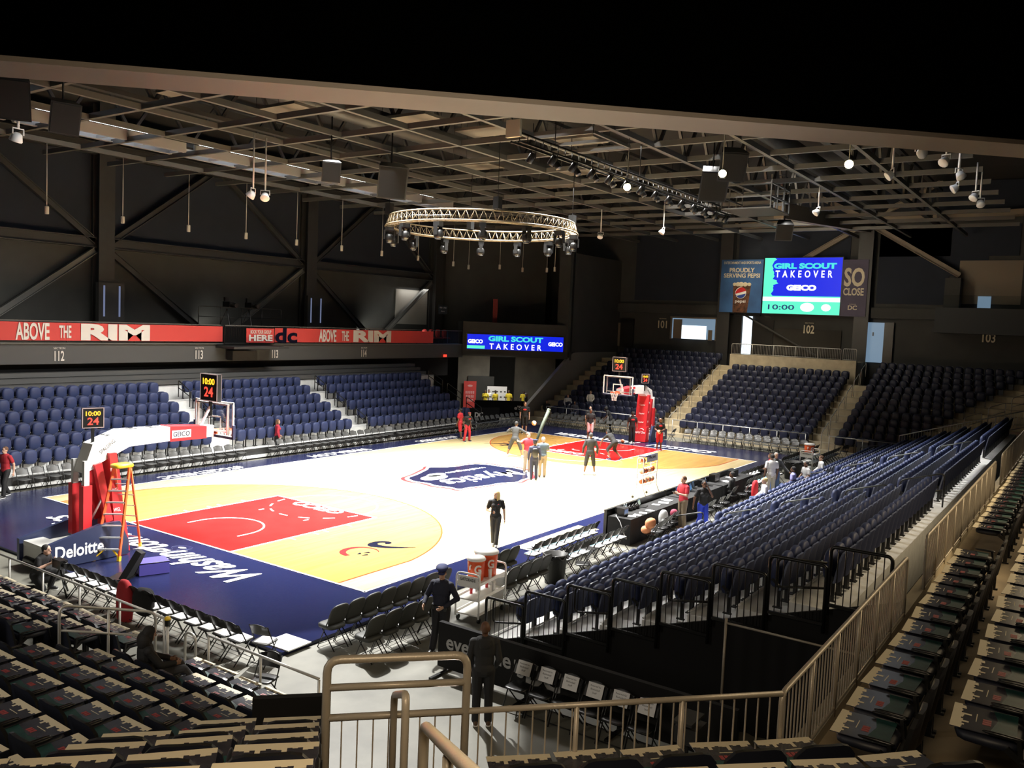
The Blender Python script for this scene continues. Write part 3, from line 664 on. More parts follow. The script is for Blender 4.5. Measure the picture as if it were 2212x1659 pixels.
# black loudspeakers and follow spots
def speaker(p, rz, tilt, lab, k=1):
    t = thing('loudspeaker_hanging', lab, 'loudspeaker', p, rz, 'black speakers in the roof')
    b = MB(); b.prism([(-.35 * k, -.3 * k), (.35 * k, -.3 * k), (.5 * k, .3 * k), (-.5 * k, .3 * k)], -.55 * k, .55 * k); o = obj('cabinet', b, M['black'], t); o.rotation_euler.x = tilt
    b = MB(); b.box((0, .31 * k, 0), (.9 * k, .02, 1.0 * k)); g = obj('grille', b, M['blackcloth'], o)
    b = MB(); b.tube([(0, 0, .3), (0, 0, 14.3 - p[2] - .2)], .03, 5); obj('hanger', b, M['black'], t)
for i, (p, rz, tl, k) in enumerate((((-17.9, 2.3, 12.1), 2.6, -.5, 1.0), ((-16.4, 2.5, 11.9), 2.9, -.4, .8), ((-6.3, 2.5, 12.1), 2.5, -.4, .7), ((-3.2, 2.3, 12.2), 2.5, -.4, 1.2), ((3.0, -8.9, 12.4), 2.2, -.5, 1.1), ((12.0, -9.0, 11.6), 2.0, -.6, .8), ((1.5, -10.2, 12.8), 2.2, -.5, 1.0))):
    speaker(p, rz, tl, 'black loudspeaker hung from the roof, %s' % ['topmost beside the grey soffit beam', 'second one beside the grey soffit beam', 'small one by the lit catwalk channel', 'large one before the ring truss', 'big tilted one behind the lighting bar', 'tilted one under the catwalk cage', 'one between the two glowing lamps'][i], k)
b = MB(); b.bar((14.5, -7.9, 12.9), (33, -8.15, 14.2), .5, .8); struct('roof_beam_40', b, M['beam_tan'])
# soffit over the camera
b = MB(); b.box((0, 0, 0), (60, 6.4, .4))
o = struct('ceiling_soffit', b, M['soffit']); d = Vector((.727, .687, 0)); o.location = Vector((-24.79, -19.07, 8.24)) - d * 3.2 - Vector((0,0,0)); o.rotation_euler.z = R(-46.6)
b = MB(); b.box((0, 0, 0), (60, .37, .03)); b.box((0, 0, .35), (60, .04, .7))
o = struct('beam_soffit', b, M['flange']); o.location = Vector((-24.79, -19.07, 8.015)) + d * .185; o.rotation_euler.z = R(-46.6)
# ---------------------------------------------------------------- signs, banners, screens
PL = M['lettering']
def facade_number(num, x, y=16.47, z=4.33, h=.46):
    t = thing('section_sign', 'section number %s painted on the balcony face' % num, 'sign', (x, y, z))
    t['group'] = 'section numbers'
    letters(num, PL, t, (0, -.003, 0), (1, 0, 0), (0, 0, 1), extrude=.002, height=h, width=h * (.95 if num != '114' else 1.0), bold=.02)
    letters('SECTION', PL, t, (0, -.003, h * .75), (1, 0, 0), (0, 0, 1), extrude=.002, height=.085, width=.52)
    return t
facade_number('112', -9.21); a = facade_number('113', -2.0); c = facade_number('113', 2.93); facade_number('114', 10.0)
a['label'] = 'section number 113 painted on the balcony face before the banner gap'; c['label'] = 'section number 113 painted on the balcony face past the banner gap'
for num, y, z in (('101', 6.85, 7.0), ('102', -4.55, 7.05), ('103', -15.9, 6.95)):
    x = 33.42 if num != '103' else 33.5
    t = thing('section_sign', 'section number %s on the dark end wall' % num, 'sign', (x - .02, y, z)); t['group'] = 'section numbers'
    letters(num, M['cream'], t, (0, 0, 0), (0, -1, 0), (0, 0, 1), extrude=.002, height=.6, width=.75, bold=.02)
    letters('SECTION', M['cream'], t, (0, 0, .45), (0, -1, 0), (0, 0, 1), extrude=.002, height=.09, width=.6)
def banner(lab, x0, x1, z0=5.02, z1=5.82, y=16.36):
    t = thing('banner', lab, 'banner', ((x0 + x1) / 2, y, (z0 + z1) / 2))
    n = int((x1 - x0) * 4); b = MB(); w = (x1 - x0) / 2; h = (z1 - z0) / 2
    lo = [(-w + 2 * w * i / n, .012 * sin(i * 1.1) + .01 * sin(i * .37), -h) for i in range(n + 1)]; hi = [(p[0], p[1] * .5 + .004, h) for p in lo]
    b.strip(lo, hi, 0, None, True); b.strip([(p[0], p[1] + .01, p[2]) for p in lo], [(p[0], p[1] + .01, p[2]) for p in hi], 0, None, True)
    obj('cloth', b, M['red_banner'], t); return t
def blet(t, s, x0, x1, hz, m, dz=0):
    letters(s, m, t, ((x0 + x1) / 2 - t.location.x, -.035, dz), (1, 0, 0), (0, 0, 1), extrude=.004, width=x1 - x0, height=hz, bold=.025)
t = banner('long red banner reading ABOVE THE RIM above section number 112', -16.5, -.68)
blet(t, 'ABOVE', -11.16, -9.72, .76, PL); blet(t, 'THE', -9.3, -8.75, .56, PL)
letters('RIM', PL, t, (-6.6 - t.location.x, -.036, 0), (1, 0, 0), (0, 0, 1), extrude=.004, width=3.42, height=.76, bold=.055)
t = banner('red banner reading ABOVE THE RIM with a navy curl above section number 114', 2.68, 16.63, 5.0, 5.8)
blet(t, 'ABOVE', 6.05, 7.45, .74, PL); blet(t, 'THE', 7.9, 8.5, .6, PL)
letters('RIM', PL, t, (10.6 - t.location.x, -.036, 0), (1, 0, 0), (0, 0, 1), extrude=.004, width=3.42, height=.74, bold=.055)
letters('dc', M['logo_navy'], t, (3.6 - t.location.x, -.036, -.02), (1, 0, 0), (0, 0, 1), extrude=.004, width=1.6, height=.85, bold=.03)
t = banner('small red banner reading BOOK YOUR GROUP HERE beside the banner gap', .73, 2.62, 4.98, 5.76, 16.2)
letters('BOOK YOUR GROUP', PL, t, (0, -.035, .2), (1, 0, 0), (0, 0, 1), extrude=.004, width=1.4, height=.2, bold=.01)
letters('HERE', PL, t, (0, -.035, -.13), (1, 0, 0), (0, 0, 1), extrude=.004, width=1.6, height=.34, bold=.04)
# balcony rails
def balcony_rail(lab, x0, x1, y=16.5, bars=True, z0=4.9, z1=5.88):
    t = thing('balcony_railing', lab, 'railing', (x0, y, z0)); w = x1 - x0
    b = MB(); b.bar((0, 0, z1 - z0), (w, 0, z1 - z0), .07, .05); obj('top_rail', b, M['grid'], t)
    n = max(2, round(w / 1.6)); b = MB(); b.bar((0, 0, .06), (w, 0, .06), .04); obj('bottom_rail', b, M['black'], t)
    for i in range(n + 1): b = MB(); b.bar((w * i / n, 0, 0), (w * i / n, 0, z1 - z0), .05); obj('post', b, M['black'], t)
    if bars:
        b = MB(); k = int(w / .11)
        for i in range(k): b.bar((w * i / k, 0, .06), (w * i / k, 0, z1 - z0), .014)
        obj('baluster_slats', b, M['black'], t)
balcony_rail('balcony railing carrying the long banner above section 112', -17, -.7, bars=False)
balcony_rail('bare black balcony railing in the gap between the red banners', -.6, 2.7, 16.3)
balcony_rail('balcony railing carrying the banner above section 114', 2.8, 16.6, bars=False)
balcony_rail('bare black balcony railing at the tunnel end of the balcony', 16.7, 20.0)
b = MB(); b.box((.8, 15.75, 4.75), (3.6, 1.6, .12)); b.box((.4, 16.1, 4.3), (1.6, .5, .5)); struct('floor_camera_ledge', b, M['steel_dark'])
# LED board on the chamfered corner
def led(p, a, w, h, lab):
    t = thing('led_board', lab, 'screen', p, a); b = MB(); b.box((0, .06, 0), (w + .12, .12, h + .12)); obj('housing', b, M['black'], t)
    return t
t = led(diag(3.72, 5.16, .14), DA, 7.2, 1.08, 'long blue LED board reading GIRL SCOUT TAKEOVER on the balcony corner')
def quad(t, name, x0, x1, z0, z1, y, m): b = MB(); b.box(((x0 + x1) / 2, y, (z0 + z1) / 2), (x1 - x0, .01, z1 - z0)); return obj(name, b, m, t)
quad(t, 'screen', -3.6, 3.6, -.54, .54, -.01, M['led_blue'])
quad(t, 'mint_block', -3.6, -2.3, -.5, -.28, -.02, M['led_mint'])
XF = ((1, 0, 0), (0, 0, 1))
letters('GIRL SCOUT', M['led_aqua'], t, (0, -.025, .26), *XF, extrude=.004, width=4.1, height=.4, bold=.05)
letters('TAKEOVER', M['led_white'], t, (0, -.025, -.3), *XF, extrude=.004, width=3.9, height=.42, bold=.02, space=1.7)
letters('GEICO', M['led_white'], t, (-3.0, -.025, .02), *XF, extrude=.004, width=1.1, height=.3, bold=.05)
letters('GEICO', M['led_white'], t, (3.0, -.025, .0), *XF, extrude=.004, width=1.1, height=.3, bold=.05)
# big screen and the two banners on the end wall
SX = 32.75; YD = ((0, -1, 0), (0, 0, 1)); EA = pi / 2 + pi
t = thing('video_screen', 'large blue and mint video screen reading GIRL SCOUT TAKEOVER on the end wall', 'screen', (SX, -4.0, 10.1))
b = MB(); b.box((.12, 0, 0), (.22, 5.55, 4.1)); b.box((.5, 1.5, 0), (.7, .2, .2)); b.box((.5, -1.5, 0), (.7, .2, .2)); obj('housing', b, M['black'], t)
def q2(t, name, y0, y1, z0, z1, x, m): b = MB(); b.box((x, (y0 + y1) / 2, (z0 + z1) / 2), (.01, abs(y1 - y0), z1 - z0)); return obj(name, b, m, t)
q2(t, 'screen', 2.72, -2.72, -2.0, 2.0, 0, M['led_blue'])
q2(t, 'mint_block', 2.72, -2.72, -2.0, -.72, -.01, M['led_mint'])
q2(t, 'white_stripe', 2.72, -2.72, -1.1, -.8, -.02, M['led_white'])
b = MB(); rnd = random.Random(4); zz = [-.8 + 2.8 * i / 26 for i in range(27)]
b.add([(-.012, 2.72, z) for z in zz] + [(-.012, 2.05 + .12 * sin(i * .7) - (.35 if 8 < i < 12 else 0) + rnd.uniform(-.1, .1), z) for i, z in enumerate(zz)], [(i, i + 1, 28 + i, 27 + i) for i in range(26)])
obj('mint_brush_edge', b, M['led_mint'], t)
letters('GIRL SCOUT', M['led_aqua'], t, (-.02, -.15, 1.42), *YD, extrude=.004, width=4.4, height=.42, bold=.06)
letters('TAKEOVER', M['led_white'], t, (-.02, -.1, .85), *YD, extrude=.004, width=4.0, height=.5, bold=.02, space=1.8)
letters('GEICO', M['led_white'], t, (-.02, 0.0, -.12), *YD, extrude=.004, width=2.1, height=.42, bold=.07)
letters('10:00', M['led_navytext'], t, (-.03, 1.35, -1.53), *YD, extrude=.004, width=1.9, height=.36, bold=.015)
b = MB(); b.ell((-.03, -.5, -1.5), (.01, .5, .32), 2, 14, 8); b.ell((-.03, -1.8, -1.5), (.01, .35, .25), 2, 10, 6); obj('team_emblems', b, M['led_white'], t)
al = bpy.data.lights.new('screen_light', 'AREA')
bb = mat('blue_banner_cloth', (.03, .10, .26), .7, var=.25, vscale=.8)
t = thing('banner', 'blue cola banner with a drink glass beside the big screen', 'banner', (32.8, .42, 10.05))
q2(t, 'cloth', 1.6, -1.58, -1.95, 1.95, 0, bb); CR_ = M['cream']
letters('ENTERTAINMENT AND SPORTS ARENA', CR_, t, (-.012, 0, 1.72), *YD, extrude=.002, width=2.8, height=.19, bold=.01)
letters('PROUDLY', CR_, t, (-.012, 0, 1.18), *YD, extrude=.002, width=1.9, height=.34, bold=.03)
letters('SERVING PEPSI', CR_, t, (-.012, 0, .78), *YD, extrude=.002, width=2.75, height=.32, bold=.03)
b = MB(); b.add([(-.012, .6, .1), (-.012, -.75, .1), (-.012, -.55, -1.95), (-.012, .55, -1.95)], [(0, 1, 2, 3)]); obj('cola_glass', b, mat('cola_brown', (.10, .04, .02), .5, var=.8, vscale=4), t)
b = MB()
for y, r_ in ((.5, .16), (.25, .2), (0, .22), (-.3, .2), (-.6, .17)): b.ell((-.016, y, .13), (.006, r_, r_ * .8), 2, 10, 6)
obj('foam_top', b, CR_, t)
b = MB(); b.add([(-.02, .0 - .42 * cos(a), -.5 + .42 * sin(a)) for a in [2 * pi * i / 28 for i in range(28)]], [tuple(range(28))]); obj('round_emblem_disc', b, M['white'], t)
for m_, f in (('red', lambda a: (.40 * cos(a), .06 * cos(a) + .40 * sin(a) if sin(a) > .1 else .12 * cos(a * 1) + .04)), ('logo_navy', lambda a: (.39 * cos(a), .39 * sin(a) if sin(a) < -.2 else .10 * cos(a) - .14))):
    b = MB(); b.add([(-.024, -f(a)[0], -.5 + f(a)[1]) for a in [2 * pi * i / 28 for i in range(28)]], [tuple(range(28))]); obj('emblem_half', b, M[m_] if m_ == 'red' else mat('emblem_blue', (.02, .06, .3), .5), t)
letters('pepsi', M['white'], t, (-.02, 0, -1.15), *YD, extrude=.002, width=.8, height=.28, bold=.01)
t = thing('banner', 'narrow grey purple banner reading SO CLOSE beside the big screen', 'banner', (32.8, -7.55, 10.0))
q2(t, 'cloth', .85, -.88, -1.95, 1.95, 0, mat('plum_banner_cloth', (.075, .065, .11), .7, var=.15, vscale=1))
letters('SO', CR_, t, (-.012, 0, .75), *YD, extrude=.002, width=1.35, height=1.3, bold=.03)
letters('CLOSE', CR_, t, (-.012, 0, -.25), *YD, extrude=.002, width=1.35, height=.52, bold=.03)
letters('DC', CR_, t, (-.012, 0, -1.35), *YD, extrude=.002, width=.6, height=.32, bold=.03)
letters('everyones', CR_, t, (-.012, 0, -1.12), *YD, extrude=.002, width=.45, height=.08)
bpy.data.lights.remove(al)
# exit signs, balcony doors
for p, lab in (((9.8, 20.9, 7.2), 'red lit exit sign on the column above section 114'), ((18.05, 16.4, 4.1), 'small red lit exit sign on the balcony face by the tunnel')):
    t = thing('exit_sign', lab, 'sign', p); s = 1 if p[1] > 18 else .55
    b = MB(); b.box((0, 0, 0), (.55 * s, .08, .32 * s)); obj('case', b, M['exit_red'], t)
    letters('EXIT', M['white'], t, (0, -.045, 0), *XF, extrude=.002, width=.42 * s, height=.18 * s)
for x in (-4.3, 9.75):
    b = MB(); b.box((x, 20.85, 6.4), (1.4, .3, 2.9)); o = struct('door_%d' % (4 if x < 0 else 5), b, M['steel_dark'])
    for s in (-.42, .42): b = MB(); b.box((x + s, 20.68, 6.9), (.09, .02, 1.6)); obj('door_glass', b, mat('dim_door_glass', (.25, .3, .5), .3, emit=.5), o)
t = thing('event_sign', 'small black hanging sign with white writing at the balcony end', 'sign', (18.2, 16.9, 7.35))
b = MB(); b.box((0, 0, 0), (1.0, .06, .6)); obj('board', b, M['black'], t)
letters('10:00 - 09:30', M['lettering'], t, (0, -.035, .15), *XF, extrude=.002, width=.75, height=.12)
letters('doors', M['lettering'], t, (0, -.035, -.1), *XF, extrude=.002, width=.4, height=.1)
b = MB(); b.tube([(0, .02, .3), (0, .02, 2.2)], .02, 5); obj('hanger', b, M['black'], t)
b = MB(); b.box((20.3, 21.7, 7.5), (3.6, .06, 2.6)); struct('wall_far_lit_panel', b, mat('pale_wall_panel', (.22, .21, .19), .8))
area('balcony_end_wash', (20.3, 21.2, 8.9), (20.3, 21.9, 7.5), 3, .2, 25, (1, .97, .9), 150)
# ---------------------------------------------------------------- fixed and tip-up seats
def backmesh(w, z0, z1, lean, th, m, rim=True):
    "curved seat back shell with rounded top corners"
    b = MB(); nx, nz = 8, 6; rows = []
    for side in (0, 1):
        for k in range(nz + 1):
            q = k / nz; row = []
            for i in range(nx + 1):
                u = -1 + 2 * i / nx
                top = z1 - .09 * abs(u) ** 5
                z = z0 + (top - z0) * q; x = u * w / 2 * (1 - .10 * q ** 3 - .06 * (1 - q))
                y = -.02 - lean * q - .045 * (1 - u * u) * (1) + .03
                row.append((x, y - (th if side == 0 else 0), z))
            rows.append(row)
    vs = [p for r_ in rows for p in r_]; N = nx + 1; fs = []; off = (nz + 1) * N
    for k in range(nz):
        for i in range(nx):
            a = k * N + i; fs.append((a, a + N, a + N + 1, a + 1)); a += off; fs.append((a, a + 1, a + N + 1, a + N))
    b.add(vs, fs, 0, True)
    edge = [(k * N) for k in range(nz + 1)] + [nz * N + i for i in range(1, N)] + [k * N + nx for k in range(nz - 1, -1, -1)]
    b.add([vs[i] for i in edge] + [vs[i + off] for i in edge], [(i, i + 1, len(edge) + i + 1, len(edge) + i) for i in range(len(edge) - 1)], 1, False)
    b.add([vs[i] for i in range(N)] + [vs[off + i] for i in range(N)], [(i + 1, i, N + i, N + i + 1) for i in range(N - 1)], 0)
    return b
rimm = mat('pale_seat_rim', (.12, .14, .22), .4)  # paler edge colour round the seat backs
def make_seat(name, cat, w=.50, up_=True, mback='navy_seat', mpan='navy_pan', z1=.86, arms=False, parts=True):
    t = thing(name, '', cat)
    obj('backrest', backmesh(w * .98, .32, z1, .09, .035, 0), [M[mback], rimm if up_ else M['black']], t)
    b = MB()
    if up_: b.ell((0, .115, .585), (w * .45, .095, .27), 3.0, 14, 10)
    else: b.ell((0, .27, .50), (w * .44, .245, .05), 4.0, 14, 8)
    obj('seat', b, M[mpan], t)
    b = MB()
    for s in (-1, 1):
        x = s * w * .43
        b.box((x, .0, .21), (.03, .06, .42)); b.box((x, .02, .012), (.05, .16, .024)); b.bar((x, .0, .40), (x, .14, .50), .03, .05)
    b.box((0, .02, .40), (w, .05, .05))
    obj('stand', b, M['black'], t)
    if arms:
        for s in (-1, 1):
            b = MB(); b.ell((s * w * .465, .16, .60), (.018, .15, .015), 3, 8, 6); b.bar((s * w * .465, .04, .45), (s * w * .465, .06, .60), .03, .05); obj('armrest', b, M['black'], t)
    return t
_first = set()
def place(master, loc, rz, label, group, cat=None):
    if master.name not in _first:
        _first.add(master.name); master.location = loc; master.rotation_euler.z = rz; tag(master, label, None, group); return master
    return dup(master, loc, rz, label, group)
# far bank under the banners: three sections, six rows
s_bank = make_seat('bleacher_seat', 'seat', .52)
for nm, x0, x1 in (('112', -15.9, -5.66), ('113', -4.36, 2.98), ('114', 4.28, 13.15)):
    for r, (y, z) in enumerate(LB):
        n = int((x1 - x0) / .535)
        for i in range(n):
            x = x1 - .27 - (x1 - x0) / n * i if nm == '112' else x0 + .27 + (x1 - x0) / n * i
            end = 'aisle' if nm != '114' else 'camera end'
            place(s_bank, (x, y, z), pi, 'navy tip-up seat, %s from %s, %s row, %s of far bank' % (nth(i + 1), 'the aisle' if nm != '113' else 'camera-side aisle', nth(r + 1), {'112': 'first section', '113': 'middle section', '114': 'tunnel end section'}[nm]), 'navy tip-up seats of section ' + nm)
# bank behind the scorer's table: eight rows, aisles; the 300 nearest are single seats
s_tier = make_seat('tier_seat', 'seat', .50, mback='seat_back_dark')
AIS = [(-4.1, 1.0), (6.9, 1.0)]
cand = []
for j, (y, z) in enumerate(RB):
    i = 0; x = -14.15
    while x < 19.3:
        if not any(a - .25 < x < a + wd_ + .25 for a, wd_ in AIS):
            i += 1; cand.append(((Vector((x, y, z)) - cam.location).length, x, y, z, j, i))
        x += .515
cand.sort()
for k, (d, x, y, z, j, i) in enumerate(cand[:300]):
    place(s_tier, (x, y, z), 0, 'blue tip-up seat facing the court, %s from the black rails, %s row from the floor' % (nth(i), nth(j + 1)), 'tip-up seats behind the scorers table')
def stuff_seats(name, rest, w, label, mback, mpan):
    mb, mp, mk = MB(), MB(), MB()
    bk = backmesh(w * .98, .32, .86, .09, .035, 0)
    for x, y, z, rz in rest:
        X = Matrix.Translation((x, y, z)) @ Matrix.Rotation(rz, 4, 'Z')
        o = len(mb.v); mb.v += [tuple(X @ Vector(v)) for v in bk.v]; mb.f += [[o + q for q in f] for f in bk.f]; mb.m += bk.m; mb.sm += bk.sm
        mp.ell((0, .115, .585), (w * .45, .095, .27), 3.0, 10, 7, 0, X); mk.box((0, .02, .2), (.3, .08, .4), 0, 0, X)
    t = obj(name, mb, [M[mback], rimm]); tag(t, label, 'seats', None, 'stuff')
    obj('seat_pans', mp, M[mpan], t); obj('seat_stands', mk, M['black'], t)
stuff_seats('distant_tier_seating', [(x, y, z, 0) for d, x, y, z, j, i in cand[300:]], .5, 'remaining rows of blue tip-up seats toward the far end of the bank behind the scorers table', 'seat_back_dark', 'navy_pan')
# end under the big screen: three sections, nearest 300 single
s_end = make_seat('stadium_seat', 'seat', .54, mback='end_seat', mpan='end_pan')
cand = []
for nm, y0, y1, nr in (('101', 9.2, 1.05, 13), ('102', -.35, -8.4, 11), ('103', -9.8, -13.2, 13)):
    for r in range(nr):
        x, z = FE[r]; yy1 = y1 - (.42 * r if nm == '103' else 0); n = int(abs(yy1 - y0) / .555)
        for i in range(n):
            y = y0 - .28 - abs(yy1 - y0) / n * i
            cand.append((x, y, z, r, i, nm))
cand.sort(key=lambda c: (c[3], c[1]))
for x, y, z, r, i, nm in cand[:300]:
    place(s_end, (x, y, z), pi / 2, 'navy tip-up seat, %s from aisle, %s row, end section %s' % (nth(i + 1), nth(r + 1), {'101': 'by the parapet', '102': 'below the landing', '103': 'by the tier bank'}[nm]), 'tip-up seats of section ' + nm)
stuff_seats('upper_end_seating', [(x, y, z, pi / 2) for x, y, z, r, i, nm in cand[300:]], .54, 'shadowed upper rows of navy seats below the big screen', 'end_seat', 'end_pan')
# ---------------------------------------------------------------- printed cards and the seats nearest the camera
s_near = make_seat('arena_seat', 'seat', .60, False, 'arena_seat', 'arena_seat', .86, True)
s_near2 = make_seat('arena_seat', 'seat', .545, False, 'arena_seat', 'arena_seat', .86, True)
def card_mesh(w=.50, d=.46):
    b = MB(); h = .006; b.box((0, 0, 0), (w, d, h), 0)
    rnd = random.Random(11); n = 16; y0 = d / 2; top = [(-w / 2 + w * i / n, y0) for i in range(n + 1)]
    z = h / 2 + .0012
    low = []
    for i in range(n):
        yy = y0 - d * (.17 + rnd.uniform(-.04, .05) + (.10 if i in (4, 9) else 0)); low += [(-w / 2 + w * i / n, yy), (-w / 2 + w * (i + 1) / n, yy)]
    for i in range(n):
        b.add([(low[2 * i][0], low[2 * i][1], z), (low[2 * i + 1][0], low[2 * i + 1][1], z), (low[2 * i + 1][0], y0, z), (low[2 * i][0], y0, z)], [(0, 1, 2, 3)], 1)
    b.add([(-w / 2, -d / 2, z), (w / 2, -d / 2, z), (w / 2, -d * .12, z), (w * .1, -d * .2, z), (-w / 2, -d * .08, z)], [(0, 1, 2, 3, 4)], 2)
    for x in (-.07, -.03, .01): b.box((x, -.02, z), (.03, .06, .002), 3)
    b.box((.02, .055, z), (.16, .006, .002), 1)
    return b.mesh('printed_card', [M['card_dark'], M['cream'], M['card_teal'], M['card_red']])
cardm = card_mesh()
def card(loc, rz, label, group, tilt=0):
    o = bpy.data.objects.new('printed_card', cardm); COL.objects.link(o); o.location = loc; o.rotation_euler = (tilt, 0, rz)
    return tag(o, label, 'card', group)
rn = random.Random(5)
G1, G4 = 'of the end stand beside the corner stair', 'beside the walkway railing'
def near_seat(x, y, z, rz, lab, clab, g, with_card=True, paper=False):
    place(s_near if g in (G1, G4) else s_near2, (x, y, z), rz, lab, 'dark seats ' + g)
    if with_card:
        ox, oy = -sin(rz) * .315, cos(rz) * .315
        card((x + ox + rn.uniform(-.015, .015), y + oy + rn.uniform(-.015, .015), z + .562), rz + rn.uniform(-.06, .06), clab, 'printed cards ' + g)
G1 = 'of the end stand beside the corner stair'
for r, (x, z) in enumerate(NE[:7]):
    y = -9.85; i = 0                                                     # from the end aisle toward the corner
    while y > neY[r] + .12:
        i += 1; skip = (r == 1 and i in (1, 2))
        near_seat(x, y, z, -pi / 2, 'dark end-stand seat, %s from the aisle toward the corner, row %s from its front rail' % (nth(i), ONES[r + 1]), 'printed card on end-stand seat, %s from the aisle toward the corner, row %s' % (nth(i), ONES[r + 1]), G1, not skip)
        y -= .605
    y = -7.95; i = 0
    while y < (-1.2 if r < 2 else -4.6 if r < 4 else -6.4):
        if r > 4: break
        i += 1
        near_seat(x, y + .0, z, -pi / 2, 'dark end-stand seat, %s from the aisle away from the corner, row %s' % (nth(i), ONES[r + 1]), 'printed card on end-stand seat, %s from the aisle away from the corner, row %s' % (nth(i), ONES[r + 1]), G1)
        y += .605
G2 = 'of the corner stand on the end side of the stair'
for k in range(7):
    for i in range([2, 3, 3, 4, 4, 5, 6][k]):
        p = cp(-.66 - .29 - .575 * i, -.92 + .83 * k, 3.35 + .3375 * k - .86)
        near_seat(*p, CR + pi, 'dark corner seat on the end side of the stair, %s from the stair, row %s' % (nth(i + 1), ONES[k + 1]), 'printed card on corner seat on the end side, %s from the stair, row %s' % (nth(i + 1), ONES[k + 1]), G2)
G3 = 'of the corner stand on the walkway side of the stair'
for j in range(3):
    for i in range([5, 6, 7][j]):
        p = cp([.78, .55, .5][j] + .56 * i, .54 + .93 * j, 3.65 + .34 * j - .86)
        near_seat(*p, CR + pi, 'dark corner seat on the walkway side of the stair, %s from the stair, row %s' % (nth(i + 1), ONES[j + 1]), 'printed card on corner seat on the walkway side, %s from the stair, row %s' % (nth(i + 1), ONES[j + 1]), G3)
G4 = 'beside the walkway railing'
for j, (y, z, x0, n) in enumerate(((-20.78, 2.78, -21.5, 46), (-21.68, 3.12, -21.55, 34), (-22.58, 3.46, -20.5, 8))):
    i = 0; x = x0
    while i < n:
        if not (-13.6 < x < -12.1):
            i += 1
            near_seat(x, y, z, 0, 'dark walkway seat, %s from the corner stair, %s behind the railing' % (nth(i), ['first row', 'second row', 'third row'][j]), 'printed card on walkway seat, %s from the corner stair, %s behind the railing' % (nth(i), ['first row', 'second row', 'third row'][j]), G4)
        x += .62
# ---------------------------------------------------------------- railings
RL, RG = M['rail'], M['rail_light']
def rnd_path(pts, r=.09, n=4):
    "polyline with rounded corners"
    out = [Vector(pts[0])]
    for i in range(1, len(pts) - 1):
        p, a, c = Vector(pts[i]), Vector(pts[i - 1]), Vector(pts[i + 1])
        d1 = (a - p); d2 = (c - p); rr = min(r, d1.length * .45, d2.length * .45)
        s, e = p + d1.normalized() * rr, p + d2.normalized() * rr
        for k in range(n + 1):
            t = k / n; out.append(s * (1 - t) ** 2 + p * 2 * t * (1 - t) + e * t * t)
    return out + [Vector(pts[-1])]
def fence(lab, p, q, h, m, post=1.4, bars=.105, z0=0, kick=.05, r=.024, mid=(), cat='railing', ends=True, barh=None, br=.0075):
    "railing from p to q (local origin p), rounded ends, posts and balusters"
    p, q = Vector(p), Vector(q); t = thing('railing', lab, cat, tuple(p)); d = q - p; Lh = d.length
    H = Vector((0, 0, h)); b = MB()
    b.tube(rnd_path([(0, 0, 0), H, d + H, d], .1) if ends else [H, d + H], r, 8); obj('top_rail', b, m, t)
    b = MB(); b.tube([Vector((0, 0, kick)), d + Vector((0, 0, kick))], r * .8, 6); obj('bottom_rail', b, m, t)
    for z in mid: b = MB(); b.tube([Vector((0, 0, z)), d + Vector((0, 0, z))], r * .85, 6); obj('mid_rail', b, m, t)
    n = max(1, round(Lh / post))
    for i in range(1, n): b = MB(); b.tube([d * (i / n) + Vector((0, 0, -.04)), d * (i / n) + H], r * .95, 6); obj('post', b, m, t)
    if bars:
        b = MB(); k = int(Lh / bars); top = barh or h
        for i in range(1, k): b.tube([d * (i / k) + Vector((0, 0, kick)), d * (i / k) + Vector((0, 0, top))], br, 4, 0, False, False)
        obj('baluster_slats', b, m, t)
    return t
# walkway fence behind the tier bank
fence('bright steel walkway fence, section nearest the corner stand', (-22.2, -19.95, 2.9), (-16.65, -19.95, 2.9), .83, RL, .93)
fence('steel walkway fence, middle section between two gaps', (-15.05, -19.95, 2.9), (-4.85, -19.95, 2.9), .83, RL, 1.02)
fence('steel walkway fence, section farthest from the corner stand', (-3.1, -19.95, 2.9), (16.5, -19.95, 2.9), .83, RL, 1.1)
# corner guard: low part, tall part across the stair
a_, c_ = cp(.38, 0, 2.9), (-22.2, -19.95, 2.9)
fence('steel corner railing running from the stair guard to the walkway fence', a_, c_, .83, RL, .95, ends=False)
t = fence('tall rounded steel guard across the foot of the corner stair', cp(-.66, 0, 2.7), cp(.38, 0, 2.7), 1.47, RL, 9, mid=(1.26, 1.03), r=.032, barh=1.03)
def loop(lab, pts, m, r=.022, rad=.12, extra=(), name='handrail'):
    t = thing(name, lab, 'handrail', pts[0]); o = Vector(pts[0]); b = MB(); b.tube([p - o for p in rnd_path(pts, rad)], r, 8); obj('rail', b, m, t)
    for e in extra: b = MB(); b.tube([Vector(p) - o for p in e], r * .9, 6); obj('post', b, m, t)
    return t
loop('short thick steel handrail just behind the stair guard', [cp(-.17, .08, 3.0), cp(-.17, .08, 3.92), cp(-.17, 1.05, 4.36), cp(-.17, 1.05, 3.2)], RL, .026, .1)
loop('long thick steel stair handrail running toward the camera', [cp(-.17, 2.12, 3.5), cp(-.17, 2.12, 4.68), cp(-.17, 4.3, 5.5), cp(-.17, 4.3, 4.4)], RL, .027, .1, [(cp(-.17, 3.0, 4.98), cp(-.17, 3.0, 3.9))])
loop('sloping steel handrail going down below the stair guard beside the black wall', [cp(-.42, -.35, 2.0), cp(-.42, -.35, 3.05), cp(-.42, -2.6, 1.9), cp(-.42, -2.6, .6)], RL, .03, .1)
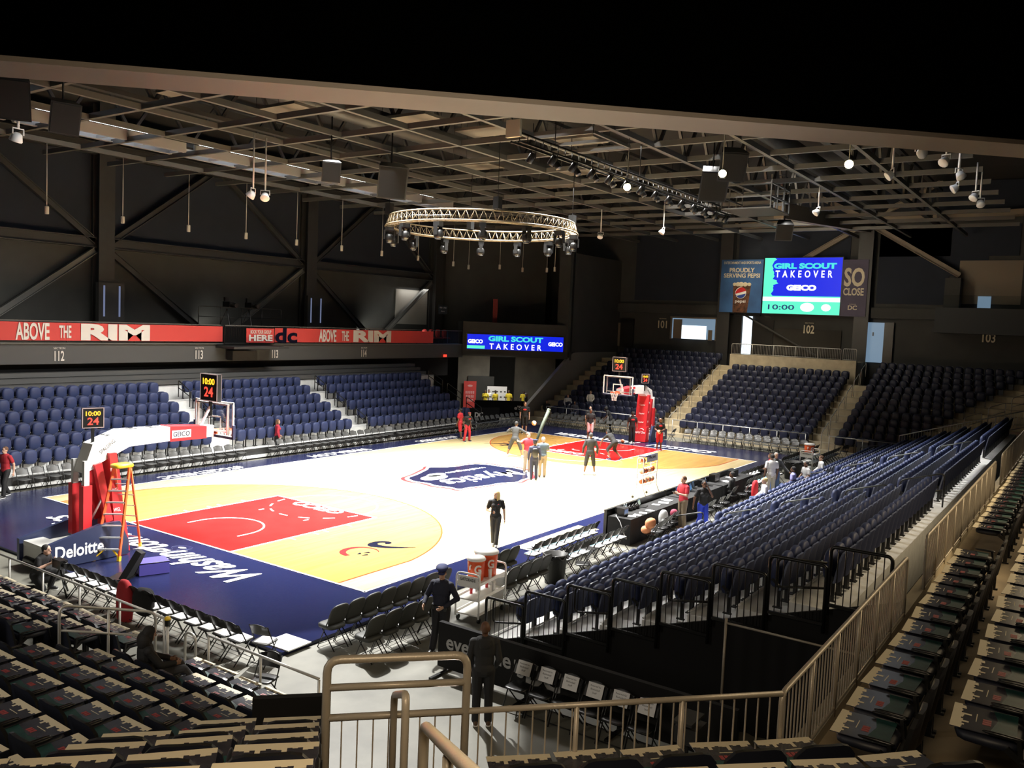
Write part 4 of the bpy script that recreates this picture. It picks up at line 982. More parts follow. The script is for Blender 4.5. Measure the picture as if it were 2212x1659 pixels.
# front rails of the camera end stand
def frontrail(lab, p, q, z1, z0, m, n, drop=None):
    t = thing('railing', lab, 'railing', (p[0], p[1], z0)); d = Vector((q[0] - p[0], q[1] - p[1], 0)); h = z1 - z0
    b = MB(); b.tube([(0, 0, h), d + Vector((0, 0, h))], .024, 8); obj('top_rail', b, m, t)
    for i in range(n + 1): b = MB(); b.tube([d * (i / n), d * (i / n) + Vector((0, 0, h))], .022, 6); obj('post', b, m, t)
    return t
frontrail('grey front rail of the end stand, from beside the backstop to the red jacket', (-20.22, -1.2), (-20.22, -8.35), 1.1, -.08, RG, 5)
frontrail('grey front rail of the end stand ending at the bright floor patch', (-20.22, -9.64), (-20.24, -12.4), 1.1, -.08, RG, 2)
loop('grey aisle handrail of the end stand beside the seated person', [(-22.4, -8.9, 1.0), (-22.4, -8.9, 2.02), (-20.75, -8.9, 1.48), (-20.75, -8.9, .2)], RG, .024, .16, [((-21.6, -8.9, 1.8), (-21.6, -8.9, .5)), ((-22.4, -8.9, 1.62), (-20.75, -8.9, 1.05))])
loop('small arched grey rail at the foot of the end stand aisle', [(-20.2, -8.95, -.08), (-20.2, -8.95, 1.0), (-20.2, -9.25, 1.0), (-20.2, -9.25, -.08)], RG, .024, .15)
t = thing('barrier_post', 'grey post with a black and yellow cap at the end stand aisle', 'post', (-20.2, -8.42, -.08))
b = MB(); b.tube([(0, 0, 0), (0, 0, 1.1)], .03, 8); obj('pole', b, RG, t)
b = MB(); b.lathe([(.05, 0), (.055, .12), (.05, .13)], 10, 0, (0, 0, 1.05)); c2 = obj('cap', b, M['black'], t)
b = MB(); b.lathe([(.057, 0), (.057, .03), (.03, .06)], 10, 0, (0, 0, 1.16)); obj('cap_top', b, M['yellow'], c2)
# black stepped side railings of the tier bank
BK = M['black']
for i in range(8):
    y = -11.68 - .98 * i; zt = .92 + .336 * i; zb = max(-.05, zt - 1.02)
    t = thing('side_railing', 'black barred side railing of the tier bank, %s step up from the floor' % nth(i + 1), 'railing', (-14.9, y, zb), 0, 'stepped black side railings'); h = zt - zb
    b = MB(); b.tube(rnd_path([(0, 0, -.1), (0, 0, h), (0, -.93, h), (0, -.93, -.1)], .09), .03, 8); obj('frame', b, BK, t)
    b = MB(); b.bar((0, 0, .05), (0, -.93, .05), .05); obj('bottom_rail', b, BK, t)
    b = MB()
    for k in range(1, 8): b.tube([(0, -.116 * k, .05), (0, -.116 * k, h)], .009, 4, 0, False, False)
    obj('baluster_slats', b, BK, t)
    if i % 2 == 0:
        b = MB(); b.tube(rnd_path([(.12, -.9, h + .02), (.12, -.1, h - .05), (.12, -.1, h - .55), (.12, -.92, h - .4)], .1), .022, 8); obj('hand_loop', b, BK, t)
b = MB(); b.prism([(-11.9, -.1), (-11.9, .02), (-19.6, 2.55), (-19.6, -.1)], -.03, .03, 0, Matrix.Translation((-14.8, 0, 0)) @ Matrix(((0, 0, 1, 0), (1, 0, 0, 0), (0, 1, 0, 0), (0, 0, 0, 1)))); struct('wall_tier_side', b, M['blackcloth'])
# black aisle loops on the tier bank
for ai, (ax, wd_) in enumerate(AIS):
    for n_, j in enumerate((-1, 1, 3, 5, 6.6) if ai == 0 else (0, 2, 4, 6)):
        y, z = -12.25 - .89 * j, max(-.08, .315 * j); x = ax + .5
        loop('black looped aisle handrail, %s up in the %s tier bank aisle' % (nth(n_ + 1), 'first' if ai == 0 else 'second'), [(x, y - .55, z + .05), (x, y - .55, z + 1.02), (x, y + .55, z + .68), (x, y + .55, z + .22), (x, y - .5, z + .55)], BK, .022, .14)
loop('black looped handrail on the floor at the far end of the tier bank', [(19.3, -12.6, .0), (19.3, -12.6, .95), (19.3, -11.6, .75), (19.3, -11.6, .35), (19.3, -12.55, .5)], BK, .022, .14)
# rail along the far end of the tier bank, end-stand front rails, stair rails
t = thing('railing', 'sloping steel fence climbing beside the far end of the tier bank', 'railing', (20.15, -13.35, .55))
d = Vector((0, -5.9, 1.95)); b = MB(); b.tube([(0, 0, -.4), (0, 0, .93), d + Vector((0, 0, .93))], .028, 6); b.tube([(0, 0, .1), d + Vector((0, 0, .1))], .024, 6); obj('top_rail', b, RG, t)
for i in range(1, 5): b = MB(); b.tube([d * (i / 4), d * (i / 4) + Vector((0, 0, .93))], .024, 6); obj('post', b, RG, t)
b = MB()
for i in range(1, 44): b.tube([d * (i / 44) + Vector((0, 0, .1)), d * (i / 44) + Vector((0, 0, .93))], .009, 4, 0, False, False)
obj('baluster_slats', b, RG, t)
frontrail('pale front rail before the section below the landing', (20.1, -.3), (20.1, -8.45), 1.05, -.08, RG, 5)
frontrail('pale front rail before the section by the parapet', (20.1, 9.0), (20.1, 1.05), 1.05, -.08, RG, 5)
frontrail('pale front rail before the section by the tier bank', (20.1, -9.75), (20.1, -13.3), 1.05, -.08, RG, 2)
fence('steel railing along the landing above the section under number 102', (30.75, .1, 5.05), (30.75, -7.5, 5.05), .75, RG, 1.5, .11, r=.022)
fence('short steel railing piece at the end of the landing', (30.75, -7.65, 5.05), (30.75, -8.5, 5.05), .78, RG, 1.5, .11, r=.022)
for nm, y0, lab in (('a', .35, 'by the parapet and below the landing'), ('b', -9.1, 'below the landing and by the tier bank')):
    for k in range(5 if nm == 'a' else 6):
        r0 = 2 * k; x, z = 21.0 + .87 * r0, .17 + .335 * r0
        loop('steel stair rail, %s up between sections %s' % (nth(k + 1), lab), [(x, y0, z), (x, y0, z + .95), (x + 1.35, y0, z + 1.45), (x + 1.35, y0, z + .5)], RG, .022, .1)
for k in range(5):
    z = [1.0, 1.55, 2.1, 2.65, 3.2][k]; x = 22.3 + 1.25 * k; y = -15.0 - 1.0 * k
    loop('rounded steel aisle rail, %s up in the dark corner beyond the tier bank' % nth(k + 1), [(x, y, z - .2), (x, y, z + .95), (x + .7, y - .75, z + 1.25), (x + .7, y - .75, z)], RG, .022, .14, [((x, y, z + .45), (x + .7, y - .75, z + .75))])
# rails on the far bank aisles
for ax, lab in ((-5.0, 'camera side'), (3.65, 'tunnel side')):
    for k, r0 in enumerate((1, 3, 5)):
        y, z = LB[r0]
        loop('black bent handrail, %s up in the %s aisle of the far bank' % (nth(k + 1), lab), [(ax + .45, y - .9, z - .3), (ax + .45, y - .9, z + .45), (ax + .45, y, z + .9), (ax + .45, y, z + .1)], BK, .025, .08, [((ax + .45, y - .9, z + .2), (ax + .45, y, z + .55))])
for k in range(3):
    y, z = 10.6 + 1.6 * k, .5 + .75 * k
    loop('black bent handrail, %s up beside the tunnel end of the far bank' % nth(k + 1), [(13.7, y - .8, z - .3), (13.7, y - .8, z + .75), (13.7, y + .4, z + 1.35), (13.7, y + .4, z + .2)], BK, .025, .08, [((13.7, y - .8, z + .4), (13.7, y + .4, z + .95))])
# ---------------------------------------------------------------- basketball hoops
def hoop(s, lab, wgl):
    t = thing('basketball_hoop', lab, 'basketball hoop', (s * 16.6, 0, 0), 0 if s > 0 else pi)
    # local: +x away from court; board faces -x; centre of mast at x=0.4
    ox = -16.6
    W_, RD, NV = M['white'], M['red'], mat('navy_pad_vinyl', (.02, .028, .07), .4)
    b = MB()
    for sy in (-1, 1): b.prism([(-.35, .02), (1.9, .02), (1.9, .62), (.45, .95), (-.1, .95), (-.35, .4)], -.06, .06, 0, Matrix.Translation((0, sy * .62, 0)) @ Matrix.Rotation(pi / 2, 4, 'X'))
    obj('base_panel', b, NV, t)
    b = MB(); b.box((.85, 0, .3), (1.9, 1.1, .35)); b.box((1.6, 0, .53), (.5, .9, .12)); base = obj('base', b, mat('base_machinery', (.45, .45, .43), .5), t)
    b = MB(); b.tube([(1.8, -.4, .1), (1.8, .4, .1)], .1, 10); obj('roller_wheel', b, M['black'], base)
    # front pad, mast pads
    b = MB(); b.prism([(-.42, .85), (-.30, 2.0), (-.18, 2.75), (.02, 2.75), (-.02, 2.0), (-.12, .85)], -.36, .36, 0, Matrix.Rotation(pi / 2, 4, 'X')); fp = obj('front_pad', b, RD, t)
    b = MB(); b.prism([(-.55, .02), (-.42, .9), (-.1, .9), (-.1, .02)], -.42, .42, 0, Matrix.Rotation(pi / 2, 4, 'X')); lp = obj('lower_pad', b, RD, t)
    fx = lambda z: -.42 + (z - .85) * .105 - .012
    word = 'WGL' if wgl else 'Capital'
    for z in (1.15, 1.65, 2.15): letters(word, W_, fp, (fx(z), 0.0, z), (0, -1, 0), (.1, 0, 1), extrude=.003, width=.34, height=.11, bold=.01)
    for z in (1.2, 1.75, 2.3): letters('WGL' if wgl else '1', W_, fp, (-.2 + (z - 1.2) * .1, .365 , z), (-1, 0, 0), (0, 0, 1), extrude=.003, width=.2 if wgl else .06, height=.1); letters('WGL' if wgl else '1', W_, fp, (-.2 + (z - 1.2) * .1, -.365, z), (1, 0, 0), (0, 0, 1), extrude=.003, width=.24 if wgl else .06, height=.11)
    if not wgl:
        letters('Capital One', W_, lp, (-.50, .0, .55), (0, -1, 0), (.14, 0, 1), extrude=.003, width=.72, height=.2, shear=.2)
        b = MB(); seg = [(-.505, .05 - .33 * i / 12, .70 + .08 * sin(pi * i / 12)) for i in range(13)]; b.strip(seg, [(p[0] + .006, p[1], p[2] + .05 * i / 12) for i, p in enumerate(seg)]); obj('swoosh_mark', b, W_, lp)
    for sy in (-1, 1):
        b = MB(); b.bar((.62, sy * .27, .6), (.62, sy * .27, 1.95), .2, .24); obj('mast_pad', b, RD, t)
        b = MB(); b.bar((.62, sy * .27, .5), (.62, sy * .27, 2.6), .11, .14); obj('mast', b, mat('grey_mast', (.5, .5, .48), .4), t)
        b = MB(); b.bar((.0, sy * .27, .9), (.32, sy * .27, 2.5), .16, .2); obj('strut_pad', b, RD, t)
    b = MB(); b.tube([(.62, .3, .8), (.1, .3, 1.7)], .03, 6); b.tube([(.4, -.3, .7), (.62, -.3, 1.2)], .025, 6); obj('hydraulic_cylinder', b, M['alu'], t)
    # arm: thick white padded boom, bent
    up = [(.68, 2.28), (.42, 3.02), (-.42, 3.32), (-1.85, 3.30), (-3.05, 3.22)]; lo = [(.36, 2.36), (.20, 2.50), (-.62, 2.86), (-1.85, 2.90), (-3.05, 2.90)]
    def armpart(name, i0, i1, m, hw=.24, grow=0.0):
        b = MB(); pts = [(x, z + grow) for x, z in up[i0:i1 + 1]] + [(x, z - grow) for x, z in reversed(lo[i0:i1 + 1])]
        b.prism(pts, -hw, hw, 0, Matrix.Rotation(pi / 2, 4, 'X')); return obj(name, b, m, t)
    arm = armpart('boom_pad', 0, 3, W_)
    sl = armpart('boom_sleeve', 3, 4, RD, .26, .02)
    for sy in (-1, 1):
        q_ = 1 if sy < 0 else -1
        b = MB(); b.box((-2.2, sy * .268, 3.08), (.62, .006, .22)); lg = obj('sponsor_patch', b, W_, sl)
        letters('GEICO', M['logo_navy'], lg, (-2.2, sy * .273, 3.08), (q_, 0, 0), (0, 0, 1), extrude=.002, width=.54, height=.14, bold=.01)
        letters('SPALDING', M['black'], arm, (.02, sy * .243, 2.92), (q_ * .8, 0, -.6 * q_ * (1 if sy < 0 else 1)) if sy < 0 else (-.8, 0, .6), (.6, 0, .8), extrude=.002, width=.5, height=.1)
    b = MB()
    for x, z in ((-.1, 3.21), (-.8, 3.325), (-1.4, 3.315)): b.box((x, -.1, z), (.22, .05, .012)); b.box((x, .1, z), (.22, .05, .012))
    obj('top_slots_marking', b, M['black'], arm)
    b = MB(); b.box((-3.2, 0, 3.06), (.35, .3, .34)); b.bar((-3.0, 0, 3.2), (-3.38, 0, 3.85), .06); obj('board_mount', b, W_, t)
    # backboard
    bx = -(16.6 - 13.106) ; zc = 3.43
    b = MB(); b.box((bx, 0, zc), (.02, 1.78, 1.02)); bd = obj('backboard', b, M['glass'], t)
    b = MB()
    for y in (-.89, .89): b.box((bx, y, zc), (.05, .05, 1.067))
    for z in (zc - .508, zc + .508): b.box((bx, 0, z), (.05, 1.83, .05))
    obj('border', b, W_, bd)
    b = MB()
    for y in (-.28, .28): b.box((bx - .012, y, 3.27), (.006, .05, .45))
    for z in (3.06, 3.48): b.box((bx - .012, 0, z), (.006, .61, .05))
    obj('target_square_border', b, W_, bd)
    b = MB(); b.box((bx + .06, 0, zc + .45), (.08, 1.5, .05)); b.box((bx + .06, -.72, zc), (.07, .05, .9)); b.box((bx + .06, .72, zc), (.07, .05, .9)); b.box((bx + .06, 0, zc - .36), (.08, 1.5, .05)); obj('support_frame', b, M['alu'], t)
    b = MB(); b.box((bx, 0, 2.90), (.09, 1.9, .07)); b.box((bx, .93, 3.08), (.09, .06, .42)); b.box((bx, -.93, 3.08), (.09, .06, .42)); obj('edge_padding', b, NV, bd)
    # rim and net
    rim = mat('orange_rim', (.65, .09, .02), .35)
    b = MB(); rc = bx - .38; b.tube([(rc + .228 * cos(2 * pi * i / 28), .228 * sin(2 * pi * i / 28), 3.05) for i in range(28)], .012, 6, 0, True); b.box((bx - .08, 0, 3.05), (.16, .2, .04)); b.box((bx - .02, 0, 3.02), (.03, .26, .16)); rm = obj('rim', b, rim, t)
    b = MB(); n = 12
    for i in range(n):
        for sg in (1, -1):
            pts = []
            for k in range(6):
                q = k / 5; a = 2 * pi * (i + sg * .5 * k * .5) / n; r_ = .222 - .10 * min(1, q * 1.3); pts.append((rc + r_ * cos(a), r_ * sin(a), 3.04 - .44 * q))
            b.tube(pts, .006, 4, 0, False, False)
    obj('net', b, W_, rm)
    return t
def clock(lab, p, rz, w=.52, h=.53, dep=.1, two=False, sign=1):
    t = thing('shot_clock_mount', lab, 'shot clock', p, rz)
    b = MB(); b.box((0, 0, 0), (w, dep, h)); cs = obj('housing', b, M['black'], t)
    for sg in ((1, -1) if two else (1,)):
        y = -sg * (dep / 2 + .003); X = ((sg, 0, 0), (0, 0, 1))
        b = MB()
        for c, d in (((0, y, h / 2 - .01), (w, .012, .02)), ((0, y, -h / 2 + .01), (w, .012, .02)), ((w / 2 - .01, y, 0), (.02, .012, h)), ((-w / 2 + .01, y, 0), (.02, .012, h))): b.box(c, d)
        obj('border', b, mat('glowing_clock_edge', (.9, .65, .6), .4, emit=.35), cs)
        letters('10:00', M['led_amber'], cs, (0, y - sg * .003, h * .22), *X, extrude=.002, width=w * .68, height=h * .23, bold=.02)
        letters('24', M['led_red'], cs, (0, y - sg * .003, -h * .16), *X, extrude=.002, width=w * .52, height=h * .36, bold=.015)
    b = MB(); b.bar((0, 0, -h / 2), (0, 0, -h / 2 - .45), .07); obj('pole', b, M['black'], t)
    return t
hoop(-1, 'near basketball hoop with red pads and white boom, beside the orange ladder', True)
hoop(1, 'far basketball hoop with red pads before the end stand', False)
letters('Deloitte.', M['white'], bpy.data.objects['basketball_hoop'], (.95, .685, .40), (-1, 0, 0), (0, 0, 1), name='sponsor_lettering', extrude=.003, width=1.35, height=.34, bold=.02)
letters('Deloitte.', M['white'], bpy.data.objects['basketball_hoop.001'], (.95, -.685, .40), (1, 0, 0), (0, 0, 1), name='sponsor_lettering', extrude=.003, width=1.35, height=.34, bold=.02)
clock('square shot clock on a short pole over the near boom', (-16.92, -.05, 3.70), R(-16), .54, .54)
clock('tall shot clock above the near backboard', (-13.25, 0, 4.36), R(-90), .82, .82, .14, True)
clock('shot clock above the far backboard', (13.2, 0, 4.6), R(-90), .84, .80, .14, True)
clock('small shot clock on the far hoop boom seen edge on', (15.95, -.25, 3.74), R(-32), .5, .54)
# orange step ladder by the near hoop
t = thing('step_ladder', 'orange step ladder with a yellow top standing beside the near hoop', 'ladder', (-16.55, -.86, 0), 0)
OR, YE, AL = M['orange'], M['yellow'], M['alu']
fl, fr_, bl, br_ = [Vector(q) - Vector((-16.55, -.86, 0)) for q in ((-17.2, -.62, 0), (-16.78, -1.1, 0), (-15.85, .35, 0), (-15.62, -.22, 0))]
tl, tr_ = Vector((-.12, .20, 2.42)), Vector((.13, -.1, 2.42))
for nm, p, q in (('front_rail_leg', fl, tl), ('front_rail_leg', fr_, tr_), ('rear_rail_leg', bl, tl + Vector((.1, .1, -.05))), ('rear_rail_leg', br_, tr_ + Vector((.1, .1, -.05)))):
    b = MB(); b.bar(p + (q - p) * .03, q, .045, .07); lg = obj(nm, b, OR, t)
    b = MB(); b.bar(p, p + (q - p) * .05, .07, .09); obj('yellow_foot', b, YE, lg)
for k in range(1, 8):
    q = k / 8; b = MB(); b.bar(fl + (tl - fl) * q, fr_ + (tr_ - fr_) * q, .09, .03); obj('step', b, AL, t)
for k in range(1, 7):
    q = k / 7.5; b = MB(); b.bar(bl + (tl - bl) * q, br_ + (tr_ - br_) * q, .025, .02); obj('rear_bar', b, AL, t)
b = MB(); b.ell((.03, .08, 2.47), (.26, .2, .06), 5, 12, 6); obj('top_cap', b, YE, t)
for sg, p in ((1, fl), (-1, fr_)): b = MB(); o_ = fr_ if sg > 0 else fl; b.bar(p + (tl - fl) * .03, p + (o_ - p) * .33 + (tl - fl) * .12, .05, .03); obj('yellow_brace', b, YE, t)
# ---------------------------------------------------------------- folding chairs
def folding(name, kind):
    "faces +y; kind grey / black / padded"
    t = thing(name, '', 'chair'); pad = kind == 'padded'
    sm = M['padded'] if pad else M['grey_plastic'] if kind == 'grey' else M['black']
    BKm = M['black']
    for s in (-1, 1):
        b = MB(); b.tube([(s * .215, .22, 0), (s * .215, .02, .42), (s * .21, -.17, .80)], .012, 5); obj('front_leg', b, BKm, t)
        b = MB(); b.tube([(s * .19, -.25, 0), (s * .19, .14, .43)], .012, 5); obj('rear_leg', b, BKm, t)
    b = MB(); b.tube([(-.215, .19, .06), (.215, .19, .06)], .009, 4); obj('front_stretcher', b, BKm, t)
    b = MB(); b.tube([(-.19, -.19, .07), (.19, -.19, .07)], .009, 4); obj('rear_stretcher', b, BKm, t)
    b = MB()
    if pad: b.ell((0, .05, .45), (.235, .235, .055), 4, 14, 8)
    else: b.ell((0, .04, .435), (.205, .205, .018), 5, 12, 6)
    obj('seat', b, sm, t)
    if pad:
        b = MB(); X = Matrix.Translation((0, -.13, .70)) @ Matrix.Rotation(R(22), 4, 'X'); b.ell((0, 0, 0), (.245, .04, .255), 3.4, 14, 10, 0, X)
    else:
        b = MB(); vs = []
        for z, y in ((.60, -.075), (.70, -.122), (.80, -.17), (.83, -.18)):
            for i in range(7):
                u = -1 + i / 3; zz = z - (.05 * u * u if z > .81 else 0); vs.append((u * .20 * (1 if z < .82 else .92), y - .03 * (1 - u * u), zz))
        b.add(vs, [(k * 7 + i, k * 7 + i + 1, k * 7 + 8 + i, k * 7 + 7 + i) for k in range(3) for i in range(6)], 0, True)
        vs2 = [(x, y - .012, z) for x, y, z in vs]; b.add(vs2, [(k * 7 + i, k * 7 + 7 + i, k * 7 + 8 + i, k * 7 + i + 1) for k in range(3) for i in range(6)], 0, True)
        b.tube([vs[21 + i] for i in range(7)], .012, 5)
    obj('backrest', b, sm, t)
    return t
f_grey, f_black, f_pad = folding('folding_chair', 'grey'), folding('black_folding_chair', 'black'), folding('padded_folding_chair', 'padded')
FZ = -.08
def papers(x, y, z, rz, lab, grp, blue=False, w=.30, d=.34):
    b = MB(); b.box((0, 0, 0), (w, d, .012))
    mats = [M['paper'], mat('light_blue_print', (.12, .42, .62), .6), M['red']]
    if blue: b.box((0, d * .32, .0065), (w, d * .3, .002), 1); b.box((w * .3, -d * .3, .0065), (w * .18, d * .1, .002), 2)
    nm = 'folded_towel' if blue else 'paper_sheet'
    o = bpy.data.objects.new(nm, papers.m.setdefault((blue, w), None) or b.mesh(nm, mats)); papers.m[(blue, w)] = o.data
    COL.objects.link(o); o.location = (x, y, z); o.rotation_euler.z = rz; tag(o, lab, 'towel' if blue else 'paper', grp)
papers.m = {}
# far sideline, three runs facing the court
i = 0
for x0, x1, run in ((-14.4, -4.5, 'first'), (-3.25, 4.7, 'second'), (5.5, 17.6, 'third')):
    n = int((x1 - x0) / .53)
    for i in range(n):
        place(f_grey, (x0 + .26 + (x1 - x0) / n * i, 9.42, FZ), pi + rn.uniform(-.04, .04), 'grey folding chair along the far sideline, %s in the %s run from the camera end' % (nth(i + 1), run), 'grey folding chairs along the far sideline')
for k, (xx, yy, rz) in enumerate(((5.05, 9.55, pi * .8), (17.9, 9.3, 2.4))):
    place(f_grey, (xx, yy, FZ), rz, 'grey folding chair turned aside at the %s of the third far sideline run' % ('start' if k == 0 else 'end'), 'turned folding chairs')
# far baseline, two rows each side of the hoop
for xx, row in ((18.55, 'front'), (19.45, 'back')):
    for y0, y1, side in ((8.3, 1.0, 'tunnel'), (-1.7, -8.6, 'scorer')):
        n = int((y0 - y1) / .50)
        for i in range(n):
            y = y0 - .25 - (y0 - y1) / n * i - (.2 if row == 'back' else 0)
            place(f_grey, (xx, y, FZ), pi / 2, 'grey folding chair under the far hoop, %s row, %s counted on the %s side' % (row, nth(i + 1), side), 'grey folding chairs on the far baseline')
place(f_grey, (18.2, -1.15, FZ), 0, 'grey folding chair standing sideways next to the far hoop pad', 'single chairs')
# camera side baseline: black chairs with white papers
for i in range(14):
    y = -2.55 - .465 * i
    place(f_black, (-18.78, y, FZ), -pi / 2, 'black folding chair on the near baseline, %s from the hoop' % nth(i + 1), 'black folding chairs on the near baseline')
    if i not in (5, 6): papers(-18.72, y, .375, -pi / 2 + rn.uniform(-.08, .08), 'white paper programme on near baseline chair, %s from the hoop' % nth(i + 1), 'papers on the near baseline chairs', i in (1, 3, 4), .34)
place(f_grey, (-18.55, -9.05, FZ), -pi / 2 + .25, 'grey folding chair set apart at the corner end of the near baseline row', 'single chairs')
papers(-18.5, -9.05, .375, -1.2, 'white paper on the grey chair at the corner of the near baseline', None, False, .3)
place(f_black, (-19.6, -10.4, FZ), 1.9, 'black folding chair back seen just beyond the end stand front rail', 'single chairs')
# team bench: grey padded chairs
for row, yy, xs_ in (('front', -9.42, [-17.08 + .482 * i for i in range(8)]), ('back', -10.44, [-17.06 + .482 * i for i in range(5)])):
    for i, x in enumerate(xs_): place(f_pad, (x, yy, FZ), rn.uniform(-.03, .03), 'grey padded bench chair, %s row, %s from the white mat' % (row, nth(i + 1)), 'padded bench chairs')
for row, yy, xs_ in (('front', -9.48, [-11.83, -11.36, -10.90]), ('back', -10.55, [-12.47, -11.97, -11.48, -11.02])):
    for i, x in enumerate(xs_): place(f_pad, (x, yy, FZ), 0, 'grey padded bench chair past the drinks cart, %s row, %s along' % (row, nth(i + 1)), 'padded bench chairs')
# press rows with towels
for row, yy, x0, n in (('front', -9.5, -9.7, 8), ('back', -10.4, -9.55, 8)):
    for i in range(n):
        x = x0 + .46 * i
        place(f_black, (x, yy, FZ), rn.uniform(-.03, .03), 'black folding chair before the scorers table, %s row, %s from the black bin' % (row, nth(i + 1)), 'black folding chairs by the scorers table')
        if i < 8 and not (row == 'back' and i in (3,)): papers(x, yy + .04, .375, rn.uniform(-.06, .06), 'white and blue folded towel, %s row, %s from the black bin' % (row, nth(i + 1)), 'towels on the chairs', True, .34)
place(f_black, (-9.55, -11.0, FZ), .5, 'black folding chair standing alone behind the towel rows', 'single chairs')
for i, (x, y, rz) in enumerate(((-5.2, -10.95, .15), (-4.75, -10.9, .1), (-4.2, -10.8, .0), (-3.7, -10.75, .2), (-3.2, -10.7, .0), (-1.1, -10.95, .1), (-.5, -10.9, 0), (.4, -10.9, 0), (1.2, -10.85, .1), (2.7, -10.55, .0), (3.3, -10.8, .2), (4.1, -10.8, .1))):
    place(f_black, (x, y, FZ), rz, 'black folding chair pulled up behind the scorers table, %s from its camera end' % nth(i + 1), 'chairs behind the scorers table')
for row, yy, x0, n in (('front', -9.5, 6.3, 10), ('back', -10.35, 4.9, 10)):
    for i in range(n):
        x = x0 + .48 * i
        place(f_black, (x, yy, FZ), .0, 'black folding chair past the scorers table, %s row, %s along' % (row, nth(i + 1)), 'black folding chairs past the table')
        papers(x, yy + .04, .375, 0, 'white towel on chair past the scorers table, %s row, %s along' % (row, nth(i + 1)), 'towels past the table', row == 'back', .34)
for row, yy, x0, n in (('front', -9.5, 12.2, 14), ('back', -10.6, 14.6, 9)):
    for i in range(n):
        place(f_black, (x0 + .47 * i, yy, FZ), 0, 'black folding chair at the far team bench, %s row, %s along' % (row, nth(i + 1)), 'far bench chairs')
place(f_black, (19.7, -10.7, FZ), -.6, 'black folding chair facing sideways at the end of the far team bench', 'single chairs')
# ---------------------------------------------------------------- scorer's table and what is on it
def table(x0, x1, lab):
    t = thing('scorers_table', lab, 'table', ((x0 + x1) / 2, -9.95, FZ)); w = x1 - x0
    b = MB(); b.box((0, 0, .80), (w, .78, .05)); obj('tabletop', b, M['blackcloth'], t)
    n = int(w * 6); b = MB()
    for yy in (-.40, .40):
        b.strip([(-w / 2 + w * i / n, yy + .015 * sin(i * 2.1), .02) for i in range(n + 1)], [(-w / 2 + w * i / n, yy + .004 * sin(i * 2.1), .83) for i in range(n + 1)], 0, None, True)
    for sx in (-1, 1): b.box((sx * w / 2, 0, .42), (.01, .8, .82))
    obj('tablecloth', b, M['blackcloth'], t)
    b = MB(); b.box((0, .50, .50), (w, .10, 1.0)); obj('front_board', b, M['black'], t)
table(-5.55, -1.2, 'black draped scorers table, the section nearest the camera'); table(-1.1, 2.2, 'black draped scorers table, middle section'); table(2.3, 5.7, 'black draped scorers table, the section farthest from the camera')
TZ = FZ + .828
def laptop(x, y, rz, lab, scr):
    t = thing('laptop', lab, 'laptop', (x, y, TZ), rz)
    b = MB(); b.box((0, 0, .01), (.36, .25, .02)); obj('keyboard_base', b, M['black'], t)
    b = MB(); X = Matrix.Translation((0, .125, .02)) @ Matrix.Rotation(R(-12), 4, 'X'); b.box((0, 0, .125), (.36, .012, .25), 0, 0, X); l = obj('lid', b, M['black'], t)
    b = MB(); b.box((0, -.008, .13), (.33, .003, .21), 0, 0, X); b.box((0, -.01, .20), (.33, .003, .04), 1, 0, X); obj('screen', b, [mat('lit_laptop_screen', scr, .4, emit=.8), mat('screen_bar', (.05, .1, .2), .4, emit=.8)], l)
for x, y, rz, lab, sc in ((-3.47, -9.75, .25, 'open laptop with a bright screen on the near table section', (.5, .62, .5)), (2.0, -9.9, .3, 'open laptop with a grey screen beside the seated person in black', (.30, .42, .45)), (.4, -9.95, .2, 'open laptop with a blue screen on the middle table', (.1, .25, .5)), (-.6, -9.85, .2, 'open laptop behind the person in blue trousers', (.05, .1, .3)), (1.0, -9.8, .2, 'dark open monitor at the middle table', (.06, .08, .1))):
    laptop(x, y, rz, lab, sc)
def small_kit(name, x, y, fn, lab, cat):
    t = thing(name, lab, cat, (x, y, TZ)); fn(t)
def phones(t): 
    b = MB(); b.ell((0, 0, .06), (.11, .08, .07), 3, 10, 6); obj('set', b, M['black'], t)
    b = MB(); b.tube([(-.12, 0, .1), (0, 0, .17), (.12, 0, .1)], .02, 6); obj('handset', b, M['black'], t)
for i, x in enumerate((-4.35, -4.1, -3.85)): small_kit('intercom', x, -9.7, phones, 'black intercom handset, %s in the group on the near table section' % nth(i + 1), 'intercom')
def bottle(t):
    b = MB(); b.lathe([(.033, 0), (.035, .14), (.015, .19), (.013, .22)], 10); obj('body', b, mat('clear_water_plastic', (.6, .7, .75), .1, alpha=.6), t)
    b = MB(); b.lathe([(.015, 0), (.015, .02)], 8, 0, (0, 0, .22)); obj('cap', b, M['white'], t)
for i, (x, y) in enumerate(((-4.6, -9.62), (-4.45, -9.62), (-.9, -10.2))): small_kit('water_bottle', x, y, bottle, 'clear water bottle, %s' % ['first of two by the intercoms', 'second of two by the intercoms', 'on the middle table near the red shirt'][i], 'bottle')
for i in range(9):
    x = [-5.1, -4.8, -4.4, -3.9, -2.9, -2.4, -1.9, 3.3, 4.3][i]; y = [-10.15, -10.2, -10.2, -10.2, -9.95, -10.0, -9.9, -10.1, -9.9][i]
    papers(x, y, TZ + .008, rn.uniform(-.5, .5), 'white paper sheet on the scorers table, %s from its camera end' % nth(i + 1), 'papers on the scorers table', False, .2 if i < 5 else .3, .25)
def blob(name, lab, cat, loc, shapes, m, group=None):
    b = MB()
    for c, d, e in shapes: b.ell(c, d, e, 14, 9)
    o = obj(name, b, m, None, loc); tag(o, lab, cat, group); return o
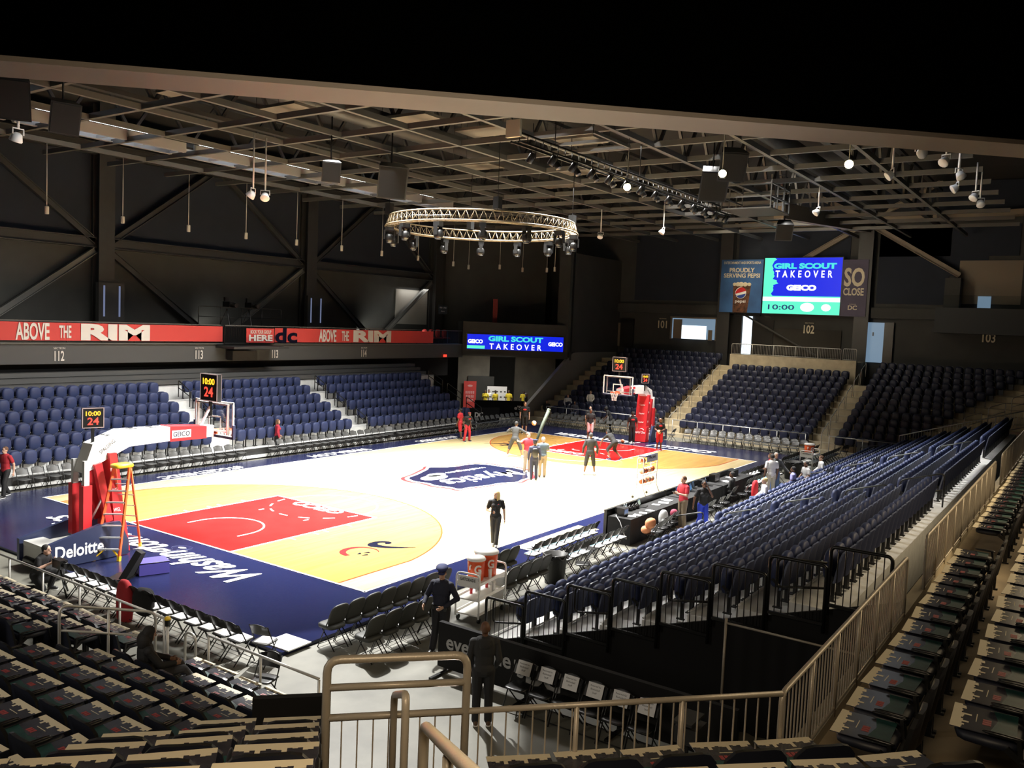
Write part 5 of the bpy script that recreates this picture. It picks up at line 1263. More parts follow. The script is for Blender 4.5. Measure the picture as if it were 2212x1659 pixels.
def kitbox(lab, x, y, w, h, m):
    t = thing('equipment_box', lab, 'equipment', (x, y, TZ)); b = MB(); b.box((0, 0, h / 2), (w, .25, h)); o = obj('case', b, M['black'], t)
    b = MB(); b.box((0, -.128, h * .55), (w * .8, .006, h * .5)); obj('front_panel', b, m, o)
blu = mat('blue_equipment_light', (.02, .10, .32), .4, emit=.5)
for i, (x, y, w, h) in enumerate(((-5.15, -9.85, .3, .25), (-4.95, -9.65, .25, .2), (-.2, -9.75, .3, .22), (.1, -9.7, .2, .2), (1.5, -9.8, .3, .26), (3.0, -9.7, .5, .3), (4.8, -9.8, .6, .25))): kitbox('dark equipment case on the scorers table, %s from its camera end' % nth(i + 1), x, y, w, h, blu if i < 5 else M['steel_dark'])
cb = MB(); cb.tube([(0, 0, 0), (-.25, -.1, .05), (-.35, -.3, -.1), (-.3, -.45, -.5), (-.1, -.5, -.78)], .012, 5)
tag(obj('cable', cb, M['paper'], None, (-5.35, -9.75, TZ + .02)), 'loose pale cable hanging over the corner of the near table section', 'cable')
# plastic bag, jackets, bags
blob('plastic_bag', 'crumpled clear plastic bag hung on a chair behind the near table section', 'bag', (-3.75, -10.62, .55), [((0, 0, 0), (.2, .14, .28), 2.4), ((.1, .05, -.2), (.15, .1, .15), 2)], mat('clear_bag_plastic', (.7, .72, .72), .2, alpha=.5, bump=.6, bscale=14))
jk = lambda c: mat('jacket_cloth', c, .85, bump=.5, bscale=9)
blob('draped_jacket', 'orange cloth jacket over the first chair behind the scorers table', 'jacket', (-5.2, -10.85, .55), [((0, 0, .12), (.24, .13, .16), 2.6), ((-.08, .1, -.08), (.2, .14, .12), 2.4)], jk((.55, .22, .10)))
blob('draped_jacket', 'bright red jacket hung over a chair back behind the far table section', 'jacket', (4.05, -10.98, .32), [((0, -.02, .10), (.23, .10, .42), 2.8)], jk((.6, .02, .03)))
blob('draped_jacket', 'red jacket hung over a black chair on the near baseline', 'jacket', (-18.95, -4.98, .30), [((0, 0, .0), (.11, .25, .52), 2.8), ((.1, 0, .12), (.14, .2, .12), 2.4)], jk((.33, .015, .02)))
blob('dark_coat', 'dark coat bundled over the chairs beside the red jacket', 'coat', (-18.9, -5.6, .45), [((0, 0, 0), (.14, .32, .3), 2.6), ((.1, .1, .1), (.16, .2, .15), 2.4)], M['blackcloth'])
blob('draped_jacket', 'dark red bundle on a chair behind the near table', 'jacket', (-3.1, -10.7, .62), [((0, 0, 0), (.14, .12, .14), 2.2)], jk((.25, .03, .06)))
# camera kit by the hoop: covered camera, tilted monitor, purple cushion
t = thing('floor_camera', 'black covered camera standing tilted on the apron beside the near hoop', 'camera', (-17.45, -2.55, 0), .5)
b = MB(); X = Matrix.Rotation(R(28), 4, 'X'); b.prism([(-.22, 0), (.22, 0), (.16, .75), (-.10, .8)], -.08, .08, 0, X @ Matrix.Rotation(pi / 2, 4, 'X')); obj('cover', b, M['blackcloth'], t)
b = MB(); b.box((0, .1, .02), (.6, .5, .04)); obj('base', b, M['black'], t)
b = MB(); b.box((0, 0, .16), (.72, .55, .30)); o = obj('storage_cube', b, mat('purple_vinyl', (.06, .05, .26), .5), None, (-16.75, -2.55, 0), -.35); tag(o, 'purple padded cube on the apron behind the ladder', 'cushion')
b2 = MB(); b2.tube([(.365, -.28, .3), (.365, .28, .3)], .01, 4); b2.tube([(-.36, -.28, .31), (.36, -.28, .31)], .01, 4); obj('seam_piping', b2, M['black'], o)
blob('equipment_bag', 'black equipment bag behind the near hoop base', 'bag', (-18.6, -1.15, .1), [((0, 0, 0), (.32, .26, .2), 3)], M['blackcloth'])
# drinks carts
def cart(x, y, rz, lab, z=FZ):
    t = thing('drinks_cart', lab, 'cart', (x, y, z), rz); W_ = M['white']
    for s in (-.62, .62):
        b = MB(); b.tube(rnd_path([(s, -.3, .12), (s, -.3, 1.12), (s, .3, 1.12), (s, .3, .12)], .12), .022, 8); obj('end_frame', b, W_, t)
    for zz in (.18, .52, .86):
        b = MB(); b.box((0, 0, zz), (1.24, .56, .03)); b.box((0, -.28, zz + .03), (1.24, .02, .06)); b.box((0, .28, zz + .03), (1.24, .02, .06)); obj('shelf', b, W_, t)
    b = MB(); b.box((-.62, 0, .93), (.02, .52, .26)); pn = obj('name_panel', b, W_, t)
    letters('GATORADE', M['black'], pn, (-.634, 0, .98), (0, -1, 0), (0, 0, 1), extrude=.002, width=.4, height=.07, bold=.01)
    for sx in (-.55, .55):
        for sy in (-.27, .27): b = MB(); b.tube([(sx, sy - .02, .06), (sx, sy + .02, .06)], .06, 10); obj('wheel', b, M['black'], t)
    return t
def cooler(p, r, h, lab, rz=0):
    t = thing('drinks_cooler', lab, 'cooler', p, rz); b = MB(); b.lathe([(r * .86, 0), (r * .9, .05), (r, h * .9), (r, h)], 20); bd = obj('barrel', b, M['cooler'], t)
    b = MB(); b.lathe([(r * 1.08, 0), (r * 1.1, .03), (r * .95, .07), (r * .3, .09)], 20, 0, (0, 0, h)); obj('lid', b, M['white'], t)
    letters('G', M['white'], bd, (-r * .72, -r * .78, h * .62), (.72, -.72, 0), (0, 0, 1), extrude=.006, width=.16, height=.2, bold=.03)
    b = MB()
    for s in (-1, 1): b.tube([(s * r, 0, h * .82), (s * r * 1.18, 0, h * .74), (s * r * 1.16, 0, h * .6)], .02, 6)
    obj('handle', b, M['white'], t)
    b = MB(); b.bar((-r * .7, -r * .7, .06), (-r * .9, -r * .9, .06), .03); obj('tap', b, M['white'], t)
cart(-13.55, -10.55, .12, 'white drinks cart with two orange coolers behind the padded bench')
cooler((-13.78, -10.55, FZ + .88), .20, .46, 'smaller orange cooler on the cart beside the police officer'); cooler((-13.30, -10.48, FZ + .88), .27, .52, 'larger orange cooler with wide white lid on the near cart', .2)
def cup(t):
    b = MB(); b.lathe([(.035, 0), (.045, .22)], 12); obj('sleeve', b, M['paper'], t)
    b = MB(); b.lathe([(.048, 0), (.048, .015)], 12, 0, (0, 0, .22)); obj('rim', b, M['white'], t)
for i, (x, y, z) in enumerate(((-13.55, -10.78, .80), (-13.85, -10.7, .80), (-13.35, -10.75, .46))):
    t = thing('paper_cup', 'tall stack of white paper cups on the near drinks cart, %s' % ['between the coolers', 'at its name panel', 'on the middle shelf'][i], 'cup', (x, y, z + .0)); cup(t)
for i, (x, m_) in enumerate(((-13.8, 'red'), (-13.5, 'grey_plastic'), (-13.2, 'red'), (-13.6, 'paper'))):
    t = thing('squeeze_bottle', 'sports squeeze bottle on the middle cart shelf, %s along' % nth(i + 1), 'bottle', (x, -10.45, .455)); b = MB(); b.lathe([(.035, 0), (.038, .13), (.03, .17)], 10); obj('body', b, M[m_], t); b = MB(); b.lathe([(.03, 0), (.012, .03), (.01, .06)], 8, 0, (0, 0, .17)); obj('cap', b, M['white'], t)
def binn(p, r, h, m, lab, liner=False):
    t = thing('trash_bin', lab, 'bin', p); b = MB(); b.lathe([(r * .82, 0), (r, h), (r * 1.05, h), (r * 1.05, h + .03), (r * .92, h + .03), (r * .8, h - .1)], 20); obj('barrel', b, m, t)
    if liner: b = MB(); b.tube([((r * 1.04 + .012 * sin(5 * a)) * cos(a), (r * 1.04 + .012 * sin(5 * a)) * sin(a), h - .03 + .05 * sin(7 * a)) for a in [2 * pi * i / 40 for i in range(40)]], .03, 5, 0, True); obj('liner', b, M['black'], t)
    else: b = MB(); b.lathe([(r * 1.04, 0), (r * 1.0, .04), (.05, .07)], 20, 0, (0, 0, h + .03)); obj('lid', b, m, t)
binn((-12.75, -10.35, FZ), .27, .72, M['white'], 'tall white tub standing beside the near drinks cart')
binn((-10.3, -10.55, FZ), .31, .75, mat('dark_bin_plastic', (.02, .02, .018), .5), 'black bin with a loose liner at the end of the padded bench', True)
binn((11.0, -10.45, FZ), .42, .8, mat('dark_bin_plastic', (.02, .02, .018), .5), 'large black bin with a liner past the scorers table', True)
t = thing('wheeled_bin', 'grey wheeled bin with a pale lid before the section under number 103', 'bin', (21.0, -11.4, FZ)); b = MB(); b.prism([(-.25, 0), (.25, 0), (.32, .95), (-.32, .95)], -.28, .28, 0, Matrix.Rotation(pi / 2, 4, 'X')); obj('body', b, M['grid'], t)
b = MB(); b.box((0, 0, 1.0), (.7, .62, .1)); obj('lid', b, M['tan_concrete'], t); b = MB(); b.tube([(.28, -.25, .1), (.28, .25, .1)], .1, 8); obj('wheel', b, M['black'], t)
cart(13.6, -10.5, .0, 'white drinks cart with an orange cooler at the far team bench'); cooler((13.4, -10.5, FZ + .88), .24, .5, 'orange cooler with a white lid on the far cart')
# ball rack and balls
t = thing('ball_rack', 'wheeled white rack of basketballs on the court by the near sideline', 'ball rack', (1.55, -7.5, .0), 0)
b = MB()
for s in (-.62, .62):
    b.tube(rnd_path([(s, -.28, .1), (s, -.1, .45), (s, -.1, 1.62), (s, .16, 1.62), (s, .16, .45), (s, .3, .1)], .1), .018, 6)
for zz in (.55, .95, 1.35):
    for yy in (-.1, .16): b.tube([(-.62, yy, zz), (.62, yy, zz)], .014, 5)
obj('frame', b, M['white'], t)
b = MB(); b.box((.1, -.12, 1.58), (.95, .012, .3)); pn = obj('name_panel', b, M['white'], t); letters('SPALDING', M['logo_navy'], pn, (.1, -.13, 1.6), (1, 0, 0), (0, 0, 1), extrude=.002, width=.6, height=.1)
b = MB(); b.box((-.35, 0, 1.68), (.5, .3, .05)); obj('padded_shelf', b, mat('slate_pad', (.10, .10, .16), .6), t)
for sx in (-.62, .62):
    for yy in (-.28, .3): b = MB(); b.tube([(sx - .015, yy, .05), (sx + .015, yy, .05)], .05, 8); obj('wheel', b, M['black'], t)
def ballmesh():
    b = MB(); b.ell((0, 0, 0), (.12, .12, .12), 2, 16, 10)
    for i, f in enumerate(b.f): b.m[i] = (i // 4) % 2
    for a in (0, pi / 2): b.tube([(.1205 * cos(x) * cos(a), .1205 * cos(x) * sin(a), .1205 * sin(x)) for x in [2 * pi * i / 24 for i in range(24)]], .003, 4, 2, True)
    b.tube([(.1205 * cos(x), .1205 * sin(x), 0) for x in [2 * pi * i / 24 for i in range(24)]], .003, 4, 2, True)
    return b.mesh('basketball', [M['ball'], M['ball_w'], M['black']])
bm_ = ballmesh()
def ball(p, lab, grp=None):
    o = bpy.data.objects.new('basketball', bm_); COL.objects.link(o); o.location = p; o.rotation_euler = (rn.uniform(0, 6), rn.uniform(0, 6), 0); tag(o, lab, 'basketball', grp)
for zi, zz in enumerate((.55, .95, 1.35)):
    for k, sx in enumerate((-.45, -.17, .13, .42)):
        if zi == 2 and k in (1, 2): continue
        ball((1.55 + sx, -7.47, zz + .135), 'orange and white basketball on the rack, %s shelf up, %s along' % (nth(zi + 1), nth(k + 1)), 'basketballs on the rack')
# crowd barricade with the city slogan, chairs with paper signs
t = thing('crowd_barrier', 'low black covered crowd barrier reading everyones DC at the passage', 'barrier', (-16.62, -11.85, FZ))
b = MB(); n = 50
for xx in (-.05, .05): b.strip([(xx, -5.9 * i / n, .12) for i in range(n + 1)], [(xx + .004 * sin(i), -5.9 * i / n, .98) for i in range(n + 1)], 0, None, True)
b.box((0, -2.95, .98), (.1, 5.9, .02)); b.box((0, 0, .55), (.1, .01, .86)); b.box((0, -5.9, .55), (.1, .01, .86)); cv = obj('cover', b, M['blackcloth'], t)
for k in range(4):
    y = -.15 - 1.87 * k; b = MB(); b.bar((-.45, y, .03), (.45, y, .03), .06, .04); b.bar((0, y, .03), (0, y, .2), .05); obj('foot', b, M['black'], t)
LG = mat('grey_lettering', (.32, .32, .32), .7)
letters('everyone', LG, cv, (-.058, -.95, .56), (0, -1, 0), (0, 0, 1), extrude=.002, width=1.5, height=.30, bold=.02)
letters("'s", LG, cv, (-.058, -1.88, .56), (0, -1, 0), (0, 0, 1), extrude=.002, width=.22, height=.3, bold=.02)
letters('DC', LG, cv, (-.058, -2.4, .54), (0, -1, 0), (0, 0, 1), extrude=.002, width=.72, height=.42, bold=.05)
b = MB(); b.prism([(.045 * cos(pi / 2 + i * pi / 5) * (1 if i % 2 == 0 else .4), .045 * sin(pi / 2 + i * pi / 5) * (1 if i % 2 == 0 else .4)) for i in range(10)], 0, .004, 0, frame(None, (-.063, -2.4, .5), (0, -1, 0), (0, 0, 1))); obj('star_mark', b, M['black'], cv)
for i in range(6):
    y = -13.98 - .475 * i
    place(f_black, (-17.0, y, FZ), pi / 2, 'black folding chair with its back to the slogan barrier, %s from the open end' % nth(i + 1), 'chairs along the slogan barrier')
    t = thing('paper_sign', 'white reserved notice on a chair back by the slogan barrier, %s along' % nth(i + 1), 'notice', (-16.86, y, .62), pi / 2, 'reserved notices'); b = MB(); X = Matrix.Rotation(R(24), 4, 'X'); b.box((0, .035, 0), (.29, .004, .24), 0, 0, X); pp = obj('sheet', b, M['paper'], t)
    for k, s_ in enumerate(('Reserved for', 'Basketball', 'Staff')): letters(s_, M['black'], pp, X @ Vector((0, .0385, .07 - .055 * k)), (-1, 0, 0), X.to_3x3() @ Vector((0, 0, 1)), extrude=.0005, width=[.2, .17, .08][k], height=.03)
t = thing('drape_stand', 'tall black drape on a thin steel pole beside the tier bank', 'drape', (-15.3, -17.0, FZ))
b = MB(); b.tube([(0, 0, 0), (0, 0, 1.9)], .025, 8); b.tube([(0, 0, 1.82), (0, -2.6, 1.82)], .02, 6); b.box((0, 0, .01), (.4, .4, .02)); obj('pole_frame', b, RL, t)
n = 40; b = MB(); b.strip([(.03 * sin(i * 1.3), -.08 - 2.5 * i / n, .02) for i in range(n + 1)], [(.02 * sin(i * 1.3), -.08 - 2.5 * i / n, 1.8) for i in range(n + 1)], 0, None, True); obj('cloth', b, M['blackcloth'], t)
t = thing('music_stand', 'dark folded equipment stand at the end of the notice chairs', 'stand', (-17.5, -17.3, FZ)); b = MB(); b.bar((0, 0, 0), (0, 0, 1.0), .04); b.box((0, 0, .02), (.4, .4, .03)); obj('pole', b, M['black'], t); b = MB(); b.box((0, 0, 1.05), (.5, .3, .04)); b.box((.1, 0, .8), (.4, .35, .25)); obj('tray', b, M['steel_dark'], t)
# tunnel corner furniture
for k, (p, m_, lab, tx) in enumerate((((21.9, 17.0, FZ), 'red_banner', 'tall red pull-up banner in the tunnel corner', 'PRO'), ((22.9, 15.2, FZ), 'paper', 'white sponsor backdrop board in the tunnel corner', 'LOGO'))):
    t = thing('display_board', lab, 'display board', p, DA); b = MB(); b.box((0, 0, 1.15), (.95 if k == 0 else 1.5, .03, 2.1 if k == 0 else 1.5)); bd = obj('panel', b, M[m_], t); b = MB(); b.box((0, 0, .05), (.9, .3, .1)); obj('base', b, M['black'], t)
    if k == 0:
        b = MB(); b.ell((0, -.02, 1.85), (.2, .004, .09), 2, 12, 6)
        for z_, w_ in ((1.35, .7), (1.05, .62), (.75, .55)):
            for i in range(5): b.box((-w_ / 2 + w_ * (i + .5) / 5, -.017, z_), (w_ / 7, .004, .2))
        obj('faded_lettering_pattern', b, mat('pink_print', (.6, .3, .3), .7), bd)
    else:
        b = MB()
        for r_ in range(3):
            for c_ in range(5): b.ell((-.6 + .3 * c_, -.02, .7 + .4 * r_), (.08, .004, .06), 2, 8, 6)
        obj('printed_logo_pattern', b, M['grid'], bd)
t = thing('cloth_barrier', 'black cloth barrier reading DC at the end of the far bank', 'barrier', (15.9, 11.3, FZ), -.5); b = MB(); b.box((0, 0, .55), (2.4, .1, 1.0)); bd = obj('cover', b, M['blackcloth'], t); letters('DC', M['white'], bd, (-.3, -.06, .6), *XF, extrude=.002, width=.6, height=.35, bold=.04); b = MB(); b.box((0, 0, .04), (.1, .6, .05)); obj('foot', b, M['black'], t)
t = thing('cloth_barrier', 'long black cloth barrier before the yellow vests in the tunnel corner', 'barrier', (20.3, 12.7, FZ), DA); b = MB(); b.box((0, 0, .6), (4.2, .1, 1.15)); bd = obj('cover', b, M['blackcloth'], t); letters("e'S", M['white'], bd, (1.0, -.06, .7), *XF, extrude=.002, width=.5, height=.3, bold=.03); b = MB(); b.box((0, 0, .04), (.1, .6, .05)); obj('foot', b, M['black'], t)
b = MB(); b.box((22.7, 16.6, 1.2), (2.0, .2, 2.6), 0, DA); struct('wall_tunnel_stub', b, M['wall'])
# broadcast cameras on the balcony
for k, x in enumerate((1.25, 2.75)):
    t = thing('broadcast_camera', 'black broadcast camera on a tripod on the balcony platform, %s from the camera end' % nth(k + 1), 'camera', (x, 18.6, 5.75))
    b = MB()
    for a in (0.3, 2.4, 4.5): b.bar((.4 * cos(a), .4 * sin(a), 0), (0, 0, 1.0), .05)
    obj('tripod_frame', b, M['black'], t); b = MB(); b.box((0, -.1, 1.25), (.28, .6, .34)); h = obj('body', b, M['black'], t)
    b = MB(); b.tube([(0, -.4, 1.25), (0, -.85, 1.22)], .12, 10); obj('lens', b, M['black'], h); b = MB(); b.box((.1, .2, 1.55), (.25, .15, .22)); obj('viewfinder', b, M['black'], h)
b = MB(); b.box((1.8, 19.2, 5.3), (5.6, 2.6, .9)); struct('floor_balcony_platform', b, M['black'])
fence('thin black rail round the balcony camera platform', (-1.0, 18.0, 5.75), (4.6, 18.0, 5.75), 1.1, M['black'], 1.4, 0, mid=(.55,))
for k in range(4):
    t = thing('balcony_chair', 'red seat at the tunnel end of the balcony, %s along' % nth(k + 1), 'seat', (18.3 + .75 * k, 18.5, 4.87), pi); b = MB(); b.ell((0, -.1, .75), (.28, .07, .3), 3, 10, 8); obj('backrest', b, M['red_banner'], t); b = MB(); b.ell((0, .15, .42), (.27, .25, .06), 3, 10, 6); obj('seat', b, M['red_banner'], t); b = MB(); b.box((0, .05, .2), (.4, .1, .4)); obj('stand', b, M['black'], t)
t = thing('hanging_banner', 'narrow dark red vertical banner over the tunnel corner balcony', 'banner', (22.8, 15.6, 7.2), DA); b = MB(); b.box((0, 0, 0), (.35, .02, 2.3)); obj('cloth', b, mat('dark_red_cloth', (.16, .02, .02), .8), t); b = MB(); b.tube([(-.2, 0, 1.16), (.2, 0, 1.16)], .02, 5); obj('rod', b, M['black'], t)
# ---------------------------------------------------------------- people
def remesh(mb, vox, it=6):
    me = mb.mesh('body', [])
    o = bpy.data.objects.new('body', me); COL.objects.link(o)
    m = o.modifiers.new('r', 'REMESH'); m.mode = 'VOXEL'; m.voxel_size = vox; m.use_smooth_shade = True
    s = o.modifiers.new('s', 'SMOOTH'); s.factor = .5; s.iterations = it
    dg = bpy.context.evaluated_depsgraph_get(); r_ = bpy.data.meshes.new_from_object(o.evaluated_get(dg))
    bpy.data.objects.remove(o); bpy.data.meshes.remove(me)
    r_.polygons.foreach_set('use_smooth', [True] * len(r_.polygons)); return r_
def cap(mb, p, q, r0, r1, n=10):
    p, q = Vector(p), Vector(q); mb.tube([p, p * .5 + q * .5, q], [r0, (r0 + r1) / 2, r1], n)
    mb.ell(p, (r0,) * 3, 2, n, 6); mb.ell(q, (r1,) * 3, 2, n, 6)
def zx(d, f=(0, 1, 0)):
    z = Vector(d).normalized(); y = Vector(f); y = (y - z * y.dot(z)).normalized(); x = y.cross(z)
    return Matrix(((x.x, y.x, z.x, 0), (x.y, y.y, z.y, 0), (x.z, y.z, z.z, 0), (0, 0, 0, 1)))
BASE = dict(pel=(0, 0, .95), chest=(0, 0, 1.26), neck=(0, -.01, 1.47), head=(0, .02, 1.63),
            ls=(-.185, 0, 1.41), rs=(.185, 0, 1.41), le=(-.25, -.03, 1.13), re=(.25, -.03, 1.13), lw=(-.255, .05, .88), rw=(.255, .05, .88),
            lh=(-.09, 0, .93), rh=(.09, 0, .93), lk=(-.10, .02, .50), rk=(.10, .02, .50), la=(-.105, -.02, .085), ra=(.105, -.02, .085))
WALK = dict(lk=(-.09, .14, .52), la=(-.08, .16, .10), rk=(.09, .02, .50), ra=(.09, -.22, .13), le=(-.25, -.10, 1.15), lw=(-.26, -.08, .88), re=(.25, .02, 1.14), rw=(.25, .16, .91))
WIDE = dict(pel=(0, 0, .88), lh=(-.1, 0, .86), rh=(.1, 0, .86), lk=(-.26, .06, .47), la=(-.36, 0, .085), rk=(.26, .06, .47), ra=(.36, 0, .085), chest=(0, .05, 1.18), neck=(0, .08, 1.39), head=(0, .12, 1.55), ls=(-.185, .07, 1.33), rs=(.185, .07, 1.33))
def shift(d, dz, keys=('pel', 'chest', 'neck', 'head', 'ls', 'rs', 'le', 're', 'lw', 'rw', 'lh', 'rh')):
    o = dict(d)
    for k in keys: p = o.get(k, BASE[k]); o[k] = (p[0], p[1], p[2] + dz)
    return o
SIT = shift({}, -.42); SIT.update(lk=(-.13, .44, .52), rk=(.13, .44, .52), la=(-.13, .46, .085), ra=(.13, .46, .085), lw=(-.14, .26, .60), rw=(.14, .26, .60), le=(-.25, .02, .76), re=(.25, .02, .76))
SK = dict(pale=(.48, .29, .21), tan=(.30, .16, .10), brown=(.13, .062, .034), dark=(.055, .027, .016))
HR = dict(blond=(.55, .40, .17), brown=(.10, .05, .025), black=(.010, .009, .009), grey=(.3, .28, .26), dkred=(.12, .03, .02), bald=None)
eyem = mat('eye_dark', (.02, .015, .012), .2); lipm = mat('lip', (.30, .10, .09), .5)
def person(label, loc, ang, pose=None, skin='pale', hair='brown', style='short', top=None, sleeve='short', bottom=None, leg='pants', shoes=(.02, .02, .02), h=1.78, yaw=0, pitch=0, fem=False, vox=.017, fat=1.0, cap_=None, curl=.5, topname='shirt', sock=None):
    """ang: world direction faced (degrees)"""
    J = {k: Vector(v) for k, v in {**BASE, **(pose or {})}.items()}
    t = thing('person', label, 'person', loc, R(ang) - pi / 2); k = h / 1.78; t.scale = (k, k, k)
    sp = (J['chest'] - J['pel']).normalized(); up2 = (J['neck'] - J['chest']).normalized()
    side = (J['rs'] - J['ls']).normalized(); fw = up2.cross(side) * -1
    fw = side.cross(up2) * -1 if side.cross(up2).y < 0 else side.cross(up2)
    fw = fw if fw.dot(Vector((0, 1, 0))) > 0 else -fw
    hd = J['head']; HX = Matrix.Translation(hd) @ Matrix.Rotation(R(yaw), 4, 'Z') @ Matrix.Rotation(R(-pitch), 4, 'X')
    sw = (.92 if fem else 1.0) * fat
    def torso(b, g=0.0, low=True):
        X1 = Matrix.Translation(J['chest'].lerp(J['neck'], .28)) @ zx(up2, fw); b.ell((0, .0, 0), (.165 * sw + g, .105 * fat + g, .19 + g), 2.6, 14, 10, 0, X1)
        b.ell((0, .0, .10), (.15 * sw + g, .08 * fat + g, .09 + g), 2.4, 12, 8, 0, X1)
        if fem:
            for s in (-1, 1): b.ell((s * .075, .085, -.03), (.07 + g, .06 + g, .065 + g), 2, 10, 8, 0, X1)
        X2 = Matrix.Translation(J['pel'].lerp(J['chest'], .5)) @ zx(sp, fw); b.ell((0, .0, 0), (.14 * sw + g, .098 * fat + g, .20 + g), 2.4, 14, 10, 0, X2)
        if low: X3 = Matrix.Translation(J['pel']) @ zx(sp, fw); b.ell((0, -.01, .01), (.155 * (1.05 if fem else 1) * fat + g, .11 * fat + g, .12 + g), 2.4, 14, 10, 0, X3)
        for s, a in ((-1, 'ls'), (1, 'rs')): cap(b, J['neck'] - up2 * .05, J[a], .055 + g, .058 + g)
    def leg(b, g=0.0, end=1.0, flare=0.0):
        for s in 'lr':
            hp, kn, an = J[s + 'h'], J[s + 'k'], J[s + 'a']
            cap(b, hp, kn, .088 * fat + g, .056 + g + flare)
            if end > .05: cap(b, kn, kn.lerp(an, end), .055 + g + flare, (.040 if end == 1 else .05) + g + flare); 
            if end == 1 and g < .005: b.ell(tuple(kn.lerp(an, .35) + Vector((0, -.012, 0))), (.052, .056, .10), 2, 10, 8)
    def arms(b, g=0.0, end=2.0):
        for s in 'lr':
            sh, el, wr = J[s + 's'], J[s + 'e'], J[s + 'w']
            cap(b, sh, sh.lerp(el, min(1, end)), .055 + g, .045 + g * (1.6 if end < 1 else 1))
            if end > 1: cap(b, el, el.lerp(wr, min(1, end - 1)), .043 + g, .030 + g)
    b = MB(); torso(b); leg(b); arms(b)
    cap(b, J['neck'] - up2 * .03, hd - Vector((0, .01, .06)), .055, .05)
    b.ell((0, -.008, .02), (.076, .096, .105), 2.1, 16, 12, 0, HX); b.ell((0, .03, -.065), (.056, .058, .055), 2.2, 12, 8, 0, HX)
    b.ell((0, .098, -.015), (.014, .022, .026), 2, 8, 6, 0, HX)
    for s in (-1, 1): b.ell((s * .078, -.005, -.005), (.012, .02, .032), 2, 8, 6, 0, HX)
    for s in 'lr':
        el, wr = J[s + 'e'], J[s + 'w']; d = (wr - el).normalized(); sg = -1 if s == 'l' else 1
        nrm = Vector((sg, 0, 0)); X = Matrix.Translation(wr + d * .05) @ zx(d, nrm); b.ell((0, 0, 0), (.042, .020, .055), 2.4, 10, 8, 0, X)
    me = remesh(b, vox, 4)
    # fingers and thumb rooted in the palms
    f = MB()
    for s in 'lr':
        el, wr = J[s + 'e'], J[s + 'w']; d = (wr - el).normalized(); sg = -1 if s == 'l' else 1
        X = Matrix.Translation(wr + d * .05) @ zx(d, Vector((sg, 0, 0)))
        for i in range(4):
            x = -.030 + .020 * i; l = (.062, .072, .078, .066)[i]; c = curl + .1 * i
            pts = [Vector((x, 0, .035))]; a = .15
            for q in (.45, .32, .23): pts.append(pts[-1] + Vector((0, -sin(a) * l * q, cos(a) * l * q))); a += c * .8
            f.tube([X @ p for p in pts], [.0095, .009, .0085, .0065], 6)
        sx = -1 if s == 'l' else 1
        f.tube([X @ Vector((sx * .03, 0, -.01)), X @ Vector((sx * .055, -.012, .02)), X @ Vector((sx * .055, -.025, .048))], [.012, .0105, .007], 6)
    bm = bmesh.new(); bm.from_mesh(me); fm = f.mesh('fingers', []); bm.from_mesh(fm); bm.to_mesh(me); bm.free(); bpy.data.meshes.remove(fm)
    me.polygons.foreach_set('use_smooth', [True] * len(me.polygons))
    me.materials.clear(); me.materials.append(cloth(*SK[skin], .55)); obj('body', me, None, t)
    f = MB()
    for s in (-1, 1): f.ell((s * .031, .084, .012), (.011, .008, .007), 2, 8, 6, 0, HX); f.box((s * .031, .088, .035), (.03, .008, .006), 0, 0, HX)
    obj('eyes', f, eyem, t); f = MB(); f.ell((0, .086, -.062), (.022, .007, .006), 2, 8, 6, 0, HX); obj('mouth', f, lipm, t)
    if top:
        b = MB(); torso(b, .016); arms(b, .014, {'none': .12, 'short': .62, 'long': 1.93}[sleeve])
        if sleeve != 'none': b.ell(tuple(J['neck'] - up2 * .015), (.072, .068, .03), 2, 12, 6)
        me = remesh(b, vox, 3); me.materials.append(cloth(*top)); obj(topname, me, None, t)
    if bottom:
        b = MB(); X3 = Matrix.Translation(J['pel']) @ zx(sp, fw); b.ell((0, -.01, .0), (.165 * (1.05 if fem else 1) * fat + .006, .118 * fat + .006, .12), 2.5, 14, 10, 0, X3)
        leg(b, .017 if leg else 0, {'pants': .97, 'shorts': .02, 'knee': .2}[leg_kind] if False else {'pants': .97, 'shorts': .02, 'knee': .2}[globals()['_lk']], .012 if globals()['_lk'] != 'pants' else .004)
        me = remesh(b, vox, 3); me.materials.append(cloth(*bottom)); obj('trousers' if globals()['_lk'] == 'pants' else 'shorts', me, None, t)
    for s in 'lr':
        an, kn = J[s + 'a'], J[s + 'k']; b = MB(); X = Matrix.Translation(an)
        dn = (an - kn).normalized(); tilt = 0 if dn.z < -.75 else .5
        X = X @ Matrix.Rotation(-tilt, 4, 'X')
        b.ell((0, .06, -.045), (.046, .135, .045), 2.8, 12, 8, 0, X); b.ell((0, -.01, -.01), (.045, .06, .055), 2.4, 10, 8, 0, X); sh = obj('shoe', b, cloth(*shoes, .4), t)
        b = MB(); b.ell((0, .06, -.078), (.047, .137, .012), 4, 12, 4, 0, X); obj('sole', b, M['white'] if sum(shoes) < 2 and sock is None else M['grey_plastic'], sh)
    hm = cloth(*HR[hair]) if HR.get(hair) else None
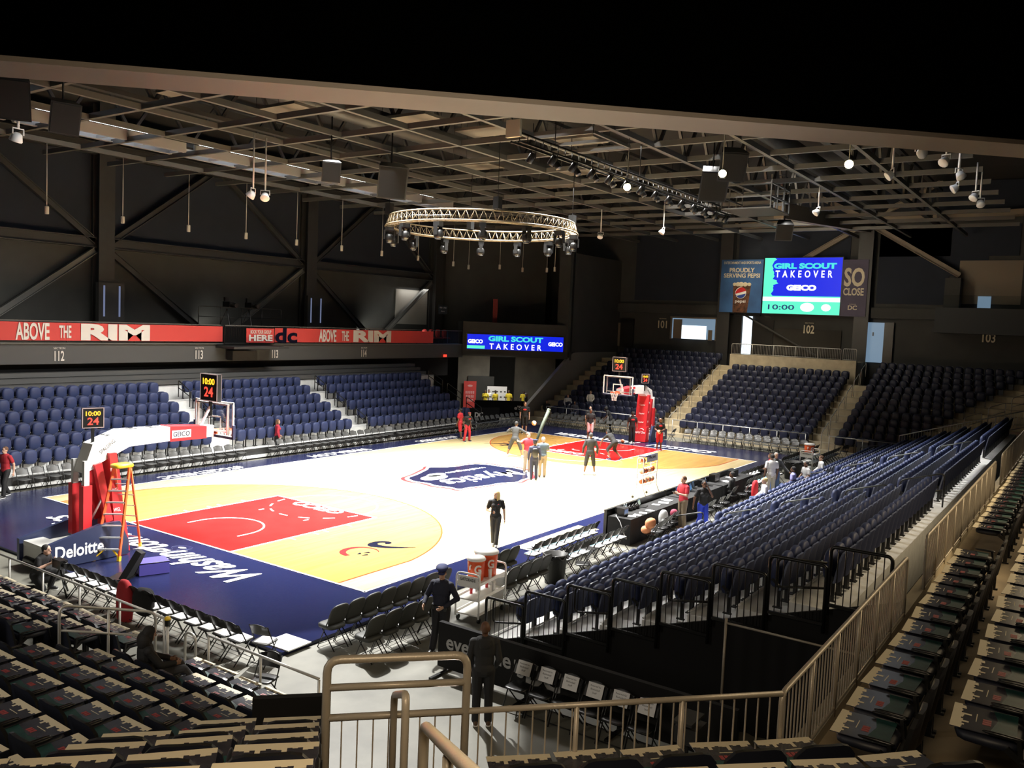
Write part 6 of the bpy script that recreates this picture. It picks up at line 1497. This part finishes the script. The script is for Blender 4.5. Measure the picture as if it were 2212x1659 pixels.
    if hm and style != 'none':
        b = MB(); b.ell((0, -.022, .036), (.084, .098, .098), 2.1, 16, 10, 0, HX)
        if style in ('long', 'pony', 'locs'): b.ell((0, -.075, -.04), (.082, .055, .12), 2.2, 12, 10, 0, HX)
        if style == 'long':
            b.ell((0, -.075, -.14), (.095, .05, .13), 2.4, 12, 10, 0, HX)
            for s in (-1, 1): b.ell((s * .072, -.005, -.07), (.022, .045, .12), 2.2, 10, 8, 0, HX)
        if style == 'pony': b.ell((0, -.12, -.15), (.045, .035, .19), 2, 10, 8, 0, HX)
        if style == 'locs':
            for i in range(9): a = pi + pi * (i - 4) / 8 - pi / 2; q = HX @ Vector((.08 * sin(a + pi / 2 * 0) * 1, -.04 - .05 * cos((i - 4) * .35), .02)); b.tube([HX @ Vector(((i - 4) * .02, -.05 - .03 * cos((i - 4) * .35), .05)), HX @ Vector(((i - 4) * .024, -.10, -.08)), HX @ Vector(((i - 4) * .026, -.11, -.22))], .016, 6)
        if style == 'bun': b.ell((0, -.11, .03), (.05, .05, .05), 2, 10, 8, 0, HX)
        if style == 'afro': b.ell((0, -.03, .05), (.125, .12, .115), 2, 14, 10, 0, HX)
        if vox < .012: b = remesh(b, .012, 3); b.materials.append(hm)
        obj('hair', b, hm, t)
    if cap_:
        b = MB(); b.lathe([(.086, 0), (.09, .035), (.125, .075), (.12, .095), (.03, .105)], 18); b.ell((0, .10, .0), (.075, .055, .012), 2.2, 12, 6)
        for i in range(len(b.v)): b.v[i] = tuple(HX @ (Matrix.Translation((0, -.01, .062)) @ Matrix.Rotation(R(-8), 4, 'X') @ Vector(b.v[i])))
        obj('cap', b, cloth(*cap_), t)
    return t, J, HX
_person = person
def P(label, loc, ang, leg='pants', **k):
    global _lk
    _lk = leg
    return _person(label, loc, ang, **k)
BLK, NVY, RDC = (.008, .008, .009), (.008, .011, .03), (.30, .012, .02)
KH, GRY, WHT = (.20, .155, .10), (.018, .019, .02), (.7, .7, .68)
def chestprint(t, J, m, w=.2, h=.1):
    b = MB(); c = J['chest'].lerp(J['neck'], .35); b.ell((c.x, c.y + .118, c.z), (w / 2, .012, h / 2), 2.4, 12, 6); obj('shirt_print', b, m, t)
V1 = .0085
t, J, HX = P('blond woman in a black polo walking on court holding a dark tablet', (-8.7, -7.45, .002), 218, pose={**BASE, 'lk': (-.06, .12, .51), 'la': (-.03, .16, .10), 'rk': (.07, .02, .50), 'ra': (.04, -.10, .10), 're': (.27, -.03, 1.14), 'rw': (.14, .19, 1.13), 'le': (-.26, -.03, 1.13), 'lw': (-.28, .03, .87)}, hair='blond', style='long', top=BLK, bottom=(.035, .036, .038), shoes=(.25, .25, .26), h=1.70, yaw=-52, pitch=-4, fem=True, vox=V1)
b = MB(); b.box((.08, .245, 1.14), (.18, .012, .24), 0, .5); b2 = obj('tablet', b, M['black'], None); b2.parent = None
b2.location = t.location; b2.rotation_euler = t.rotation_euler; b2.scale = t.scale; tag(b2, 'dark tablet held against the chest of the blond woman', 'tablet')
b = MB(); b.ell((-.07, .125, 1.34), (.025, .01, .025), 2, 10, 6); obj('shirt_emblem', b, M['red'], t)
t, J, HX = P('police officer in navy uniform and peaked cap standing by the padded bench', (-15.92, -11.29, FZ), 196, pose={**BASE, 'le': (-.34, .0, 1.16), 'lw': (-.14, .22, 1.03), 're': (.30, .06, 1.15), 'rw': (.26, .28, 1.05), 'ra': (.14, .05, .085), 'la': (-.12, -.06, .085)}, skin='pale', hair='brown', top=(.010, .012, .028), sleeve='long', bottom=(.008, .008, .012), shoes=(.01, .01, .01), h=1.80, yaw=14, pitch=12, vox=V1, cap_=(.018, .026, .10), fat=1.12, topname='jacket', sock=1)
b = MB(); b.ell((-.245, .0, 1.31), (.014, .045, .055), 2, 12, 8); obj('shoulder_patch', b, M['white'], t)
b = MB(); b.bar((-.155, .02, .88), (-.165, .04, .52), .01, .03); b.bar((-.165, .04, .52), (-.155, -.05, .14), .01, .03); obj('trouser_stripe', b, mat('pale_stripe', (.45, .5, .6), .6), t)
b = MB(); b.tube([(.165 * 1.1 * cos(a), .12 * 1.1 * sin(a), .99) for a in [2 * pi * i / 20 for i in range(20)]], .022, 6, 0, True); b.box((-.13, .1, .96), (.06, .05, .12)); b.box((.14, .09, .96), (.06, .05, .1)); obj('duty_belt', b, M['black'], t)
t, J, HX = P('bald man in a dark grey hoodie seen from behind at the passage', (-17.86, -13.8, FZ), 40, pose={**BASE, 'lw': (-.20, .16, .92), 'rw': (.20, .16, .92)}, skin='brown', hair='bald', style='none', top=(.022, .022, .023), sleeve='long', bottom=(.010, .010, .012), shoes=(.10, .055, .03), h=1.80, pitch=-6, vox=V1, fat=1.05, topname='hoodie')
b = MB(); b.ell((0, -.07, 1.46), (.13, .07, .06), 2.2, 14, 8); b.ell((0, -.10, 1.40), (.11, .05, .09), 2.2, 14, 8); obj('hood', remesh(b, .01, 3), None, t).data.materials.append(cloth(.022, .022, .023))
SITL = dict(SIT); SITL.update(lk=(-.14, .50, .55), rk=(.20, .46, .56), la=(-.12, .62, .20), ra=(.26, .70, .22), chest=(0, -.06, .80), neck=(0, -.06, 1.0), head=(0, .0, 1.16), ls=(-.185, -.06, .95), rs=(.185, -.06, .95), le=(-.26, .10, .72), re=(.26, .10, .72), lw=(-.12, .34, .66), rw=(.12, .36, .66))
t, J, HX = P('person with long dark hair in a black jacket slouched in the end stand seats', (-21.72, -10.25, NE[1][1] + .03), -18, pose=SITL, skin='tan', hair='black', style='long', top=(.010, .010, .011), sleeve='long', bottom=(.03, .03, .034), shoes=(.04, .04, .04), h=1.74, yaw=8, pitch=14, fem=True, vox=V1, topname='jacket')
b = MB(); b.ell((0, -.09, 1.06), (.15, .10, .15), 2.2, 12, 10); obj('hair_volume', remesh(b, .012, 3), None, t).data.materials.append(cloth(*HR['black']))
CROUCH = shift({}, -.55); CROUCH.update(lk=(-.2, .35, .45), rk=(.15, .25, .12), la=(-.2, .2, .085), ra=(.12, -.2, .1), le=(-.25, .2, .62), lw=(-.1, .38, .75), re=(.25, .2, .62), rw=(.1, .4, .72), chest=(0, .1, .68), neck=(0, .18, .86), head=(0, .24, 1.0), ls=(-.185, .16, .82), rs=(.185, .16, .82))
P('camera operator in black kneeling behind the near hoop', (-19.2, -1.75, FZ), 300, pose=CROUCH, skin='pale', hair='black', top=BLK, sleeve='short', bottom=BLK, vox=.012)
t = thing('video_camera', 'black video camera in front of the kneeling operator', 'camera', (-19.0, -2.4, FZ)); b = MB(); b.box((0, 0, .75), (.18, .35, .2)); b.tube([(0, -.17, .75), (0, -.3, .75)], .06, 10); obj('body', b, M['black'], t); b = MB(); [b.bar((0, 0, .65), (.3 * cos(a), .3 * sin(a), 0), .03) for a in (.5, 2.6, 4.7)]; obj('tripod_frame', b, M['black'], t)
P('person in a red shirt and black trousers striding past the far bank corner', (-15.2, 8.45, .002), 200, pose=WALK, skin='pale', hair='brown', top=RDC, bottom=BLK, h=1.78, vox=.013)
P('woman with long brown hair in a red blazer standing among the far chairs', (-2.2, 10.05, FZ), -30, pose={**BASE, 'lw': (-.3, .18, .92)}, hair='brown', style='long', top=(.33, .015, .035), sleeve='long', bottom=BLK, fem=True, h=1.72, vox=.013, yaw=-15, topname='blazer')
t, J, HX = P('player in red jersey and shorts facing the far bank', (8.3, 7.25, .002), 100, leg='shorts', pose={**BASE, 'lk': (-.1, -.08, .52), 'la': (-.12, -.2, .15)}, skin='brown', hair='black', style='bun', top=(.40, .012, .02), bottom=(.40, .012, .02), fem=True, h=1.80)
t, J, HX = P('player in black T-shirt and red tights with a red headband', (8.05, 6.55, .002), 260, pose={**BASE, 'chest': (0, .06, 1.24), 'neck': (0, .12, 1.44), 'head': (0, .17, 1.58), 'ls': (-.185, .1, 1.38), 'rs': (.185, .1, 1.38), 'lk': (-.16, .06, .5), 'la': (-.2, 0, .085), 'rk': (.16, .06, .5), 'ra': (.2, 0, .085)}, skin='brown', hair='black', top=BLK, bottom=(.38, .012, .02), fem=True, h=1.74)
b = MB(); b.lathe([(.088, 0), (.088, .035)], 14); [b.v.__setitem__(i, tuple(HX @ Vector((v[0], v[1] - .01, v[2] + .05)))) for i, v in enumerate(b.v)]; obj('headband', b, M['red'], t); chestprint(t, J, M['red'], .2, .1)
t, J, HX = P('tall player in black shirt and shorts near the tunnel corner of the court', (13.6, 6.45, .002), 215, leg='shorts', skin='pale', hair='brown', top=BLK, bottom=BLK, h=1.95, yaw=20); chestprint(t, J, M['red'])
P('player in black long sleeves with feet spread and arms out at the far arc', (5.6, 1.65, .002), 20, leg='knee', pose={**WIDE, 'le': (-.42, .1, 1.16), 'lw': (-.42, .32, 1.22), 're': (.42, .12, 1.2), 'rw': (.62, .25, 1.16)}, skin='brown', hair='black', top=GRY, sleeve='long', bottom=GRY, shoes=(.75, .75, .75), h=1.90)
P('man in red polo and khaki trousers pointing across the court', (2.5, -1.15, .002), 235, pose={**BASE, 're': (.40, .18, 1.36), 'rw': (.60, .36, 1.42), 'le': (-.25, .05, 1.15), 'lw': (-.1, .25, 1.1)}, hair='brown', top=(.28, .010, .022), bottom=KH, shoes=(.1, .08, .06), h=1.84, fat=1.1, yaw=25)
t, J, HX = P('security officer in navy cap and backpack seen from behind at centre court', (1.15, -2.39, .002), 40, skin='brown', hair='black', top=NVY, sleeve='long', bottom=NVY, h=1.75, cap_=(.014, .02, .07), fem=True)
b = MB(); b.ell((0, -.17, 1.22), (.15, .08, .21), 3, 12, 10); obj('backpack', b, M['black'], t); b = MB(); b.ell((-.235, 0, 1.33), (.012, .035, .045), 2, 10, 8); obj('shoulder_patch', b, M['white'], t)
t, J, HX = P('man in slate blue shirt and khaki trousers seen from behind at centre court', (1.95, -2.3, .002), 35, pose={**BASE, 're': (.26, .05, 1.18), 'rw': (.1, .25, 1.15), 'le': (-.27, .1, 1.25), 'lw': (-.22, .2, 1.48)}, hair='grey', top=(.045, .065, .085), bottom=KH, shoes=(.03, .02, .02), h=1.80, fat=1.12)
t2 = thing('padded_tube', 'long olive green padded tube held upright by the man in slate blue', 'tube', (1.75, -2.0, 1.4), 0); b = MB(); b.tube([(0, 0, 0), (.55, .0, .85), (.95, -.05, 1.5)], [.045, .075, .075], 10); obj('cover', b, cloth(.008, .014, .0045), t2); b = MB(); b.tube([(.93, -.05, 1.46), (.96, -.05, 1.53)], .078, 10); obj('end_cap', b, cloth(.03, .04, .02), t2)
P('player in black long sleeves and shorts seen from behind at the top of the key', (4.12, -3.44, .002), 38, leg='knee', pose={**BASE, 'lk': (-.16, .02, .5), 'rk': (.16, .02, .5), 'la': (-.21, 0, .085), 'ra': (.21, 0, .085), 'le': (-.29, -.02, 1.14), 're': (.29, -.02, 1.14), 'lw': (-.3, .05, .9), 'rw': (.3, .05, .9)}, skin='brown', hair='black', top=BLK, sleeve='long', bottom=BLK, shoes=(.7, .7, .7), h=1.93)
P('player with braids bending to dribble in the far key', (8.85, -2.1, .002), 75, leg='knee', pose={'pel': (0, -.1, .85), 'chest': (0, .14, 1.06), 'neck': (0, .30, 1.20), 'head': (0, .40, 1.30), 'ls': (-.185, .26, 1.15), 'rs': (.185, .26, 1.15), 'le': (-.3, .42, .95), 'lw': (-.34, .5, .72), 're': (.35, .3, .95), 'rw': (.42, .38, .72), 'lh': (-.1, -.1, .83), 'rh': (.1, -.1, .83), 'lk': (-.2, .16, .5), 'la': (-.24, -.05, .085), 'rk': (.2, .1, .48), 'ra': (.28, -.3, .12)}, skin='brown', hair='black', style='locs', top=BLK, bottom=(.015, .016, .018), shoes=(.03, .02, .06), h=1.85)
ball((8.55, -1.35, .42), 'basketball being dribbled in the far key')
t, J, HX = P('player in black T-shirt and pale pink shorts in the far key', (14.4, 2.35, .002), 215, leg='shorts', skin='brown', hair='black', top=BLK, bottom=(.62, .42, .44), h=1.86)
t, J, HX = P('dark haired player in black behind the one with pink shorts', (16.2, 3.4, .002), 215, leg='shorts', skin='pale', hair='black', top=BLK, bottom=BLK, h=1.82)
t, J, HX = P('player with braids in all black standing beside the far hoop', (15.05, -.05, .002), 215, skin='brown', hair='black', style='afro', top=BLK, bottom=BLK, shoes=(.3, .28, .28), h=1.85, pitch=8); chestprint(t, J, M['red'])
t, J, HX = P('player in black T-shirt and red shorts holding a basketball by the far hoop', (13.8, -2.34, .002), 225, leg='shorts', pose={**BASE, 'le': (-.28, .02, 1.15), 're': (.28, .02, 1.15), 'lw': (.0, .28, 1.10), 'rw': (.18, .26, 1.06)}, skin='brown', hair='bald', style='none', top=BLK, bottom=(.55, .02, .035), shoes=(.5, .05, .05), h=1.82, yaw=40); chestprint(t, J, M['red'])
ball((13.8 - .30 + .02, -2.34 - .30 + .22, 1.06), 'basketball held by the player in red shorts')
ball((14.7, .35, .122), 'basketball on the floor beside the player in all black')
ball((6.1, .9, 1.75), 'basketball in the air before the player in black long sleeves')
P('man in a red polo and khaki trousers looking at his phone by the scorers table', (-2.2, -10.62, FZ), 150, pose={**BASE, 'le': (-.25, .05, 1.15), 're': (.25, .05, 1.15), 'lw': (-.06, .28, 1.2), 'rw': (.08, .28, 1.2)}, hair='brown', top=(.45, .02, .035), bottom=KH, shoes=(.2, .12, .06), h=1.84, pitch=14, vox=.011, fat=1.06)
t = thing('smartphone', 'dark phone in the hands of the man in the red polo', 'phone', (-2.5, -10.42, 1.22), .9); b = MB(); b.box((0, 0, 0), (.08, .15, .01)); obj('case', b, M['black'], t)
P('woman in black top and bright blue trousers walking with a phone at her ear', (-2.0, -11.25, FZ), 222, pose={**WALK, 'le': (-.30, .06, 1.22), 'lw': (-.13, .10, 1.52), 're': (.30, -.02, 1.14), 'rw': (.36, .05, .9)}, skin='brown', hair='black', style='short', top=BLK, bottom=(.015, .04, .42), shoes=(.1, .08, .06), h=1.74, fem=True, vox=.011)
P('person in black with headphones seated at the scorers table', (2.85, -10.48, FZ), 95, pose=SIT, skin='brown', hair='black', top=(.02, .02, .021), sleeve='long', bottom=BLK, vox=.012)
P('man in a white T-shirt and pale trousers seen from behind past the table', (5.48, -11.17, FZ), 40, skin='brown', hair='black', top=WHT, bottom=(.5, .47, .38), shoes=(.4, .4, .4), h=1.86, vox=.012)
P('bearded man in a grey shirt and jeans facing the white T-shirt man', (6.2, -11.1, FZ), 215, pose={**BASE, 'le': (-.34, .02, 1.18), 'lw': (-.52, .12, 1.0)}, skin='tan', hair='grey', top=(.06, .062, .065), sleeve='long', bottom=(.07, .12, .25), h=1.84, vox=.012)
P('long haired woman in red seated among the far bench chairs', (9.2, -9.95, FZ), 100, pose=SIT, hair='brown', style='long', top=(.5, .02, .03), bottom=BLK, fem=True)
for x, lab, sk, hr, st, tp, sl, an in ((1.95, 'blond person in a white sweater seated in the front row of the tier bank', 'pale', 'blond', 'short', (.72, .72, .72), 'long', 120), (5.5, 'woman in a lilac top seated in the front row of the tier bank', 'brown', 'black', 'short', (.28, .28, .55), 'short', 100), (7.35, 'person in light grey seated in the front row beside the lilac top', 'brown', 'black', 'short', (.42, .42, .42), 'short', 140), (9.7, 'person in white seated in the front row farthest along the tier bank', 'pale', 'brown', 'short', (.72, .72, .72), 'long', 120)):
    P(lab, (x, -12.05, .02), an, pose=SIT, skin=sk, hair=hr, style=st, top=tp, sleeve=sl, bottom=(.03, .05, .12), vox=.013)
P('grey haired person in a dark suit standing at the foot of the stair parapet', (21.3, 11.5, FZ), 300, hair='grey', top=(.02, .02, .02), sleeve='long', bottom=(.02, .02, .02), h=1.8)
P('person in dark clothes sitting by the stair parapet', (22.2, 10.3, FZ), 220, pose=SIT, hair='black', top=(.02, .022, .02), sleeve='long', bottom=(.03, .03, .03))
YV = (.62, .48, .03)
for i, (s_, o_, lab, tp, sk) in enumerate(((1.6, .7, 'woman in a yellow top talking in the tunnel corner', YV, 'brown'), (1.9, .3, 'woman in a white jacket talking in the tunnel corner', (.6, .6, .62), 'pale'), (2.3, .9, 'steward in a yellow vest behind the white jacket', YV, 'dark'), (3.4, .4, 'steward in a yellow vest with hands folded before the white board', YV, 'brown'), (4.5, .5, 'steward in a yellow vest turned sideways at the white board', YV, 'dark'), (5.5, .6, 'steward in a yellow vest beside the man in black', YV, 'dark'), (6.0, .3, 'man in a black shirt with a white badge at the end of the stewards', BLK, 'dark'))):
    p = diag(s_ + .0, FZ, -.4 + o_)
    P(lab, (p[0], p[1], FZ), 225 + (i % 3 - 1) * 30, skin=sk, hair='black', style='short' if i else 'long', top=tp, sleeve='long' if i == 1 else 'short', bottom=BLK, h=1.76, fem=i < 2, vox=.02)
for (x, y, z), lab, tp in (((22.0, 8.4, FE[1][1]), 'person in a light shirt seated in the end stand, nearer the stair', (.5, .5, .52)), ((22.7, 7.0, FE[2][1]), 'person in a pale shirt seated in the end stand, one row higher', (.6, .58, .52)), ((21.1, 7.3, FE[0][1]), 'person in dark clothes leaning in the front row of the end stand', (.03, .03, .04)), ((21.2, 1.35, FE[0][1]), 'person in a black hoodie seated in the end stand behind the far hoop', (.012, .012, .012))):
    P(lab, (x - .1, y, z), 200, pose=SIT, skin='pale' if z > .4 else 'brown', hair='brown' if z > .4 else 'black', top=tp, sleeve='long', bottom=(.05, .06, .09), vox=.018)
P('person in black bending over the chairs under the far hoop', (18.9, 3.4, FZ), 120, pose={'chest': (0, .12, 1.22), 'neck': (0, .26, 1.38), 'head': (0, .34, 1.5), 'ls': (-.185, .22, 1.33), 'rs': (.185, .22, 1.33), 'lw': (-.3, .4, .85), 'le': (-.28, .25, 1.08), 're': (.28, .25, 1.08), 'rw': (.25, .45, .85)}, skin='dark', hair='black', style='afro', top=BLK, bottom=BLK, h=1.8)
# handrail between steps of the corner walk kept last: nothing more to add
